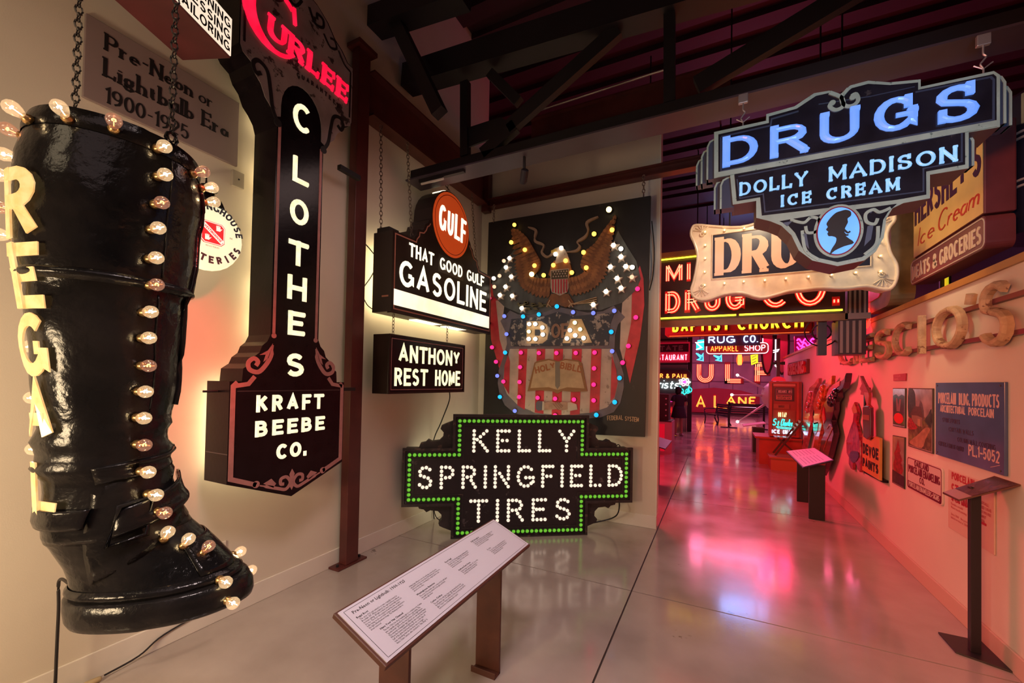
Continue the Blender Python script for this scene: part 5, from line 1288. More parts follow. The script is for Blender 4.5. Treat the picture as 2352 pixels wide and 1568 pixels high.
for (u_, lab) in ((-.55, 'left clamp and hook carrying the blue drugs sign'), (.66, 'right clamp and hook carrying the blue drugs sign')):
    h_ = thing('beam_clamp', lab, 'clamp', (.69+u_, 3.30, 3.56 if u_ < 0 else 3.55))
    obj('clamp_plate', MB().box(-.03, .03, -.012, .012, .135, .20), mat('galvanised', (.45,.46,.50), .4, .7), h_, bevel=.004)
    obj('hook', MB().tube(smooth([(0,0,.135),(0,0,.09),(.012,0,.07),(0,0,.05),(-.012,0,.03),(0,0,.0),(0,0,-.03)], 4), .005, 6), MATS['galvanised'], h_)
    obj('washer', MB().tube([(-.04,0,.03),(0,0,.0),(.04,0,.03)], .004, 5), MATS['galvanised'], h_)

# ------------------------------------------------------------------ cream framed bulb sign behind it
t = fthing('D2', 'drug_bulb_sign', 'cream moulded frame sign with small bulbs around drug lettering behind the blue sign', 'sign')
crm = mat('cream_moulded_frame', (.72,.60,.46), .38, var=.12, scale=10, bump=.12, bscale=16, coat=.2)
OL = smooth([(-0.752,0.736),(-0.592,0.698),(-0.361,0.655),(-0.141,0.681),(0.102,0.675),(0.396,0.609),(0.611,0.625),(0.775,0.617),(0.798,0.545),(0.764,0.486),(0.747,0.402),(0.770,0.267),(0.810,0.165),(0.816,0.067),(0.794,-0.017),(0.745,-0.050),(0.613,-0.008),(0.461,-0.015),(0.303,0.006),(0.173,0.001),(0.045,-0.005),(-0.066,-0.033),(-0.186,-0.049),(-0.340,0.009),(-0.492,0.008),(-0.656,-0.037),(-0.753,-0.012),(-0.794,0.063),(-0.771,0.164),(-0.748,0.296),(-0.737,0.429),(-0.767,0.554),(-0.801,0.639),(-0.793,0.711)], 3, True)
obj('frame', MB().prism(OL, -.16, -.0), crm, t, bevel=.012)
rm = MB(); rm.ribbon(OL, .03, -.01, .020, closed=True, prof='round'); obj('frame_moulding', rm, crm, t)
INP = [(-0.606,0.599),(0.641,0.474),(0.630,0.147),(-0.602,0.157)]
obj('inner_panel', MB().prism([(INP[0][0],.612),(INP[1][0],.612),(INP[1][0],.165),(INP[0][0],.165)], 0, .006), mat('navy_enamel', (.018,.018,.035), .3, var=.3), t)
pm_ = MB(); pm_.ribbon([(INP[0][0],.165),(INP[1][0],.165),(INP[1][0],.612),(INP[0][0],.612)], .012, 0, .016, closed=True, prof='round'); obj('panel_moulding', pm_, crm, t)
peach = mat('peach_letters', (.78,.52,.38), .45, var=.06)
DU = [(-0.579,0.186),(-0.342,0.163),(-0.081,0.163),(-0.053,0.160),(0.172,0.158),(0.350,0.160),(0.594,0.166)]
us = [INP[0][0]+.025, INP[1][0]-.03]; wdt = (us[1]-us[0]-4*.012)/5
for i, ch in enumerate('DRUGS'):
    letters(t, ch, (us[0]+i*(wdt+.012), .195), (us[0]+i*(wdt+.012)+wdt, .195), .385, .080, peach, .006, .009, thin=.028, serif=.55)
shell_m = MB()
for (uc, vc, s1, s2) in ((-.70,.66,-1,1),(.70,.52,1,1),(-.70,.07,-1,-1),(.72,.05,1,-1)):
    for k in range(6):
        a = math.radians(20+k*24); shell_m.ribbon([(uc, vc), (uc+s1*.07*math.cos(a)*1.2, vc+s2*.07*math.sin(a))], [.006,.014], 0, .014, prof='round')
    scroll(shell_m, uc-s1*.005, vc-s2*.03, .028, 0, 1.2, .009, 0, .016)
    obj('shell_ornament', shell_m, crm, t); shell_m = MB()
BL = [(-0.671,0.643),(-0.669,0.510),(-0.668,0.376),(-0.671,0.239),(-0.669,0.106),(-0.493,0.108),(-0.326,0.111),(-0.151,0.107),(0.017,0.108),(0.189,0.108),(0.360,0.108),(0.531,0.111),(0.698,0.105),(0.698,0.238),(0.700,0.367),(-0.497,0.636),(-0.327,0.628),(-0.155,0.616)]
for (u_, v_) in BL: bulb(t, V3(u_, v_, .012), k=.62)
cn = MB()
for x_ in (-.45, .45): obj('hanging_rod', MB().tube([(x_,.08,.6),(x_,.08,3.82)], .008, 6), steel_dark, t)

# ------------------------------------------------------------------ signs over the right wall
t = fthing('HS', 'grocery_sign', 'yellow ice cream and groceries sign hanging over the right wall', 'sign')
yel = mat('cream_yellow_enamel', (.62,.40,.16), .38, var=.12, scale=4)
HP = [(-0.571,0.209),(0.535,0.195),(0.504,0.615),(-0.574,0.742),(-0.462,0.283),(0.435,0.266),(-0.695,0.019),(0.529,-0.012),(-0.716,0.180),(0.555,0.176),(-0.735,-0.051),(0.575,-0.055),(-0.499,0.526),(0.340,0.479)]
u0, u1 = HP[0][0], HP[1][0]
obj('cabinet', MB().sbox(u0, u1, .185, .80, -.16, -.003), boxr, t, bevel=.01)
obj('face_panel', MB().sbox(u0+.004, u1-.004, .19, .79, -.003, 0), yel, t)
navp = mat('aubergine_print', (.05,.012,.045), .4); redpr = mat('red_print', (.42,.03,.02), .4)
letters(t, "HERSHEY'S", (u0+.03, .47), (u1-.02, .47), .25, .040, navp, 0, .003, separate=False, gap=.25, thin=None)
letters(t, 'Ice', (u0+.09, .262), (u0+.40, .262), .17, .020, redpr, 0, .003, separate=False, slant=.3, gap=.2, thin=.010)
letters(t, 'Cream', (u0+.46, .262), (u1-.05, .262), .17, .020, redpr, 0, .003, separate=False, slant=.3, gap=.12, thin=.010)
v0_, v1_ = -.055, .172
def rrect(a, b, c, d, r, n=5):
    return arc(b-r, c+r, r, r, -90, 0, n)+arc(b-r, d-r, r, r, 0, 90, n)+arc(a+r, d-r, r, r, 90, 180, n)+arc(a+r, c+r, r, r, 180, 270, n)
pgm = mat('plum_panel', (.16,.045,.06), .35, var=.2, scale=3)
obj('lower_cabinet', MB().prism(rrect(u0-.06, u1+.03, v0_, v1_, .05), -.14, -.003), boxr, t)
obj('lower_panel', MB().prism(rrect(u0-.055, u1+.025, v0_+.005, v1_-.005, .048), -.003, 0), pgm, t)
rl('border_line', rrect(u0-.045, u1+.015, v0_+.015, v1_-.015, .04), .007, mat('pale_line', (.55,.48,.40), .4), .003, True)
letters(t, 'MEATS', (u0-.02, v0_+.045), (u0+.33, v0_+.045), .125, .020, mat('cream_print', (.62,.50,.38), .4), 0, .004, separate=False)
letters(t, '&', (u0+.38, v0_+.045), (u0+.46, v0_+.045), .125, .020, MATS['cream_print'], 0, .004, separate=False)
letters(t, 'GROCERIES', (u0+.50, v0_+.045), (u1-.02, v0_+.045), .125, .020, MATS['cream_print'], 0, .004, separate=False)
t = thing('drum_sign', 'dark blue rounded sign end with grey stripes at the right edge of the picture', 'sign', (2.06, 4.05, 2.75))
drm = mat('midnight_enamel', (.012,.014,.035), .25, coat=.4)
obj('drum', MB().lathe([(.05,-.0),(.30,.0),(.31,.03),(.31,.92),(.29,.95),(.05,.95)], 28, Matrix.Rotation(-PI/2, 4, 'X')), drm, t, smooth=False)
for z_ in (.30, .34, .62, .66): obj('stripe', MB().lathe([(.312,z_),(.318,z_+.002),(.318,z_+.014),(.312,z_+.016)], 28, Matrix.Rotation(-PI/2, 4, 'X')), mat('grey_stripe', (.32,.33,.36), .35), t)
obj('wing', MB().box(.0, 1.3, -.25, .25, 0, .95), drm, t)
t = thing('oval_sign', 'tan rounded sign with red script panel between the bulb sign and the grocery sign', 'sign', (1.60, 5.9, 2.6))
t.rotation_euler = (0, 0, -PI/2)
tanm = mat('tan_weathered', (.36,.20,.09), .5, var=.3, scale=5)
obj('cabinet', MB().prism(rrect(-.55, .30, -.02, 1.05, .14), -.2, -.003), tanm, t)
obj('red_panel', MB().prism(rrect(-.52, .02, .12, .95, .10), -.003, .004), glow('dim_red_panel', (.7,.01,.02), .35), t)
letters(t, 'me', (-.40, .50), (-.05, .50), .30, .03, mat('pink_print', (.75,.35,.35), .4), .004, .010, separate=False, slant=.2)
obj('neon_tail', MB().tube([V3(a, b, .03) for a, b in smooth([(-.60,.10),(-.45,.0),(-.30,.03),(-.25,-.12),(-.35,-.18),(-.42,-.08)], 5)], .015, 6), glow('neon_red', (1.0,.03,.02), 3.2), t)
for (x, y, z0_, z1_, c_, lab) in ((2.9, 8.0, 2.4, 3.4, 'neon_yellow_dim', 'dim vertical yellow neon tube beyond the right wall'), (3.0, 6.3, 2.62, 3.0, 'neon_blue', 'bright blue vertical neon tube beyond the right wall')):
    t_ = thing('neon_tube', lab, 'neon light', (x, y, z0_))
    obj('tube', MB().tube([(0,0,0),(0,0,z1_-z0_)], .022, 8), glow(c_, (.75,.65,.02) if 'yellow' in c_ else (.06,.12,1.0), .8 if 'yellow' in c_ else 4.0), t_)
    obj('backing', MB().box(-.06, .06, .03, .06, -.1, z1_-z0_+.1), steel_dark, t_)
    obj('floor_post', MB().box(-.03, .03, .03, .06, -z0_, -.1), steel_dark, t_)

# ------------------------------------------------------------------ right wall exhibits
t = fthing('RW', 'restaurant_letters', 'row of big weathered tubular letters mounted on two maroon rails on the right wall', 'sign')
rust = mat('rusty_cream_tube', (.48,.32,.19), .65, var=.25, scale=14, spots=(.20,.09,.05), spot_scale=9, spot_edge=.60, bump=.5, bscale=40)
TC = [(-2.424,1.995),(-1.712,2.011),(-1.676,1.982),(-1.502,1.985),(-1.419,1.982),(-1.023,1.984),(-0.912,1.998),(-0.466,1.966),(-0.378,2.013),(0.038,2.008),(0.152,2.012),(0.354,2.005),(0.487,2.048),(0.939,2.025),(0.967,2.298),(1.122,2.300),(1.146,2.064),(1.459,2.036)]
ulist = []
for i in range(0, 18, 2): ulist.append((TC[i][0], TC[i+1][0]))
vb, vt = 2.005, 2.335
rt = MB().sbox(TC[0][0]-.1, 1.9, 2.035, 2.065, .0, .035).sbox(TC[0][0]-.1, 1.9, 2.262, 2.292, .0, .035)
obj('rail', rt, mat('maroon_rail', (.13,.02,.03), .4), t)
for ch, (a, b) in zip("CRESCIO'S", ulist):
    if ch == "'": letters(t, "'", (a+.02, vb+.02), (b, vb+.02), .36, .05, rust, .035, .085, prof='round'); continue
    if ch == 'I': letters(t, ch, ((a+b)/2-.03, vb), ((a+b)/2+.03, vb), vt-vb, .055, rust, .035, .085, prof='round'); continue
    h_ = vt-vb+(.06 if ch in "S" and a > 1 else 0)
    letters(t, ch, (a, vb-(.03 if h_ > .35 else 0)), (b, vb-(.03 if h_ > .35 else 0)), h_+(.03 if h_ > .35 else 0), .055, rust, .035, .085, prof='round')

def wplate(px, label, m, cat='sign', name='wall_sign', th=.012, bevel=.003, w=0.0):
    t_ = fthing('RW', name, label, cat)
    obj('plate', MB().prism(px, w, w+th), m, t_, bevel=bevel); return t_
# small plaques and pictures
t = wplate([(-7.364,2.287),(-4.947,2.258),(-4.938,1.981),(-7.280,1.969)], 'red glowing pleated letter plaque high on the right wall above the cabinet', boxr, th=.05)
PXa = [(-7.212,1.978),(-4.981,1.991),(-7.225,2.259)]
letters(t, 'RODE', (PXa[0][0]+.05, PXa[0][1]), ((PXa[0][0]+PXa[1][0])/2-.05, PXa[0][1]), PXa[2][1]-PXa[0][1]-.02, .07, mat('crimson_letter', (.60,.02,.05), .35), .05, .09, gap=.2)
letters(t, 'KING', ((PXa[0][0]+PXa[1][0])/2+.05, PXa[0][1]), (PXa[1][0]-.03, PXa[0][1]), PXa[2][1]-PXa[0][1]-.02, .07, MATS['crimson_letter'], .05, .09, gap=.2)
t = wplate([(-0.545,1.845),(-0.229,1.850),(-0.239,1.779),(-0.545,1.778)], 'tiny crimson enamel plaque above the two small pictures', mat('crimson_plaque', (.45,.02,.06), .3))
q = [(-0.510,1.817),(-0.260,1.821)]; text(t, 'PORCELAIN\nENAMEL', q[0][0], q[0][1], .030, mat('pink_print'), .013)
def picture(px, label, stuff_):
    t_ = wplate(px, label, joint_dark, 'picture', 'enamel_picture')
    return t_
def inset(px, d):
    cu_ = sum(p[0] for p in px)/len(px); cv_ = sum(p[1] for p in px)/len(px)
    w_ = max(p[0] for p in px)-min(p[0] for p in px); h__ = max(p[1] for p in px)-min(p[1] for p in px)
    return [(cu_+(p[0]-cu_)*(1-2*d/w_), cv_+(p[1]-cv_)*(1-2*d/h__)) for p in px]
def ppoly(par, name, pts, m, k): return obj(name, MB().prism(pts, .012, .0125+.0005*k), m, par)
glz = dict(coat=.6)
P1 = [(-0.556,1.706),(-0.238,1.708),(-0.246,1.324),(-0.553,1.318)]
t = picture(P1, 'small tall picture with pale sky above a glowing red ball shape', 0)
ppoly(t, 'sky', inset(P1, .008), mat('pic_sky', (.45,.47,.62), .15, var=.2, scale=20, coat=.6), 1)
ul, ur = P1[0][0], P1[1][0]; vt_, vb_ = P1[0][1], P1[2][1]; uw = ur-ul
fU = lambda f_: ul+uw*f_; fV = lambda f_: vb_+(vt_-vb_)*f_
ppoly(t, 'forest', [(fU(.05),fV(.04)),(fU(.95),fV(.04)),(fU(.95),fV(.80)),(fU(.75),fV(.84)),(fU(.5),fV(.78)),(fU(.3),fV(.84)),(fU(.05),fV(.80))], mat('pic_dark_green', (.09,.07,.06), .2, var=.5, scale=40, coat=.5), 2)
ppoly(t, 'waterfall', [(fU(.35),fV(.4)),(fU(.6),fV(.4)),(fU(.7),fV(.72)),(fU(.55),fV(.72)),(fU(.5),fV(.5)),(fU(.4),fV(.74)),(fU(.3),fV(.74))], mat('pic_mauve', (.25,.13,.14), .3), 3)
ppoly(t, 'red_ball', [(fU(.5+.38*math.cos(a*PI/6)), fV(.22+.14*math.sin(a*PI/6))) for a in range(12)], mat('pic_red', (.75,.01,.02), .25), 4)
P2 = [(-0.173,1.709),(0.327,1.715),(0.317,1.162),(-0.185,1.203)]
P2 = [(P2[0][0],P2[0][1]),(P2[1][0],P2[0][1]),(P2[1][0],P2[2][1]),(P2[0][0],P2[2][1])]
t = picture(P2, 'tall enamel landscape picture of a cottage among trees on the right wall', 0)
ul, ur = P2[0][0], P2[1][0]; vt_, vb_ = P2[0][1], P2[2][1]; uw = ur-ul
ppoly(t, 'sky', inset(P2, .008), mat('pic_pink_sky', (.40,.27,.27), .2, var=.3, scale=9, coat=.6), 1)
ppoly(t, 'ground', [(fU(.03),fV(.03)),(fU(.97),fV(.03)),(fU(.97),fV(.50)),(fU(.7),fV(.54)),(fU(.03),fV(.48))], mat('pic_olive_ground', (.16,.10,.06), .25, var=.5, scale=22, coat=.4), 2)
ppoly(t, 'path', smooth([(fU(.10),fV(.06)),(fU(.60),fV(.04)),(fU(.75),fV(.20)),(fU(.92),fV(.36)),(fU(.75),fV(.38)),(fU(.45),fV(.24)),(fU(.2),fV(.14))], 3, True), mat('pic_path', (.40,.20,.12), .3, var=.3, scale=20), 3)
ppoly(t, 'tree', smooth([(fU(.03),fV(.52)),(fU(.3),fV(.52)),(fU(.34),fV(.75)),(fU(.28),fV(.95)),(fU(.03),fV(.97))], 3, True), mat('pic_tree', (.045,.055,.05), .3, var=.6, scale=35), 3)
ppoly(t, 'tree', smooth([(fU(.97),fV(.40)),(fU(.97),fV(.68)),(fU(.86),fV(.60)),(fU(.72),fV(.50)),(fU(.8),fV(.44))], 3, True), MATS['pic_tree'], 3)
ppoly(t, 'tree', smooth([(fU(.45),fV(.5)),(fU(.68),fV(.5)),(fU(.66),fV(.68)),(fU(.55),fV(.80)),(fU(.48),fV(.68))], 3, True), mat('pic_tree_far', (.12,.07,.08), .3, var=.4, scale=30), 3)
ppoly(t, 'cottage_wall', [(fU(.18),fV(.42)),(fU(.62),fV(.38)),(fU(.62),fV(.54)),(fU(.18),fV(.56))], mat('pic_cottage', (.26,.15,.11), .3), 5)
ppoly(t, 'cottage_roof', [(fU(.10),fV(.54)),(fU(.30),fV(.70)),(fU(.55),fV(.70)),(fU(.68),fV(.52)),(fU(.42),fV(.55))], mat('pic_roof', (.11,.05,.045), .3, var=.3, scale=60), 6)
ppoly(t, 'cottage_door', [(fU(.44),fV(.39)),(fU(.54),fV(.38)),(fU(.54),fV(.50)),(fU(.44),fV(.50))], mat('pic_door', (.45,.24,.14), .3), 6)
ppoly(t, 'flower_bush', smooth([(fU(.03),fV(.44)),(fU(.12),fV(.50)),(fU(.3),fV(.42)),(fU(.42),fV(.34)),(fU(.2),fV(.30)),(fU(.03),fV(.32))], 3, True), mat('pic_flowers', (.34,.03,.035), .3, var=.7, scale=60), 7)
P3 = [(-0.558,1.224),(-0.251,1.236),(-0.268,0.738),(-0.572,0.737)]
t = picture(P3, 'tall narrow picture with dark red tree shape below the small sky picture', 0)
ul, ur = P3[0][0], P3[1][0]; vt_, vb_ = (P3[0][1]+P3[1][1])/2, (P3[2][1]+P3[3][1])/2; uw = ur-ul
ppoly(t, 'sky', inset(P3, .008), mat('pic_grey_sky', (.30,.20,.17), .2, var=.2, scale=15, coat=.6), 1)
ppoly(t, 'tree', [(fU(.5),fV(.93)),(fU(.6),fV(.8)),(fU(.7),fV(.72)),(fU(.62),fV(.68)),(fU(.85),fV(.55)),(fU(.75),fV(.5)),(fU(.92),fV(.36)),(fU(.8),fV(.26)),(fU(.15),fV(.26)),(fU(.08),fV(.4)),(fU(.25),fV(.55)),(fU(.15),fV(.62)),(fU(.35),fV(.75))], mat('pic_red_tree', (.26,.02,.03), .3, var=.6, scale=40), 3)
ppoly(t, 'ground', [(fU(.03),fV(.03)),(fU(.97),fV(.03)),(fU(.97),fV(.24)),(fU(.03),fV(.28))], mat('pic_plum', (.06,.015,.04), .3, var=.4, scale=30), 4)
# big blue grey panel
B_ = [(0.404,1.753),(1.315,1.758),(1.306,1.173),(0.390,1.166)]
ua, ub = (B_[0][0]+B_[3][0])/2, (B_[1][0]+B_[2][0])/2; va, vb2 = (B_[2][1]+B_[3][1])/2, (B_[0][1]+B_[1][1])/2
slm = mat('slate_blue_enamel', (.075,.12,.27), .22, var=.25, scale=2.5, coat=.4)
t = wplate([(ua,va),(ub,va),(ub,vb2),(ua,vb2)], 'large slate blue porcelain building products panel on the right wall', slm, th=.018)
pkp = mat('pale_pink_print', (.62,.42,.40), .4); dkp = mat('faded_dark_print', (.035,.02,.05), .4)
Lw = ub-ua; Hh = vb2-va
letters(t, 'PORCELAIN', (ua+.055*Lw, va+.715*Hh), (ua+.36*Lw, va+.715*Hh), .088, .012, pkp, .018, .0195, separate=False, name='lettering')
letters(t, 'BLDG.', (ua+.405*Lw, va+.715*Hh), (ua+.57*Lw, va+.715*Hh), .088, .012, pkp, .018, .0195, separate=False)
letters(t, 'PRODUCTS', (ua+.60*Lw, va+.715*Hh), (ua+.945*Lw, va+.715*Hh), .088, .012, pkp, .018, .0195, separate=False)
letters(t, 'ARCHITECTURAL', (ua+.09*Lw, va+.60*Hh), (ua+.50*Lw, va+.60*Hh), .058, .009, pkp, .018, .0195, separate=False)
letters(t, 'PORCELAIN', (ua+.55*Lw, va+.60*Hh), (ua+.88*Lw, va+.60*Hh), .058, .009, pkp, .018, .0195, separate=False)
letters(t, 'PL.1-5052', (ua+.55*Lw, va+.115*Hh), (ua+.95*Lw, va+.115*Hh), .078, .011, pkp, .018, .0195, separate=False)
for s, a, b, v_ in (('STORE FRONTS', .13, .42, .47), ('CURTAIN WALLS', .24, .62, .36), ('COLUMN WALL COVERING', .38, .90, .25), ('CERTIFICATION OF OWNER', .06, .48, .14)):
    letters(t, s, (ua+a*Lw, va+v_*Hh), (ua+b*Lw, va+v_*Hh), .034, .005, dkp, .018, .0192, separate=False)
obj('scratch', MB().ribbon([(ua+.84*Lw, va+.05*Hh), (ua+.95*Lw, va+.10*Hh)], .003, .018, .0188), pkp, t)
for a in (.04, .96):
    for b in (.04, .96): obj('screw', MB().disc(ua+a*Lw, va+b*Hh, .006, .018, .021, 8), joint_dark, t)
# enameling company sign
O_ = [(-0.184,1.059),(0.496,1.081),(0.490,0.783),(-0.192,0.759)]
oa, ob_ = (O_[0][0]+O_[3][0])/2, (O_[1][0]+O_[2][0])/2; ov0, ov1 = (O_[2][1]+O_[3][1])/2, (O_[0][1]+O_[1][1])/2; OW, OH = ob_-oa, ov1-ov0
ppk = mat('pale_pink_enamel', (.70,.56,.52), .3, coat=.3); mrn = mat('maroon_print', (.16,.01,.04), .4)
t = wplate(rrect(oa, ob_, ov0, ov1, .03), 'white and maroon enameling company plate low on the right wall under the cottage picture', ppk)
rl('border_line', rrect(oa+.012, ob_-.012, ov0+.012, ov1-.012, .024), .007, mrn, .0135, True)
obj('lower_band', MB().sbox(oa+.014, ob_-.014, ov0+.014, ov0+.25*OH, .012, .0135), mrn, t)
letters(t, 'OAKLAND', (oa+.24*OW, ov0+.76*OH), (oa+.66*OW, ov0+.76*OH), .055, .009, mrn, .012, .0145, separate=False)
letters(t, 'PORCELAIN', (oa+.05*OW, ov0+.52*OH), (oa+.47*OW, ov0+.52*OH), .068, .010, mrn, .012, .0145, separate=False)
letters(t, 'ENAMELING', (oa+.50*OW, ov0+.52*OH), (oa+.95*OW, ov0+.52*OH), .068, .010, mrn, .012, .0145, separate=False)
letters(t, 'CO.', (oa+.40*OW, ov0+.32*OH), (oa+.54*OW, ov0+.32*OH), .055, .009, mrn, .012, .0145, separate=False)
letters(t, 'PORCELAIN ENAMELERS-SIGNS', (oa+.06*OW, ov0+.085*OH), (oa+.94*OW, ov0+.085*OH), .044, .006, ppk, .012, .0145, separate=False)
# porcelain stone poster plate
S_ = [(0.579,1.076),(1.187,1.085),(1.177,0.637),(0.587,0.633)]
sa, sb = (S_[0][0]+S_[3][0])/2, (S_[1][0]+S_[2][0])/2; sv0, sv1 = (S_[2][1]+S_[3][1])/2, (S_[0][1]+S_[1][1])/2; SW_, SH_ = sb-sa, sv1-sv0
t = wplate([(sa,sv0),(sb,sv0),(sb,sv1),(sa,sv1)], 'pale pink porcelain sign with ten year guarantee text behind the black post', mat('salmon_enamel', (.66,.46,.38), .35), th=.010)
rdp = mat('crimson_print', (.45,.03,.05), .4)
letters(t, 'PORCELAIN', (sa+.10*SW_, sv0+.86*SH_), (sa+.62*SW_, sv0+.86*SH_), .055, .010, rdp, .010, .012, separate=False)
letters(t, 'STON', (sa+.09*SW_, sv0+.60*SH_), (sa+.46*SW_, sv0+.60*SH_), .085, .014, rdp, .010, .012, separate=False)
letters(t, 'E', (sa+.50*SW_, sv0+.60*SH_), (sa+.58*SW_, sv0+.60*SH_), .085, .014, rdp, .010, .012, separate=False)
letters(t, '10 YEAR', (sa+.09*SW_, sv0+.49*SH_), (sa+.30*SW_, sv0+.49*SH_), .050, .008, rdp, .010, .012, separate=False) if '0' in G else None
letters(t, 'GUARANTEE', (sa+.33*SW_, sv0+.49*SH_), (sa+.62*SW_, sv0+.49*SH_), .050, .008, rdp, .010, .012, separate=False)
text(t, 'Durable colorful\nNever needs painting, hail resistant\n\nSince 1904    fire proof finish\nbaked on steel at 1500 degrees', sa+.08*SW_, sv0+.42*SH_, .026, rdp, .0115)
text(t, 'INSTALL\nAND SAVE\nNO MORE\nPAINT\nEVER', sa+.72*SW_, sv0+.66*SH_, .030, rdp, .0115)
obj('red_tab', MB().sbox(sa+.68*SW_, sa+.86*SW_, sv0+.36*SH_, sv0+.395*SH_, .010, .012), rdp, t)
# shaped metal figures on brackets (three boots legs, ham, brush)
def figure(px, label, m, cat='sculpture', name='wall_figure', th=.05, w=.03):
    t_ = fthing('RW', name, label, cat)
    obj('body', MB().prism(px, w, w+th), m, t_, bevel=.008); return t_
pinkm = mat('pink_gloss', (.42,.13,.14), .2, var=.4, scale=14, coat=.6); orm = mat('orange_gloss', (.42,.11,.03), .2, var=.45, scale=14, coat=.6)
blkr = mat('black_gloss', (.02,.012,.02), .12, coat=.8)
F1 = [(-3.570,1.857),(-3.729,1.837),(-3.928,1.763),(-4.360,1.692),(-4.669,1.507),(-4.873,1.323),(-4.954,1.173),(-4.907,1.056),(-5.077,0.895),(-4.941,0.788),(-4.811,0.759),(-5.151,0.433),(-4.802,0.482),(-4.228,1.051),(-4.303,1.077),(-4.307,1.212),(-4.130,1.435),(-4.061,1.546),(-3.925,1.656),(-3.599,1.769)]
F2 = [(-2.657,1.881),(-2.831,1.825),(-2.935,1.780),(-3.474,1.732),(-3.723,1.591),(-4.022,1.384),(-3.914,1.259),(-3.945,1.128),(-4.009,0.953),(-3.834,0.827),(-4.103,0.501),(-3.826,0.513),(-3.308,1.091),(-3.460,1.193),(-3.315,1.372),(-3.318,1.478),(-3.092,1.568),(-3.121,1.636),(-2.704,1.746)]
F3 = [(-1.765,1.896),(-1.896,1.813),(-2.199,1.763),(-2.511,1.726),(-2.751,1.641),(-2.851,1.520),(-3.115,1.382),(-3.140,1.236),(-3.054,1.099),(-2.970,0.992),(-3.187,0.852),(-3.321,0.400),(-3.289,0.307),(-3.146,0.300),(-2.958,0.437),(-2.682,0.687),(-2.383,1.041),(-2.524,1.215),(-2.389,1.374),(-2.369,1.492),(-2.196,1.570),(-2.197,1.631),(-1.914,1.693),(-1.820,1.773)]
tf = figure(F1, 'far pink curved horn shaped metal figure on the right wall', pinkm, w=.05)
obj('green_band', MB().prism([(-5.078,0.921),(-4.571,0.966),(-4.649,0.859),(-5.030,0.813)], .10, .106), mat('mint_gloss', (.03,.55,.35), .15, coat=.6), tf)
obj('gold_band', MB().prism([(-4.952,1.104),(-4.344,1.162),(-4.379,1.055),(-4.948,0.993)], .10, .106), mat('gold_orange_gloss', (.60,.18,.02), .2), tf)
knb = MB()
for (x, y) in ((1878,906),(1877,914),(1876,922),(1872,930),(1870,942)): (p,) = PXR([(x, y)]); knb.lathe([(.001,0),(.06,0),(.05,.03),(.01,.045)], 8, Matrix.Translation(V3(p[0], p[1], .10)))
obj('knobbly_side', knb, pinkm, tf, smooth=True)
tf = figure(F2, 'middle orange curved horn shaped metal figure on the right wall', orm, w=.05)
obj('green_band', MB().prism([(-3.978,1.064),(-3.551,1.113),(-3.610,0.962),(-3.802,0.868),(-3.939,0.914)], .10, .106), MATS['mint_gloss'], tf)
obj('gold_band', MB().prism([(-3.947,1.196),(-3.461,1.243),(-3.428,1.109),(-3.908,1.047)], .10, .106), MATS['gold_orange_gloss'], tf)
knb = MB()
for (x, y) in ((1909,892),(1906,902),(1907,911),(1903,920),(1900,932)): (p,) = PXR([(x, y)]); knb.lathe([(.001,0),(.07,0),(.055,.035),(.01,.05)], 8, Matrix.Translation(V3(p[0], p[1], .10)))
obj('knobbly_side', knb, orm, tf, smooth=True)
tf = figure(F3, 'nearest black and red curved horn shaped metal figure with long dark leg', blkr, w=.06, th=.07)
rg4 = mat('scarlet_gloss', (.60,.01,.03), .15, coat=.6)
obj('red_side', MB().prism([(-2.034,1.797),(-2.351,1.751),(-2.629,1.688),(-2.776,1.601),(-2.825,1.534),(-2.651,1.559),(-2.509,1.638),(-2.241,1.690),(-2.074,1.727)], .13, .137), rg4, tf)
obj('red_side', MB().prism([(-2.979,1.395),(-3.086,1.322),(-3.112,1.217),(-3.000,1.131),(-2.895,1.193),(-2.950,1.296)], .13, .137), rg4, tf)
obj('edge_trim', MB().ribbon([(-2.765,1.079),(-2.618,1.150),(-2.453,1.108),(-2.761,0.916),(-2.991,0.714)], .018, .13, .137), orm, tf)
knb = MB()
for (x, y) in ((1947,903),(1942,910),(1944,918),(1936,917),(1934,925)): (p,) = PXR([(x, y)]); knb.lathe([(.001,0),(.07,0),(.055,.035),(.01,.05)], 8, Matrix.Translation(V3(p[0], p[1], .13)))
obj('knobbly_side', knb, blkr, tf, smooth=True)
hamm = mat('ruby_gloss', (.34,.015,.035), .12, var=.7, scale=16, coat=.9, bump=.35, bscale=14)
FH = [(-1.749,1.522),(-1.861,1.430),(-1.795,1.366),(-1.825,1.267),(-1.973,1.135),(-2.127,0.978),(-2.107,0.817),(-2.001,0.773),(-2.007,0.682),(-1.904,0.636),(-1.816,0.637),(-1.801,0.727),(-1.691,0.745),(-1.607,0.680),(-1.509,0.661),(-1.496,0.778),(-1.515,1.051),(-1.584,1.183),(-1.683,1.278),(-1.608,1.387),(-1.655,1.450)]
tf = figure(FH, 'ruby red ham shaped glossy enamel figure with dripping edge', hamm, th=.035, w=.01)
obj('dark_end', MB().prism(smooth([(-1.885,0.860),(-1.586,0.903),(-1.541,0.844),(-1.738,0.737),(-1.916,0.766)], 3, True), .045, .052), blkr, tf)
obj('gold_cap', MB().prism([(-1.749,1.503),(-1.844,1.431),(-1.779,1.367),(-1.624,1.390),(-1.670,1.449)], .045, .052), mat('gold_gloss', (.55,.33,.15), .2, coat=.5), tf)
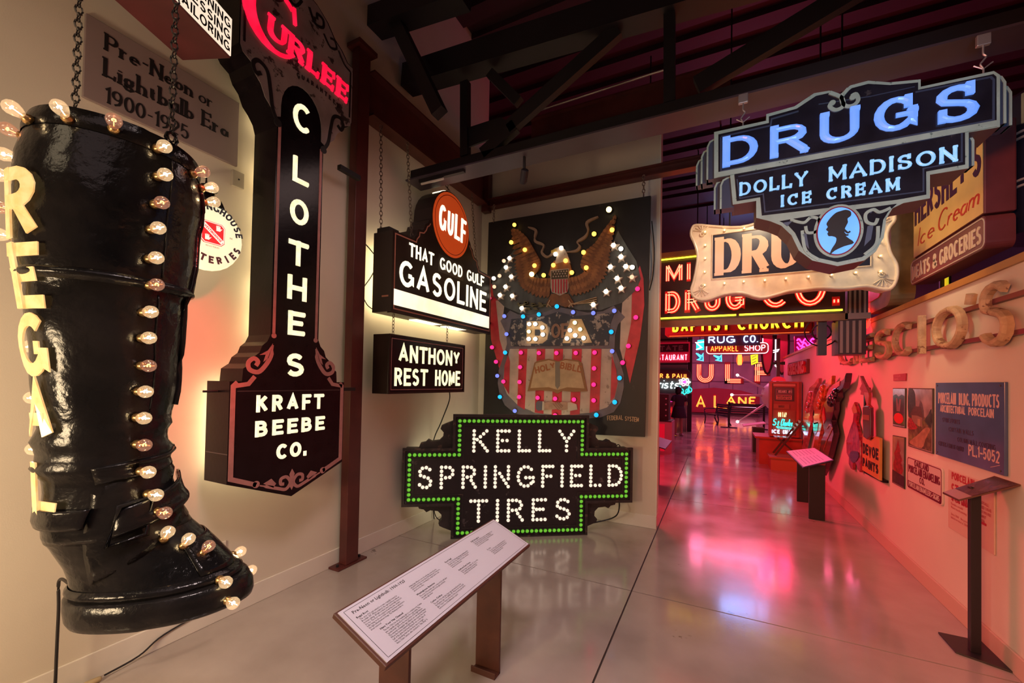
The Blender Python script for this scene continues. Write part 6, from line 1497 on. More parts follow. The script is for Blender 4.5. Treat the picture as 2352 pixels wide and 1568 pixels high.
# paint brush sign
FB = [(-1.353,1.707),(-1.299,1.708),(-1.286,0.716),(-0.704,0.730),(-0.703,0.703),(-1.340,0.688)]
tf = fthing('RW', 'paint_sign', 'orange paints sign with a paint brush figure on a black bracket on the right wall', 'sign')
obj('bracket', MB().prism(FB, .0, .05), blk, tf)
obj('panel', MB().prism([(-1.292,1.166),(-1.135,1.161),(-1.097,1.122),(-0.986,1.114),(-0.892,1.154),(-0.858,1.174),(-0.703,1.170),(-0.708,0.721),(-1.295,0.724)], .05, .075), mat('orange_ochre_enamel', (.62,.27,.08), .3, var=.12, scale=6), tf, bevel=.004)
DV = [(-1.276,0.928),(-0.740,0.933),(-1.277,1.062),(-1.279,0.779),(-0.739,0.790),(-1.275,0.890)]
letters(tf, 'DEVOE', (DV[0][0]+.01, DV[0][1]), (DV[1][0], DV[0][1]), DV[2][1]-DV[0][1]-.01, .030, ink, .075, .078)
letters(tf, 'PAINTS', (DV[3][0]+.01, DV[3][1]), (DV[4][0], DV[3][1]), DV[5][1]-DV[3][1]-.01, .028, ink, .075, .078)
brr = mat('brush_red', (.42,.05,.06), .3)
obj('brush_handle', MB().prism([(-1.151,1.475),(-1.150,1.354),(-1.127,1.140),(-0.998,1.121),(-0.886,1.171),(-0.883,1.373),(-0.896,1.487),(-0.955,1.501),(-1.101,1.494)], .075, .11), mat('plum_handle', (.10,.012,.04), .25, coat=.5), tf, bevel=.008)
obj('ferrule', MB().prism([(-1.146,1.475),(-1.146,1.423),(-0.893,1.434),(-0.898,1.487),(-0.991,1.516),(-0.961,1.617),(-0.980,1.650),(-1.141,1.656),(-1.127,1.614),(-1.046,1.514)], .075, .10), brr, tf)
obj('bristle_head', MB().prism([(-1.300,1.846),(-1.273,1.845),(-1.181,1.778),(-1.066,1.709),(-0.980,1.650),(-1.141,1.656),(-1.140,1.618),(-1.271,1.624),(-1.245,1.664),(-1.307,1.690),(-1.219,1.752)], .07, .10), mat('mauve_bristle', (.28,.10,.12), .5, var=.3, scale=30), tf)
obj('handle_label', MB().prism([(-1.120,1.394),(-0.907,1.400),(-0.906,1.342),(-1.119,1.337)], .11, .113), mat('rust_label', (.26,.08,.04), .4), tf)

# ------------------------------------------------------------------ stand-up readers along the right wall
t = thing('reader_stand', 'black post stand with tilted plate beside the right wall, nearest the camera', 'lectern', (1.50, 3.77, 0))
bsm = mat('black_powder_coat', (.018,.014,.018), .4)
obj('base_plate', MB().add([(-.11,.18,0),(-.11,-.06,0),(.119,-.16,0),(.119,.18,0),(-.11,.18,.012),(-.11,-.06,.012),(.119,-.16,.012),(.119,.18,.012)], [(0,3,2,1),(4,5,6,7),(0,1,5,4),(1,2,6,5),(2,3,7,6),(3,0,4,7)]), bsm, t)
obj('post', MB().box(-.025, .025, -.02, .02, .012, 1.07), bsm, t, bevel=.002)
tp = MB().add([(-.12,-.12,.99),(.118,-.20,1.135),(.118,.06,1.135),(-.12,.09,.99),(-.12,-.12,1.0),(.118,-.20,1.145),(.118,.06,1.145),(-.12,.09,1.0)], [(0,3,2,1),(4,5,6,7),(0,1,5,4),(1,2,6,5),(2,3,7,6),(3,0,4,7)])
obj('tray', tp, brs, t)
tp = MB().add([(-.06,-.133,1.038),(.11,-.190,1.1415),(.11,.052,1.1415),(-.06,.075,1.038)], [(0,1,2,3)])
obj('printed_panel', tp, mat('dark_photo_panel', (.10,.05,.045), .25, var=.5, scale=20), t)
tp = MB().add([(-.118,-.119,1.0025),(-.065,-.136,1.0345),(-.065,.077,1.0345),(-.118,.088,1.0025)], [(0,1,2,3)])
obj('caption_strip', tp, mat('brown_paper', (.42,.25,.20), .4), t)
t = thing('reader_stand', 'two legged reader stand with pink lit tilted plate halfway along the right wall', 'lectern', (1.15, 6.95, 0))
for y_ in (-.40, .50): obj('leg', MB().box(-.085, .085, y_-.02, y_+.02, 0, .70), bsm, t, bevel=.003)
tp = MB().add([(-.21,-.80,.70),(.12,-.66,.80),(.12,.45,.80),(-.21,.60,.70),(-.21,-.80,.715),(.12,-.66,.815),(.12,.45,.815),(-.21,.60,.715)], [(0,3,2,1),(4,5,6,7),(0,1,5,4),(1,2,6,5),(2,3,7,6),(3,0,4,7)])
obj('tray', tp, bsm, t)
tp = MB().add([(-.20,-.78,.722),(.11,-.64,.816),(.11,.43,.816),(-.20,.58,.722)], [(0,1,2,3)])
obj('printed_panel', tp, mat('pink_paper', (.66,.48,.50), .35), t)
lnz = MB()
for k in range(6):
    f_ = .15+.12*k
    for (g0, g1) in ((.08,.45),(.55,.92)):
        P = lambda f2, g: Vector((-.20+.31*f2, -.78+.14*f2+(1.36-.29*f2)*g, .7235+.094*f2))
        a, b, c_, d_ = P(f_, g0), P(f_, g1), P(f_+.02, g1), P(f_+.02, g0); lnz.add([a, b, c_, d_], [(0,1,2,3)])
obj('print_lines', lnz, dkp, t)

# ------------------------------------------------------------------ neon helpers
nred = glow('neon_red'); nred2 = glow('neon_red_core', (1.0,.12,.06), 6.0); nyel = glow('neon_yellow', (1.0,.80,.03), 3.2); nblu = glow('neon_blue_white', (.45,.65,1.0), 4.0)
naqua = glow('neon_aqua', (.03,.95,.80), 2.6); npink = glow('neon_pink', (1.0,.05,.45), 2.6); nwhite = glow('neon_white', (1.0,.80,.85), 3.0); norange = glow('neon_orange', (1.0,.30,.04), 3.0)
redch = mat('red_channel', (.55,.02,.02), .35); darkm = mat('dark_sign_metal', (.035,.012,.016), .4, var=.3)
def neon_word(par, s, a, b, v, h_, t_, base_m, tube_m, offs=(0,), tr=.008, w0=0.0, base_t=None, fill=True, **kw):
    """channel letters with one or more tubes following each stroke; every letter is a part, its tubes a sub-part"""
    pos, kx = layout(s, h_, t_, b-a, kw.pop('gap', .3), kw.get('slant', 0))
    for ch, x in pos:
        _, st = glyph_strokes(ch, h_, t_, kx, kw.get('slant', 0))
        base = MB(); tb = MB()
        for s2 in st:
            pts = [(a+x+p[0], v+p[1]) for p in s2]
            cl = len(pts) > 3 and math.hypot(pts[0][0]-pts[-1][0], pts[0][1]-pts[-1][1]) < 1e-4
            if len(pts) == 2 and fill:
                d = Vector((pts[1][0]-pts[0][0], pts[1][1]-pts[0][1])).normalized()*t_*.5
                bp_ = [(pts[0][0]-d.x, pts[0][1]-d.y), (pts[1][0]+d.x, pts[1][1]+d.y)] if ch not in 'AKVYNM' else pts
            else: bp_ = pts
            if fill: base.ribbon(bp_, t_, w0, w0+.02, closed=cl)
            for o_ in offs:
                q = []
                n_ = len(pts)-1 if cl else len(pts)
                for i in range(n_):
                    p0 = pts[(i-1) % n_] if (cl or i > 0) else pts[i]; p1 = pts[(i+1) % n_] if (cl or i < n_-1) else pts[i]
                    d = Vector((p1[0]-p0[0], p1[1]-p0[1])).normalized(); q.append((pts[i][0]-d.y*o_, pts[i][1]+d.x*o_))
                tb.ribbon(q, tr*2, w0+.024, w0+.024+tr*2, closed=cl, prof='tube')
        if fill:
            L = obj('letter', base, base_m, par); obj('tube', tb, tube_m, L)
        else: obj('letter', tb, tube_m, par)


def hang(t_, xs, y_, z0_, z1_=6.42):
    for x_ in xs: obj('hanging_rod', MB().tube([(x_, y_, z0_), (x_, y_, z1_)], .014, 6), steel_dark, t_)

# ------------------------------------------------------------------ drug co neon sign
t = fthing('MI', 'drug_neon_sign', 'red neon drug company sign with yellow neon bars across the corridor', 'sign')
t.location = (.30, 6.0, 2.471); t.scale = (.857, .857, .857)
brown_t = mat('bronze_sign_frame', (.22,.11,.03), .35, var=.25, scale=4)
obj('cabinet', MB().sbox(-1.9, 1.18, .03, 1.17, -.12, -.01), darkm, t)
obj('face_panel', MB().sbox(-1.9, 1.18, .03, 1.17, -.01, 0), mat('neon_face_dark', (.03,.006,.008), .3), t)
obj('frame_rail', MB().sbox(-1.9, 1.20, .01, .105, -.02, .05).sbox(-1.9, 1.20, 1.12, 1.20, -.02, .05), brown_t, t)
obj('neon_bar', MB().tube([V3(-1.85,.15,.05), V3(-.12,.15,.05)], .013, 8), nyel, t)
obj('neon_bar', MB().tube([V3(-.08,.15,.05), V3(1.14,.15,.05)], .013, 8), nyel, t)
obj('neon_bar', MB().tube([V3(-1.85,1.09,.05), V3(1.14,1.09,.05)], .013, 8), nyel, t)
MQ = [(-1.125,0.281),(1.089,0.239),(-1.116,0.617),(-1.118,0.736),(-0.689,0.698),(-1.108,1.037)]
neon_word(t, 'DRUG', MQ[0][0], MQ[0][0]+1.12, .225, .36, .085, redch, nred2, (-.022,.022), .0085, gap=.35)
neon_word(t, 'CO.', MQ[0][0]+1.32, MQ[1][0]+.03, .225, .50, .085, redch, nred2, (-.022,.022), .0085, gap=.3)
neon_word(t, 'MI', MQ[3][0], MQ[3][0]+.37, MQ[3][1]-.02, .30, .06, redch, nred2, (-.016,.016), .0075, gap=.4)
strm = mat('striped_trim_grey', (.26,.20,.20), .4)
tw = MB().sbox(1.20, 1.42, .06, 1.25, -.33, .02); obj('end_pylon', tw, darkm, t)
obj('end_pylon_lower', MB().sbox(1.10, 1.40, -.45, .02, -.33, .02), darkm, t)
for k in range(4): obj('slat', MB().sbox(1.215+k*.052, 1.238+k*.052, .10, 1.25, .02, .035), strm, t)
for k in range(4): obj('slat', MB().sbox(1.12+k*.066, 1.15+k*.066, -.43, .0, .02, .035), strm, t)
obj('pylon_cap', MB().sbox(1.17, 1.44, .02, .10, -.34, .05), strm, t)
rg_ = MB()
for (u_, r_) in ((.95,.20),(.95,.11)): rg_.tube([V3(u_+r_*math.cos(a), -.12+r_*math.sin(a), -.15) for a in [2*PI*k/20 for k in range(20)]], .010, 5, closed=True)
obj('bracket_ring', rg_, steel_dark, t)
obj('support_post', MB().sbox(.90, 1.0, -.45, .03, -.2, -.1), darkm, t)
for x_ in (-1.4, .9): obj('hanging_rod', MB().tube([(x_,.06,1.1),(x_,.06,4.55)], .012, 6), steel_dark, t)

# ------------------------------------------------------------------ baptist church sign
t = fthing('BA', 'church_neon_sign', 'dark red church sign with yellow neon letters under the drug sign', 'sign')
BQ = [(-1.149,0.073),(1.072,0.063),(-1.189,-0.015),(1.176,-0.019),(-1.151,0.287)]
b0, b1 = BQ[0][0], BQ[1][0]; bv = BQ[0][1]
obj('cabinet', MB().prism([(b0-.08, bv-.11),(b1+.10, bv-.11),(b1+.16, bv-.06),(b1+.16, bv+.42),(b0-.14, bv+.42),(b0-.14, bv-.06)], -.07, -.01), mat('church_red_metal', (.16,.02,.015), .35), t)
obj('face_panel', MB().sbox(b0-.1, b1+.12, bv-.06, bv+.4, -.01, 0), MATS['church_red_metal'], t)
obj('lower_tube', MB().tube([V3(b0-.05, bv-.09, .015), V3(b1+.08, bv-.09, .015)], .008, 6), glow('dim_orange_tube', (1.0,.2,.04), .8), t)
for x_ in (-.7, .9): obj('hanging_rod', MB().tube([(x_,.04,.4),(x_,.04,3.72)], .012, 6), steel_dark, t)
mid = b0+(b1-b0)*.47
neon_word(t, 'BAPTIST', b0, mid, bv-.015, .25, .05, mat('gold_letter', (.45,.28,.02), .4), nyel, (-.012,.012), .007, gap=.45)
neon_word(t, 'CHURCH', b0+(b1-b0)*.525, b1, bv-.015, .25, .05, MATS['gold_letter'], nyel, (-.012,.012), .007, gap=.4)

# ------------------------------------------------------------------ rug and apparel signs
t = fthing('RG', 'rug_neon_sign', 'small dark sign with blue white neon letters above the pink outlined shop sign', 'sign')
RQ = [(-0.439,-0.200),(0.685,-0.194),(-0.440,-0.039),(-0.542,-0.278),(0.732,-0.304)]
obj('cabinet', MB().sbox(RQ[3][0], RQ[4][0], RQ[3][1]+.0, RQ[2][1]+.15, -.05, 0), mat('plum_metal', (.07,.03,.06), .4), t)
neon_word(t, 'RUG', RQ[0][0], RQ[0][0]+.62, RQ[0][1]-.01, .19, .03, nblu, nblu, (0,), .014, fill=False)
neon_word(t, 'CO.', RQ[0][0]+.80, RQ[1][0]+.0, RQ[0][1]-.01, .19, .03, nblu, nblu, (0,), .014, fill=False)
for x_ in (-.5, .7): obj('hanging_rod', MB().tube([(x_,.03,.3),(x_,.03,3.44)], .012, 6), steel_dark, t)
t = fthing('AP', 'apparel_neon_sign', 'red apparel shop sign outlined in pink white neon', 'sign')
AQ = [(-0.623,-0.369),(0.732,-0.365),(-0.723,-0.430),(0.813,-0.424),(-0.624,-0.208),(0.669,-0.010)]
obj('cabinet', MB().prism(rrect(AQ[2][0], AQ[3][0], AQ[2][1], AQ[4][1]+.10, .10), -.15, -.0), mat('apparel_red', (.40,.02,.03), .4), t)
AW = AQ[1][0]-AQ[0][0]
neon_word(t, 'APPAREL', AQ[0][0]+.02, AQ[0][0]+.53*AW, AQ[0][1]+.02, .17, .02, norange, norange, (0,), .009, fill=False)
neon_word(t, 'SHOP', AQ[0][0]+.63*AW, AQ[1][0], AQ[0][1]+.02, .17, .02, nwhite, nwhite, (0,), .009, fill=False)
e = MB(); e.ribbon(rrect(AQ[2][0]+.02, AQ[3][0]-.02, AQ[2][1]+.02, AQ[4][1]+.08, .09), .018, .01, .028, closed=True, prof='tube'); obj('outline_tube', e, nwhite, t)
for x_ in (-.3, .6): obj('hanging_rod', MB().tube([(x_,.08,.3),(x_,.08,3.44)], .012, 6), steel_dark, t)
obj('up_tube', MB().tube([V3(AQ[5][0], AQ[4][1]+.08, .02), V3(AQ[5][0], AQ[5][1], .02)], .012, 6), nwhite, t)

# ------------------------------------------------------------------ signs on the partition to the left
t = fthing('ST', 'restaurant_sign', 'red and maroon restaurant sign on the left partition', 'sign')
z0_ = 2.4
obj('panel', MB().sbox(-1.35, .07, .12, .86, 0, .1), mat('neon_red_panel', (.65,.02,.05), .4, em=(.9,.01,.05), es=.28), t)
obj('upper_panel', MB().sbox(-1.33, .03, .50, .80, .1, .105), mat('maroon_panel', (.14,.015,.05), .5), t)
letters(t, 'STATE', (-1.17, .55), (-.16, .55), .19, .050, mat('dusty_rose', (.60,.30,.34), .5), .105, .12)
neon_word(t, 'RESTAURANT', -1.27, .0, .18, .23, .04, nwhite, glow('neon_pink_white', (1.0,.45,.62), 2.2), (0,), .014, w0=.09, fill=False)
for z_, lab in ((.93, 0), (.04, 0)): obj('rail', MB().sbox(-1.5, .10, z_, z_+.04, -.02, .12), steel_dark, t)
t = thing('florist_sign', 'florist sign with white script, red neon name and a rose on the left partition', 'sign', (-1.0, 16.40, 1.35))
FQ = [(-1.030,0.578),(0.034,0.592),(-1.032,0.740),(-1.010,0.172),(-0.300,0.221),(-0.096,0.448),(-0.093,0.195),(0.147,0.861),(0.156,0.013)]
obj('panel', MB().prism([(-1.9,.02),(.14,.02),(.14,.70),(.10,.82),(.02,.90),(-.10,.94),(-1.9,.94)], 0, .1), mat('florist_green_grey', (.16,.19,.18), .5), t)
obj('top_panel', MB().prism([(-1.88,.58),(.10,.58),(.10,.72),(.07,.80),(.0,.87),(-.10,.90),(-1.88,.90)], .1, .105), mat('maroon_panel'), t)
neon_word(t, 'ER & PAUL', FQ[0][0]-.05, FQ[1][0], FQ[0][1]+.0, .17, .03, norange, norange, (0,), .013, w0=.09, fill=False)
neon_word(t, 'rists', FQ[3][0]-.05, FQ[4][0], FQ[3][1]+.02, .42, .035, nblu, glow('neon_soft_white', (.85,.95,1.0), 2.6), (0,), .018, w0=.09, fill=False, slant=.25, gap=.12)
rc = FQ[5]; rs = MB()
for (r_, n_) in ((.17,7),(.10,5)):
    rs.ribbon([(rc[0]+(r_+.03*math.cos(n_*a))*math.cos(a), rc[1]+(r_+.03*math.cos(n_*a))*math.sin(a)*.75) for a in [2*PI*k/28 for k in range(28)]], .026, .11, .136, closed=True, prof='tube')
obj('rose', rs, nwhite, t); obj('rose_centre', MB().disc(rc[0], rc[1], .09, .10, .11, 12), npink, t)
lf = MB()
for (dx_, a_) in ((-.08,200),(.08,-20),(-.04,240),(.05,-60)):
    c_ = (FQ[6][0]+dx_, FQ[6][1]); lf.ribbon([(c_[0]+.11*math.cos(math.radians(a_))+.05*math.cos(b)*1.3, c_[1]+.09*math.sin(math.radians(a_))+.08*math.sin(b)) for b in [2*PI*k/10 for k in range(10)]], .022, .10, .125, closed=True, prof='tube')
lf.ribbon([(FQ[6][0]-.15,FQ[6][1]+.1),(FQ[6][0]-.1,FQ[6][1]-.1),(FQ[6][0],FQ[6][1]-.2),(FQ[6][0]+.1,FQ[6][1]-.1),(FQ[6][0]+.16,FQ[6][1]+.12)], .03, .10, .125, prof='tube')
obj('leaf', lf, naqua, t)
t = thing('bar_sign', 'low red and orange neon bar sign with an arrow left of the standing person', 'sign', (-1.6, 16.40, .15))
obj('panel', MB().prism([(-.45,.3),(.10,.3),(.10,.72),(-.45,.75)], 0, .08), mat('neon_red_panel'), t)
obj('top_panel', MB().prism([(-.5,.78),(.15,.78),(.15,1.02),(-.5,1.02)], 0, .08), mat('maroon_panel'), t)
neon_word(t, 'BAR', -.40, .05, .50, .19, .03, norange, nyel, (0,), .014, w0=.08, fill=False)
neon_word(t, 'ner', -.40, .10, .80, .30, .03, npink, npink, (0,), .014, w0=.08, fill=False, slant=.2)
ar = MB(); ar.ribbon([(-.42,.02),(-.36,.10),(-.42,.18)], .03, .0, .03, prof='tube'); ar.ribbon([(-.36,.10),(.10,.08)], .03, 0, .03, prof='tube'); ar.ribbon([(.10,.08),(.18,.15),(.22,.02),(.10,.08)], .03, 0, .03, prof='tube')
obj('neon_arrow', ar, norange, t)
po = thing('steel_column', 'slim dark column at the edge of the left partition behind the person', 'column', (-.93, 16.45, 0))
obj('shaft', MB().box(-.075, .075, -.07, .07, 0, 5.0), mat('plum_steel', (.06,.015,.03), .5), po)

# ------------------------------------------------------------------ far wall: big red neon letters and arched sign
t = fthing('FW', 'giant_neon_letters', 'giant red triple tube neon letters on the far wall', 'sign')
GF_ = [(-1.187,1.824),(-0.217,1.842),(0.335,1.853),(1.320,1.871),(1.842,1.881),(2.731,1.898),(-1.200,3.089)]
gh = GF_[6][1]-GF_[0][1]
for ch, a, b in (('G', GF_[0][0]-1.45, GF_[0][0]-.45), ('U', GF_[0][0], GF_[1][0]), ('L', GF_[2][0], GF_[3][0]), ('F', GF_[4][0], GF_[5][0])):
    neon_word(t, ch, a, b, GF_[0][1], gh, .30, mat('dark_red_channel', (.35,.02,.02), .4), nred2, (-.09,0,.09), .020)
j_ = struct('trim_3', MB().box(-6.5, 5.5, 27.385, 27.398, 1.9, 1.96), mat('frame_violet', (.16,.10,.16), .5))
for k in range(9): obj('mullion', MB().box(-3+k*1.25, -2.96+k*1.25, 27.385, 27.398, 0, 6), mat('frame_violet'), j_)
for z_ in (3.0, 4.2): obj('rail', MB().box(-6, 5, 27.385, 27.398, z_, z_+.06), mat('frame_violet'), j_)
t = fthing('AL', 'lane_neon_sign', 'dark red arched sign with orange neon lane lettering at the back of the hall', 'sign')
AL2 = [(-1.133,0.093),(2.027,0.208),(-1.147,1.467),(-0.204,1.565),(1.090,1.452),(2.020,1.195),(-1.136,0.393),(-0.615,0.416),(-0.171,0.412),(0.092,0.424),(0.417,0.463),(1.863,0.529),(-1.144,1.142),(-0.178,1.197)]
obj('board', MB().prism([(AL2[0][0]-1.8,AL2[0][1]),AL2[1],AL2[5],AL2[4],AL2[3],AL2[2],(AL2[2][0]-1.8,AL2[2][1]-.35)], -.1, 0), mat('crimson_board', (.30,.02,.05), .5), t)
obj('kickboard', MB().sbox(AL2[0][0]-1.8, AL2[1][0], .0, .10, -.08, .04), joint_dark, t)
neon_word(t, 'A', AL2[6][0], AL2[7][0], AL2[6][1], .72, .12, redch, norange, (-.03,.03), .016)
neon_word(t, 'L', AL2[8][0]-.05, AL2[9][0]+.42, AL2[6][1], .78, .12, redch, norange, (-.03,.03), .016)
neon_word(t, 'ANE', AL2[10][0], AL2[11][0], AL2[6][1]+.25, .48, .10, redch, norange, (-.025,.025), .016)
neon_word(t, 'V', AL2[6][0]-.85, AL2[6][0]-.2, AL2[6][1], .72, .12, redch, norange, (-.03,.03), .016)
obj('small_tubes', MB().ribbon([(AL2[10][0],AL2[6][1]+.10),(AL2[11][0],AL2[6][1]+.14)], .04, 0, .04, prof='tube').ribbon([(AL2[10][0],AL2[6][1]-.04),(AL2[11][0],AL2[6][1]-.02)], .04, 0, .04, prof='tube'), glow('neon_pink_white'), t)
# neon arrows and small signs in front of the far wall
for i, (x, lab) in enumerate(((1599, 'left blue neon arrow pointing down right under the rug sign'), (1639, 'right blue neon arrow pointing down right under the rug sign'))):
    t = thing('neon_arrow', lab, 'neon light', (0, 22, 0))
    if i == 0: A = [(-0.970,3.241),(-0.755,3.006),(-0.908,2.923),(-0.658,2.879),(-0.661,3.216),(-0.717,3.090)]
    else: A = [(-0.206,3.127),(0.038,2.958),(-0.092,2.897),(0.131,2.854),(0.129,3.144),(0.074,3.041)]
    m_ = MB(); m_.ribbon([A[0], A[1], A[2], A[3], A[4], A[5], A[0]], .05, 0, .05, prof='tube', closed=False); m_.ribbon([(A[0][0]+.08,A[0][1]-.02),(A[3][0]-.1,A[3][1]+.12)], .05, 0, .05, prof='tube')
    obj('tube', m_, glow('neon_cyan', (.05,.65,1.0), 3.0), t)
    obj('backing', MB().prism([A[0], A[2], A[3], A[4]], -.06, -.01), mat('blue_backing', (.02,.08,.14), .4), t)
    hang(t, [(A[0][0]+A[3][0])/2], .03, (A[0][1]+A[3][1])/2)
t = thing('aqua_sign', 'turquoise lit figure sign left of the rug sign', 'sign', (0, 20, 0))
Q = [(-0.886,3.565),(-0.572,3.595),(-0.568,3.250),(-0.883,3.256),(-0.835,3.679),(-0.573,3.710),(-0.572,3.615),(-0.834,3.602)]
obj('lower_panel', MB().prism(Q[:4], -.1, 0), glow('lit_turquoise', (.02,.85,.75), 1.4), t); obj('upper_panel', MB().prism(Q[4:], -.1, 0), glow('lit_turquoise'), t)
zz = MB(); zz.ribbon([Q[3], (Q[2][0]-.1, Q[2][1]+.1), Q[0], (Q[1][0], Q[1][1])], .05, .01, .05, prof='tube'); obj('tube', zz, nwhite, t); hang(t, [(Q[0][0]+Q[1][0])/2], .05, Q[0][1]-.1)
t = thing('round_food_sign', 'small orange oval neon sign beside the yellow sign', 'sign', (0, 20, 0))
Q = [(0.811,2.801),(0.940,2.801),(0.813,2.561)]; r_ = Q[1][0]-Q[0][0]
obj('body', MB().disc(Q[0][0], Q[0][1], r_, -.1, 0, 16, ry=Q[0][1]-Q[2][1]), glow('lit_orange_red', (1.0,.12,.02), 1.2), t)
zz = MB()
for k in (-.3, 0, .3): zz.ribbon([(Q[0][0]+k*r_*1.4, Q[0][1]-.22), (Q[0][0]+k*r_*1.4, Q[0][1]+.22)], .04, .0, .04, prof='tube')
obj('tube', zz, norange, t); hang(t, [Q[0][0]], .05, Q[0][1])
t = thing('yellow_sign', 'small bright yellow green sign hanging near the far wall', 'sign', (0, 20, 0))
Q = [(1.211,3.000),(1.478,3.034),(1.481,2.670),(1.246,2.579),(0.955,2.966),(1.179,2.982),(1.181,2.744),(0.957,2.745)]
obj('panel', MB().prism(Q[:4], -.1, 0), glow('lit_yellow_green', (.75,.95,.02), 1.3), t)
obj('side_panel', MB().prism(Q[4:], -.1, 0), mat('olive_panel', (.45,.45,.15), .5), t)
zz = MB()
for k in range(3): zz.ribbon([(Q[0][0]+.05,Q[0][1]-.1-k*.12),(Q[1][0]-.06,Q[1][1]-.05-k*.12)], .03, 0, .03, prof='tube')
obj('tube', zz, MATS['olive_panel'], t); hang(t, [(Q[0][0]+Q[1][0])/2], .05, Q[1][1]-.1)
# star ball with spikes
t = thing('spiked_ball', 'pale metal sputnik ball with long tapering spikes at the back of the corridor', 'sculpture', (1.62, 14.6, 1.42))
silv = mat('silver_paint', (.80,.80,.80), .35, .1)
sp = MB().lathe([(.02,-.46),(.2,-.41),(.36,-.29),(.44,-.13),(.46,0),(.44,.13),(.36,.29),(.2,.41),(.02,.46)], 20); obj('ball', sp, silv, t, smooth=True)
for (dx_, dz_, L_sp) in ((-1,.55,1.25), (-1,.0,1.25), (-1,-.75,1.35), (-.1,1,.9), (.3,-1,.9)):
    d = Vector((dx_, -.25, dz_)).normalized()
    s1 = obj('spike', MB().tube([d*.42, d*L_sp], [.04,.012], 8), silv, t, smooth=True)
    obj('tip_bulb', MB().lathe([(.01,-.045),(.04,-.02),(.045,0),(.04,.02),(.01,.045)], 8, Matrix.Translation(d*(L_sp+.03))), glow('tip_bulb', (1.0,.9,.85), 3.0), s1, smooth=True)
obj('stand', MB().tube([(0,.1,-.4),(0,.1,-1.4)], .06, 8), steel_dark, t)
# benches, stanchion
def bench(x, y, rz, label, L=1.5):
    t_ = thing('park_bench', label, 'bench', (x, y, 0), rz, 'benches at the back of the hall'); bm3 = mat('black_bench', (.015,.012,.02), .4)
    for s_ in (-1, 1):
        obj('end_frame', MB().tube(smooth([(s_*L/2,-.28,0),(s_*L/2,-.24,.25),(s_*L/2,-.26,.44),(s_*L/2,.0,.40),(s_*L/2,.22,.42),(s_*L/2,.30,.85)], 3), .028, 6).tube(smooth([(s_*L/2,.30,0),(s_*L/2,.18,.25),(s_*L/2,.22,.42)], 3), .028, 6), bm3, t_)
        obj('armrest', MB().tube(smooth([(s_*L/2,-.26,.44),(s_*L/2,-.30,.58),(s_*L/2,-.2,.66),(s_*L/2,.05,.66),(s_*L/2,.25,.66)], 3), .024, 6), bm3, t_)
    for k in range(5): obj('slat', MB().box(-L/2, L/2, -.25+k*.095, -.18+k*.095, .425, .445), bm3, t_)
    for k in range(5): obj('slat', MB().box(-L/2, L/2, .205+k*.016, .225+k*.016, .47+k*.085, .54+k*.085), bm3, t_)
    return t_
bench(-.02, 20.2, -62, 'black slatted bench turned sideways left of the other bench', 1.1)
bench(1.35, 21.6, 0, 'black slatted bench facing the camera at the back of the hall', 1.75)
t = thing('barrier_stanchion', 'thin black barrier frame standing before the benches', 'barrier', (.40, 18.9, 0))
obj('post', MB().box(-.035, .035, -.03, .03, 0, 1.05), steel_dark, t); obj('foot', MB().box(-.3, .3, -.05, .05, 0, .03), steel_dark, t)
obj('post', MB().box(1.18, 1.25, -.03, .03, 0, 1.0), steel_dark, t); obj('top_rail', MB().box(0, 1.9, -.03, .03, .92, .97), steel_dark, t); obj('foot', MB().box(1.1, 1.35, -.05, .05, 0, .03), steel_dark, t)
obj('post', MB().box(1.85, 1.92, -.03, .03, 0, 1.0), steel_dark, t)

# ------------------------------------------------------------------ red cabinet display and folding chair
redw = mat('red_painted_wood', (.42,.035,.02), .45, var=.15, scale=5)
t = thing('display_platform', 'red painted plinth box carrying the sign cabinet', 'plinth', (1.2, 10.95, 0))
obj('box', MB().box(-.38, .40, -.35, .45, 0, .56), redw, t); obj('top', MB().box(-.46, .40, -.40, .45, .56, .60), redw, t)
t = thing('step_box', 'low orange red step box in front of the plinth', 'plinth', (1.2, 10.2, 0))
obj('box', MB().box(-.22, .30, -.25, .30, 0, .24), mat('orange_red_wood', (.45,.11,.05), .5), t); obj('top', MB().box(-.25, .32, -.28, .30, .24, .27), MATS['orange_red_wood'], t)
x, y, z, a = FR['CB']
t = fthing('CB', 'sign_cabinet', 'red cabinet displaying a small plaque and neon on tap and ice cream signs', 'cabinet')
CQ = [(-0.206,-0.383),(0.361,-0.386),(-0.198,0.775),(0.415,0.769),(-0.182,0.728),(-0.157,0.643),(0.332,0.637)]
c0, c1 = CQ[0][0]+.02, CQ[1][0]-.02; cz0 = -.38; cz1 = .81
obj('body', MB().sbox(c0, c1+.05, cz0, cz1, -.25, -.02), redw, t)
fr_ = MB(); fr_.ribbon([(c0+.02,cz0+.02),(c1-.02,cz0+.02),(c1-.02,cz1-.02),(c0+.02,cz1-.02)], .04, -.02, .02, closed=True); obj('frame', fr_, redw, t)
CW = c1-c0; CH = cz1-cz0
obj('backing', MB().sbox(c0+.04, c1-.04, cz0+.04, cz1-.04, -.03, -.018), mat('cabinet_red_back', (.30,.03,.02), .5), t)
obj('header', MB().sbox(c0+.06, c1-.06, cz1-.10, cz1-.05, -.018, -.008), mat('salmon_strip', (.60,.20,.14), .4), t)
obj('plaque', MB().sbox(c0+.09, c1-.09, cz1-.42, cz1-.13, -.018, .0), mat('dark_frame', (.05,.01,.01), .4), t)
obj('plaque_face', MB().sbox(c0+.105, c1-.12, cz1-.40, cz1-.15, .0, .004), mat('plum_face', (.20,.03,.05), .4), t)
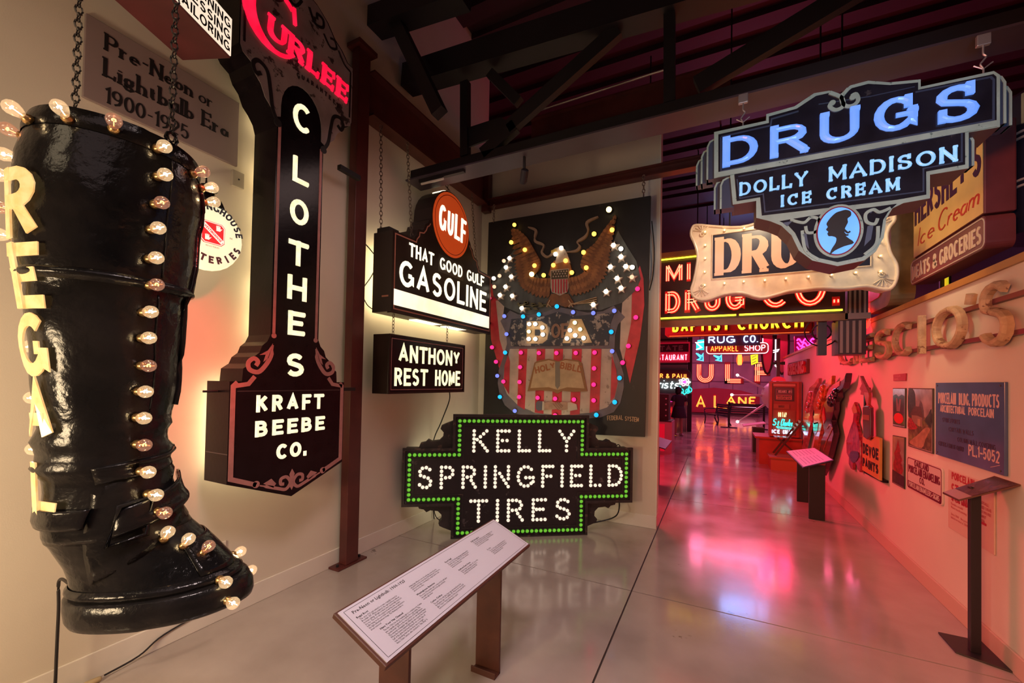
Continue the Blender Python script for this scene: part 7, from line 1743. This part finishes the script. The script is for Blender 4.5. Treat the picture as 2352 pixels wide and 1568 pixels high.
obj('name_bar', MB().prism([(c0+.13,cz1-.215),(c0+.15,cz1-.175),(c1-.16,cz1-.175),(c1-.13,cz1-.215),(c1-.16,cz1-.255),(c0+.15,cz1-.255)], .004, .008), MATS['dark_frame'], t)
letters(t, 'RELIANCE', (c0+.155, cz1-.245), (c0+.36*CW+.12, cz1-.245), .058, .009, pkp, .008, .010, separate=False)
letters(t, 'ADV CO', (c0+.36*CW+.145, cz1-.245), (c1-.155, cz1-.245), .058, .009, pkp, .008, .010, separate=False)
obj('caption', MB().sbox(c0+.12, c1-.13, cz1-.385, cz1-.30, .004, .006), MATS['salmon_strip'], t)
letters(t, 'PORCELAIN ENAMELED', (c0+.135, cz1-.335), (c1-.145, cz1-.335), .028, .005, ink, .006, .008, separate=False)
letters(t, 'ADVERTISING SIGNS', (c0+.135, cz1-.375), (c1-.145, cz1-.375), .028, .005, ink, .006, .008, separate=False)
obj('brewery_plate', MB().sbox(c0+.07, c1-.17, cz1-.59, cz1-.49, -.018, .002), mat('rust_plate', (.35,.06,.03), .4), t)
letters(t, 'RUPPERT', (c0+.16, cz1-.565), (c1-.26, cz1-.565), .05, .009, mat('dull_red', (.15,.02,.015), .5), .002, .005, separate=False)
obj('neon_backing', MB().sbox(c0+.05, c1-.06, cz0+.05, cz1-.62, -.018, -.010), mat('neon_backing', (.30,.05,.03), .4), t)
neon_word(t, 'ON TAP', c0+.15, c1-.22, cz0+.42, .11, .016, nyel, glow('neon_cream_yellow', (1.0,.85,.35), 1.8), (0,), .0055, fill=False)
neon_word(t, 'St', c0+.04, c0+.17, cz0+.235, .155, .018, naqua, naqua, (0,), .009, fill=False, slant=.2)
neon_word(t, 'Charles', c0+.19, c1-.12, cz0+.235, .155, .018, naqua, naqua, (0,), .009, fill=False, slant=.2, gap=.1)
sw_ = MB(); sw_.ribbon([(c0+.12,cz0+.215),(c0+.15,cz0+.185),(c1-.16,cz0+.175),(c1-.13,cz0+.20),(c0+.13,cz0+.215)], .014, .02, .034, prof='tube'); obj('swash_tube', sw_, naqua, t)
neon_word(t, 'ICE', c0+.04, c0+.19, cz0+.065, .085, .016, nblu, nblu, (0,), .008, fill=False)
neon_word(t, 'CREAM', c0+.24, c1-.12, cz0+.065, .085, .016, nblu, nblu, (0,), .008, fill=False)
# folding chair on the step
t = thing('folding_chair', 'dark wooden folding chair standing on the step box before the sign cabinet', 'chair', (1.25, 10.12, .301))
dwood = mat('dark_chair_wood', (.07,.015,.012), .35)
for s_ in (-.17, .17):
    obj('leg', MB().ribbon([(-.20,0),(.26,.72)], .035, s_-.012, s_+.012), dwood, t)
    obj('leg', MB().ribbon([(.22,0),(-.16,.36)], .035, s_*.85-.012, s_*.85+.012), dwood, t)
for k in range(4): obj('seat_slat', MB().box(-.20+k*.07, -.14+k*.07, -.15, .15, .355, .37), mat('pale_slat_wood', (.40,.30,.25), .3), t)  # seat slats in a paler brown than the legs
for k in range(3): obj('back_slat', MB().box(.15+k*.04, .165+k*.04, -.16, .16, .54+k*.065, .59+k*.065), redw, t)
# poles and far shapes above the end of the right wall
t = thing('pole_sign', 'dark pole with white and red sign fittings at the end of the right wall', 'sign', (1.16, 10.56, 1.815))
obj('pole', MB().box(-.03, .03, -.03, .03, 0, .92), mat('plum_steel'), t)
obj('cross_arm', MB().box(-.12, .12, -.02, .02, .36, .41).box(.06, .12, -.03, .03, .355, .42), steel_dark, t)
obj('neon_post', MB().tube([(-.055,-.03,.45),(-.055,-.03,.90)], .012, 6), nwhite, t)
obj('bow', MB().ribbon([(-.10,.66),(.0,.68),(-.02,.64),(-.10,.62)], .02, .03, .05, prof='tube'), nwhite, t)
obj('fan_base', MB().prism(arc(0, 0, .13, .10, 0, 180, 10), .0, .06), mat('neon_red_panel'), t)
t = thing('oval_hoops', 'pink ovals with dark rims hanging beyond the end of the right wall', 'sign', (1.55, 13.8, 2.45))
for dx_, r_, m_ in ((-.30,.15, mat('pink_panel', (.60,.15,.25), .5)), (.05,.16, MATS['pink_panel'])):
    obj('oval', MB().disc(dx_, .45, r_, 0, .03, 20, ry=.85), m_, t)
    e = MB(); e.ribbon([(dx_+r_*math.cos(2*PI*k/20), .45+.85*math.sin(2*PI*k/20)) for k in range(20)], .05, .0, .05, closed=True); obj('rim', e, steel_dark, t)
hang(t, (-.30, .05), .02, 1.2, 3.97)
t = thing('pink_neon_sign', 'magenta and red wavy neon sign seen above the right wall', 'sign', (2.35, 13.0, 2.3))
Q = [(-0.565,0.726),(-0.098,0.756),(-0.078,0.397),(-0.234,0.332),(-0.553,0.268)]
obj('panel', MB().prism(Q, -.1, 0), mat('magenta_panel', (.45,.01,.25), .4), t)
ww_ = MB(); qa, qb = Q[0][0], Q[1][0]
for k in range(4): ww_.ribbon([(lin(qa+.05, qb-.05, i/14), Q[0][1]-.12-.10*k+.05*math.sin(i*1.1+k)) for i in range(15)], .035, .0, .035, prof='tube')
obj('tube', ww_, npink, t)
ww_ = MB()
for k in range(3): ww_.ribbon([(lin(qa+.05, qb-.05, i/14), Q[0][1]-.56-.09*k+.07*math.sin(i*.5)) for i in range(15)], .035, .0, .035, prof='tube')
obj('tube', ww_, nred, t); hang(t, [(Q[0][0]+Q[1][0])/2], .05, Q[1][1]-.1, 4.12)
# kiosk at the left of the corridor
t = thing('display_case', 'black topped kiosk with red and white base at the left of the corridor', 'cabinet', (-1.22, 11.2, 0))
obj('base', MB().box(-.30, .22, -.35, .35, 0, .78), mat('lilac_white', (.50,.30,.36), .5), t); obj('side_panel', MB().box(-.30, .05, -.355, -.35, 0.05, .72), mat('neon_red_panel'), t)
obj('top_case', MB().box(-.30, .12, -.2, .3, .80, 1.45), ink, t); obj('counter', MB().box(-.32, .20, -.37, .37, .78, .80), bsm, t)
kn_ = MB()
for k in range(4): kn_.lathe([(.02,0),(.02,.02)], 8, Matrix.Translation((.06, -.2, .92+.14*k)))
obj('knob', kn_, MATS['galvanised'], t)
t = thing('reader_stand', 'black reader stand with thin tilted top just past the end wall corner', 'lectern', (-.92, 7.1, 0))
obj('leg', MB().box(-.05, .05, -.3, .3, 0, .70), bsm, t)
obj('tray', MB().add([(-.12,-.5,.80),(.22,-.5,.72),(.22,.5,.72),(-.12,.5,.80),(-.12,-.5,.815),(.22,-.5,.735),(.22,.5,.735),(-.12,.5,.815)], [(0,3,2,1),(4,5,6,7),(0,1,5,4),(1,2,6,5),(2,3,7,6),(3,0,4,7)]), bsm, t)
t = thing('reader_stand', 'lilac topped low reader stand beside the red plinth', 'lectern', (.92, 12.6, 0))
obj('leg', MB().box(-.10, .16, -.2, .2, 0, .62), bsm, t)
obj('tray', MB().add([(-.32,-.3,.64),(.18,-.3,.74),(.18,.3,.74),(-.32,.3,.64),(-.32,-.3,.66),(.18,-.3,.76),(.18,.3,.76),(-.32,.3,.66)], [(0,3,2,1),(4,5,6,7),(0,1,5,4),(1,2,6,5),(2,3,7,6),(3,0,4,7)]), mat('lilac_paper', (.55,.38,.52), .4), t)
# neon hoops of the church side and misc signs higher behind the bulb sign
t = thing('red_bar_sign', 'dark maroon sign body carrying two long red neon bars behind the end wall corner', 'sign', (-.9, 8.25, 3.6))
obj('body', MB().box(-1.3, 1.2, 0, .08, 0, .5), mat('maroon_panel'), t)
for z_ in (.38, .12): obj('neon_bar', MB().tube([(-1.3, -.03, z_), (1.2, -.03, z_)], .016, 6), nred, t)
hang(t, (-1.0, .9), .04, .5, 2.82)


# ------------------------------------------------------------------ person
def skin_mesh(name, joints, edges, radii, m, parent, sub=1):
    me = bpy.data.meshes.new(name); me.from_pydata(joints, edges, []); o = bpy.data.objects.new(name, me); COL.objects.link(o); o.parent = parent
    md = o.modifiers.new('skin', 'SKIN')
    for i, r in enumerate(radii): me.skin_vertices[0].data[i].radius = (r, r) if not isinstance(r, tuple) else r
    me.skin_vertices[0].data[0].use_root = True
    md.use_smooth_shade = True
    s = o.modifiers.new('sub', 'SUBSURF'); s.levels = sub; s.render_levels = sub
    me.materials.append(m); return o
pr = thing('person', 'standing person in black cap and dark dress looking down in the corridor', 'person', (-1.16, 14.85, 0), -60)
skn = mat('skin', (.50,.26,.20), .5); drs = mat('dark_dress', (.035,.022,.035), .8)
# facing -x in local space, hands held in front
J = [(0,0,.90),(0,0,1.10),(0,.0,1.28),(-.02,0,1.36),(-.06,0,1.44),(-.09,0,1.52),
     (0,.09,.86),(-.02,.09,.47),(.02,.09,.08),(-.12,.09,.04),(0,-.09,.86),(-.05,-.09,.47),(-.03,-.09,.08),(-.17,-.09,.04),
     (0,.17,1.27),(.03,.20,1.02),(-.20,.10,1.02),(-.28,.07,1.05),(0,-.17,1.27),(.03,-.20,1.02),(-.20,-.10,1.02),(-.28,-.07,1.05)]
E_ = [(0,1),(1,2),(2,3),(3,4),(4,5),(0,6),(6,7),(7,8),(8,9),(0,10),(10,11),(11,12),(12,13),(2,14),(14,15),(15,16),(16,17),(2,18),(18,19),(19,20),(20,21)]
R3 = [.12,.105,.12,.05,.085,.07,.085,.055,.035,.03,.085,.055,.035,.03,.05,.038,.028,.022,.05,.038,.028,.022]
skin_mesh('body', J, E_, R3, skn, pr, 2)
dm = MB(); 
def ring(z, rx, ry, cx=0): return [(cx+rx*math.cos(2*PI*k/16), ry*math.sin(2*PI*k/16), z) for k in range(16)]
def loft(rings):
    mb = MB(); n_ = len(rings[0]); vs = [p for r in rings for p in r]; fs = []
    for i in range(len(rings)-1):
        for k in range(n_): fs.append((i*n_+k, i*n_+(k+1) % n_, (i+1)*n_+(k+1) % n_, (i+1)*n_+k))
    fs.append(tuple(range(n_))); return mb.add(vs, fs)
obj('top', loft([ring(1.37,.06,.10), ring(1.33,.12,.20), ring(1.22,.145,.21), ring(1.10,.135,.17), ring(.98,.13,.155), ring(.95,.135,.16)]), drs, pr, smooth=True)
obj('skirt', loft([ring(.99,.135,.16), ring(.90,.17,.19), ring(.75,.21,.22), ring(.62,.25,.25), ring(.60,.24,.245)]), drs, pr, smooth=True)
for s_ in (1, -1): obj('sleeve', MB().tube([(0,s_*.15,1.30),(.01,s_*.20,1.22),(.02,s_*.215,1.14)], [.075,.072,.068], 10), drs, pr, smooth=True)
obj('hair', MB().lathe([(.02,.11),(.085,.08),(.105,.0),(.09,-.08),(.04,-.14)], 12, Matrix.Translation((-.045, 0, 1.50)) @ Matrix.Rotation(-PI/2-.3, 4, 'X')), mat('dark_hair', (.02,.01,.012), .5), pr, smooth=True)
cp = obj('cap', MB().lathe([(.108,.0),(.10,.05),(.06,.095),(.01,.105)], 14, Matrix.Translation((-.06, 0, 1.53)) @ Matrix.Rotation(-PI/2, 4, 'X')), ink, pr, smooth=True)
obj('cap_brim', MB().add([(-.13,-.08,1.54),(-.13,.08,1.54),(-.25,.05,1.50),(-.25,-.05,1.50),(-.13,-.08,1.55),(-.13,.08,1.55),(-.25,.05,1.51),(-.25,-.05,1.51)], [(0,3,2,1),(4,5,6,7),(0,1,5,4),(1,2,6,5),(2,3,7,6),(3,0,4,7)]), ink, pr)
obj('phone', MB().box(-.33,-.315,-.035,.035,1.03,1.16), ink, pr)
for s_, dx_ in ((1,.02),(-1,-.03)): obj('shoe', MB().lathe([(.01,-.10),(.04,-.08),(.05,.0),(.045,.1),(.02,.16)], 10, Matrix.Translation((dx_-.05, s_*.09, .04)) @ Matrix.Rotation(PI/2, 4, 'Z') @ Matrix.Diagonal((1,1,.7,1))), mat('grey_shoe', (.45,.36,.42), .5), pr, smooth=True)
nose = MB().lathe([(.004,0),(.014,.03),(.004,.055)], 6, Matrix.Translation((-.155, 0, 1.485)) @ Matrix.Rotation(-PI/2, 4, 'X')); obj('nose', nose, skn, pr)
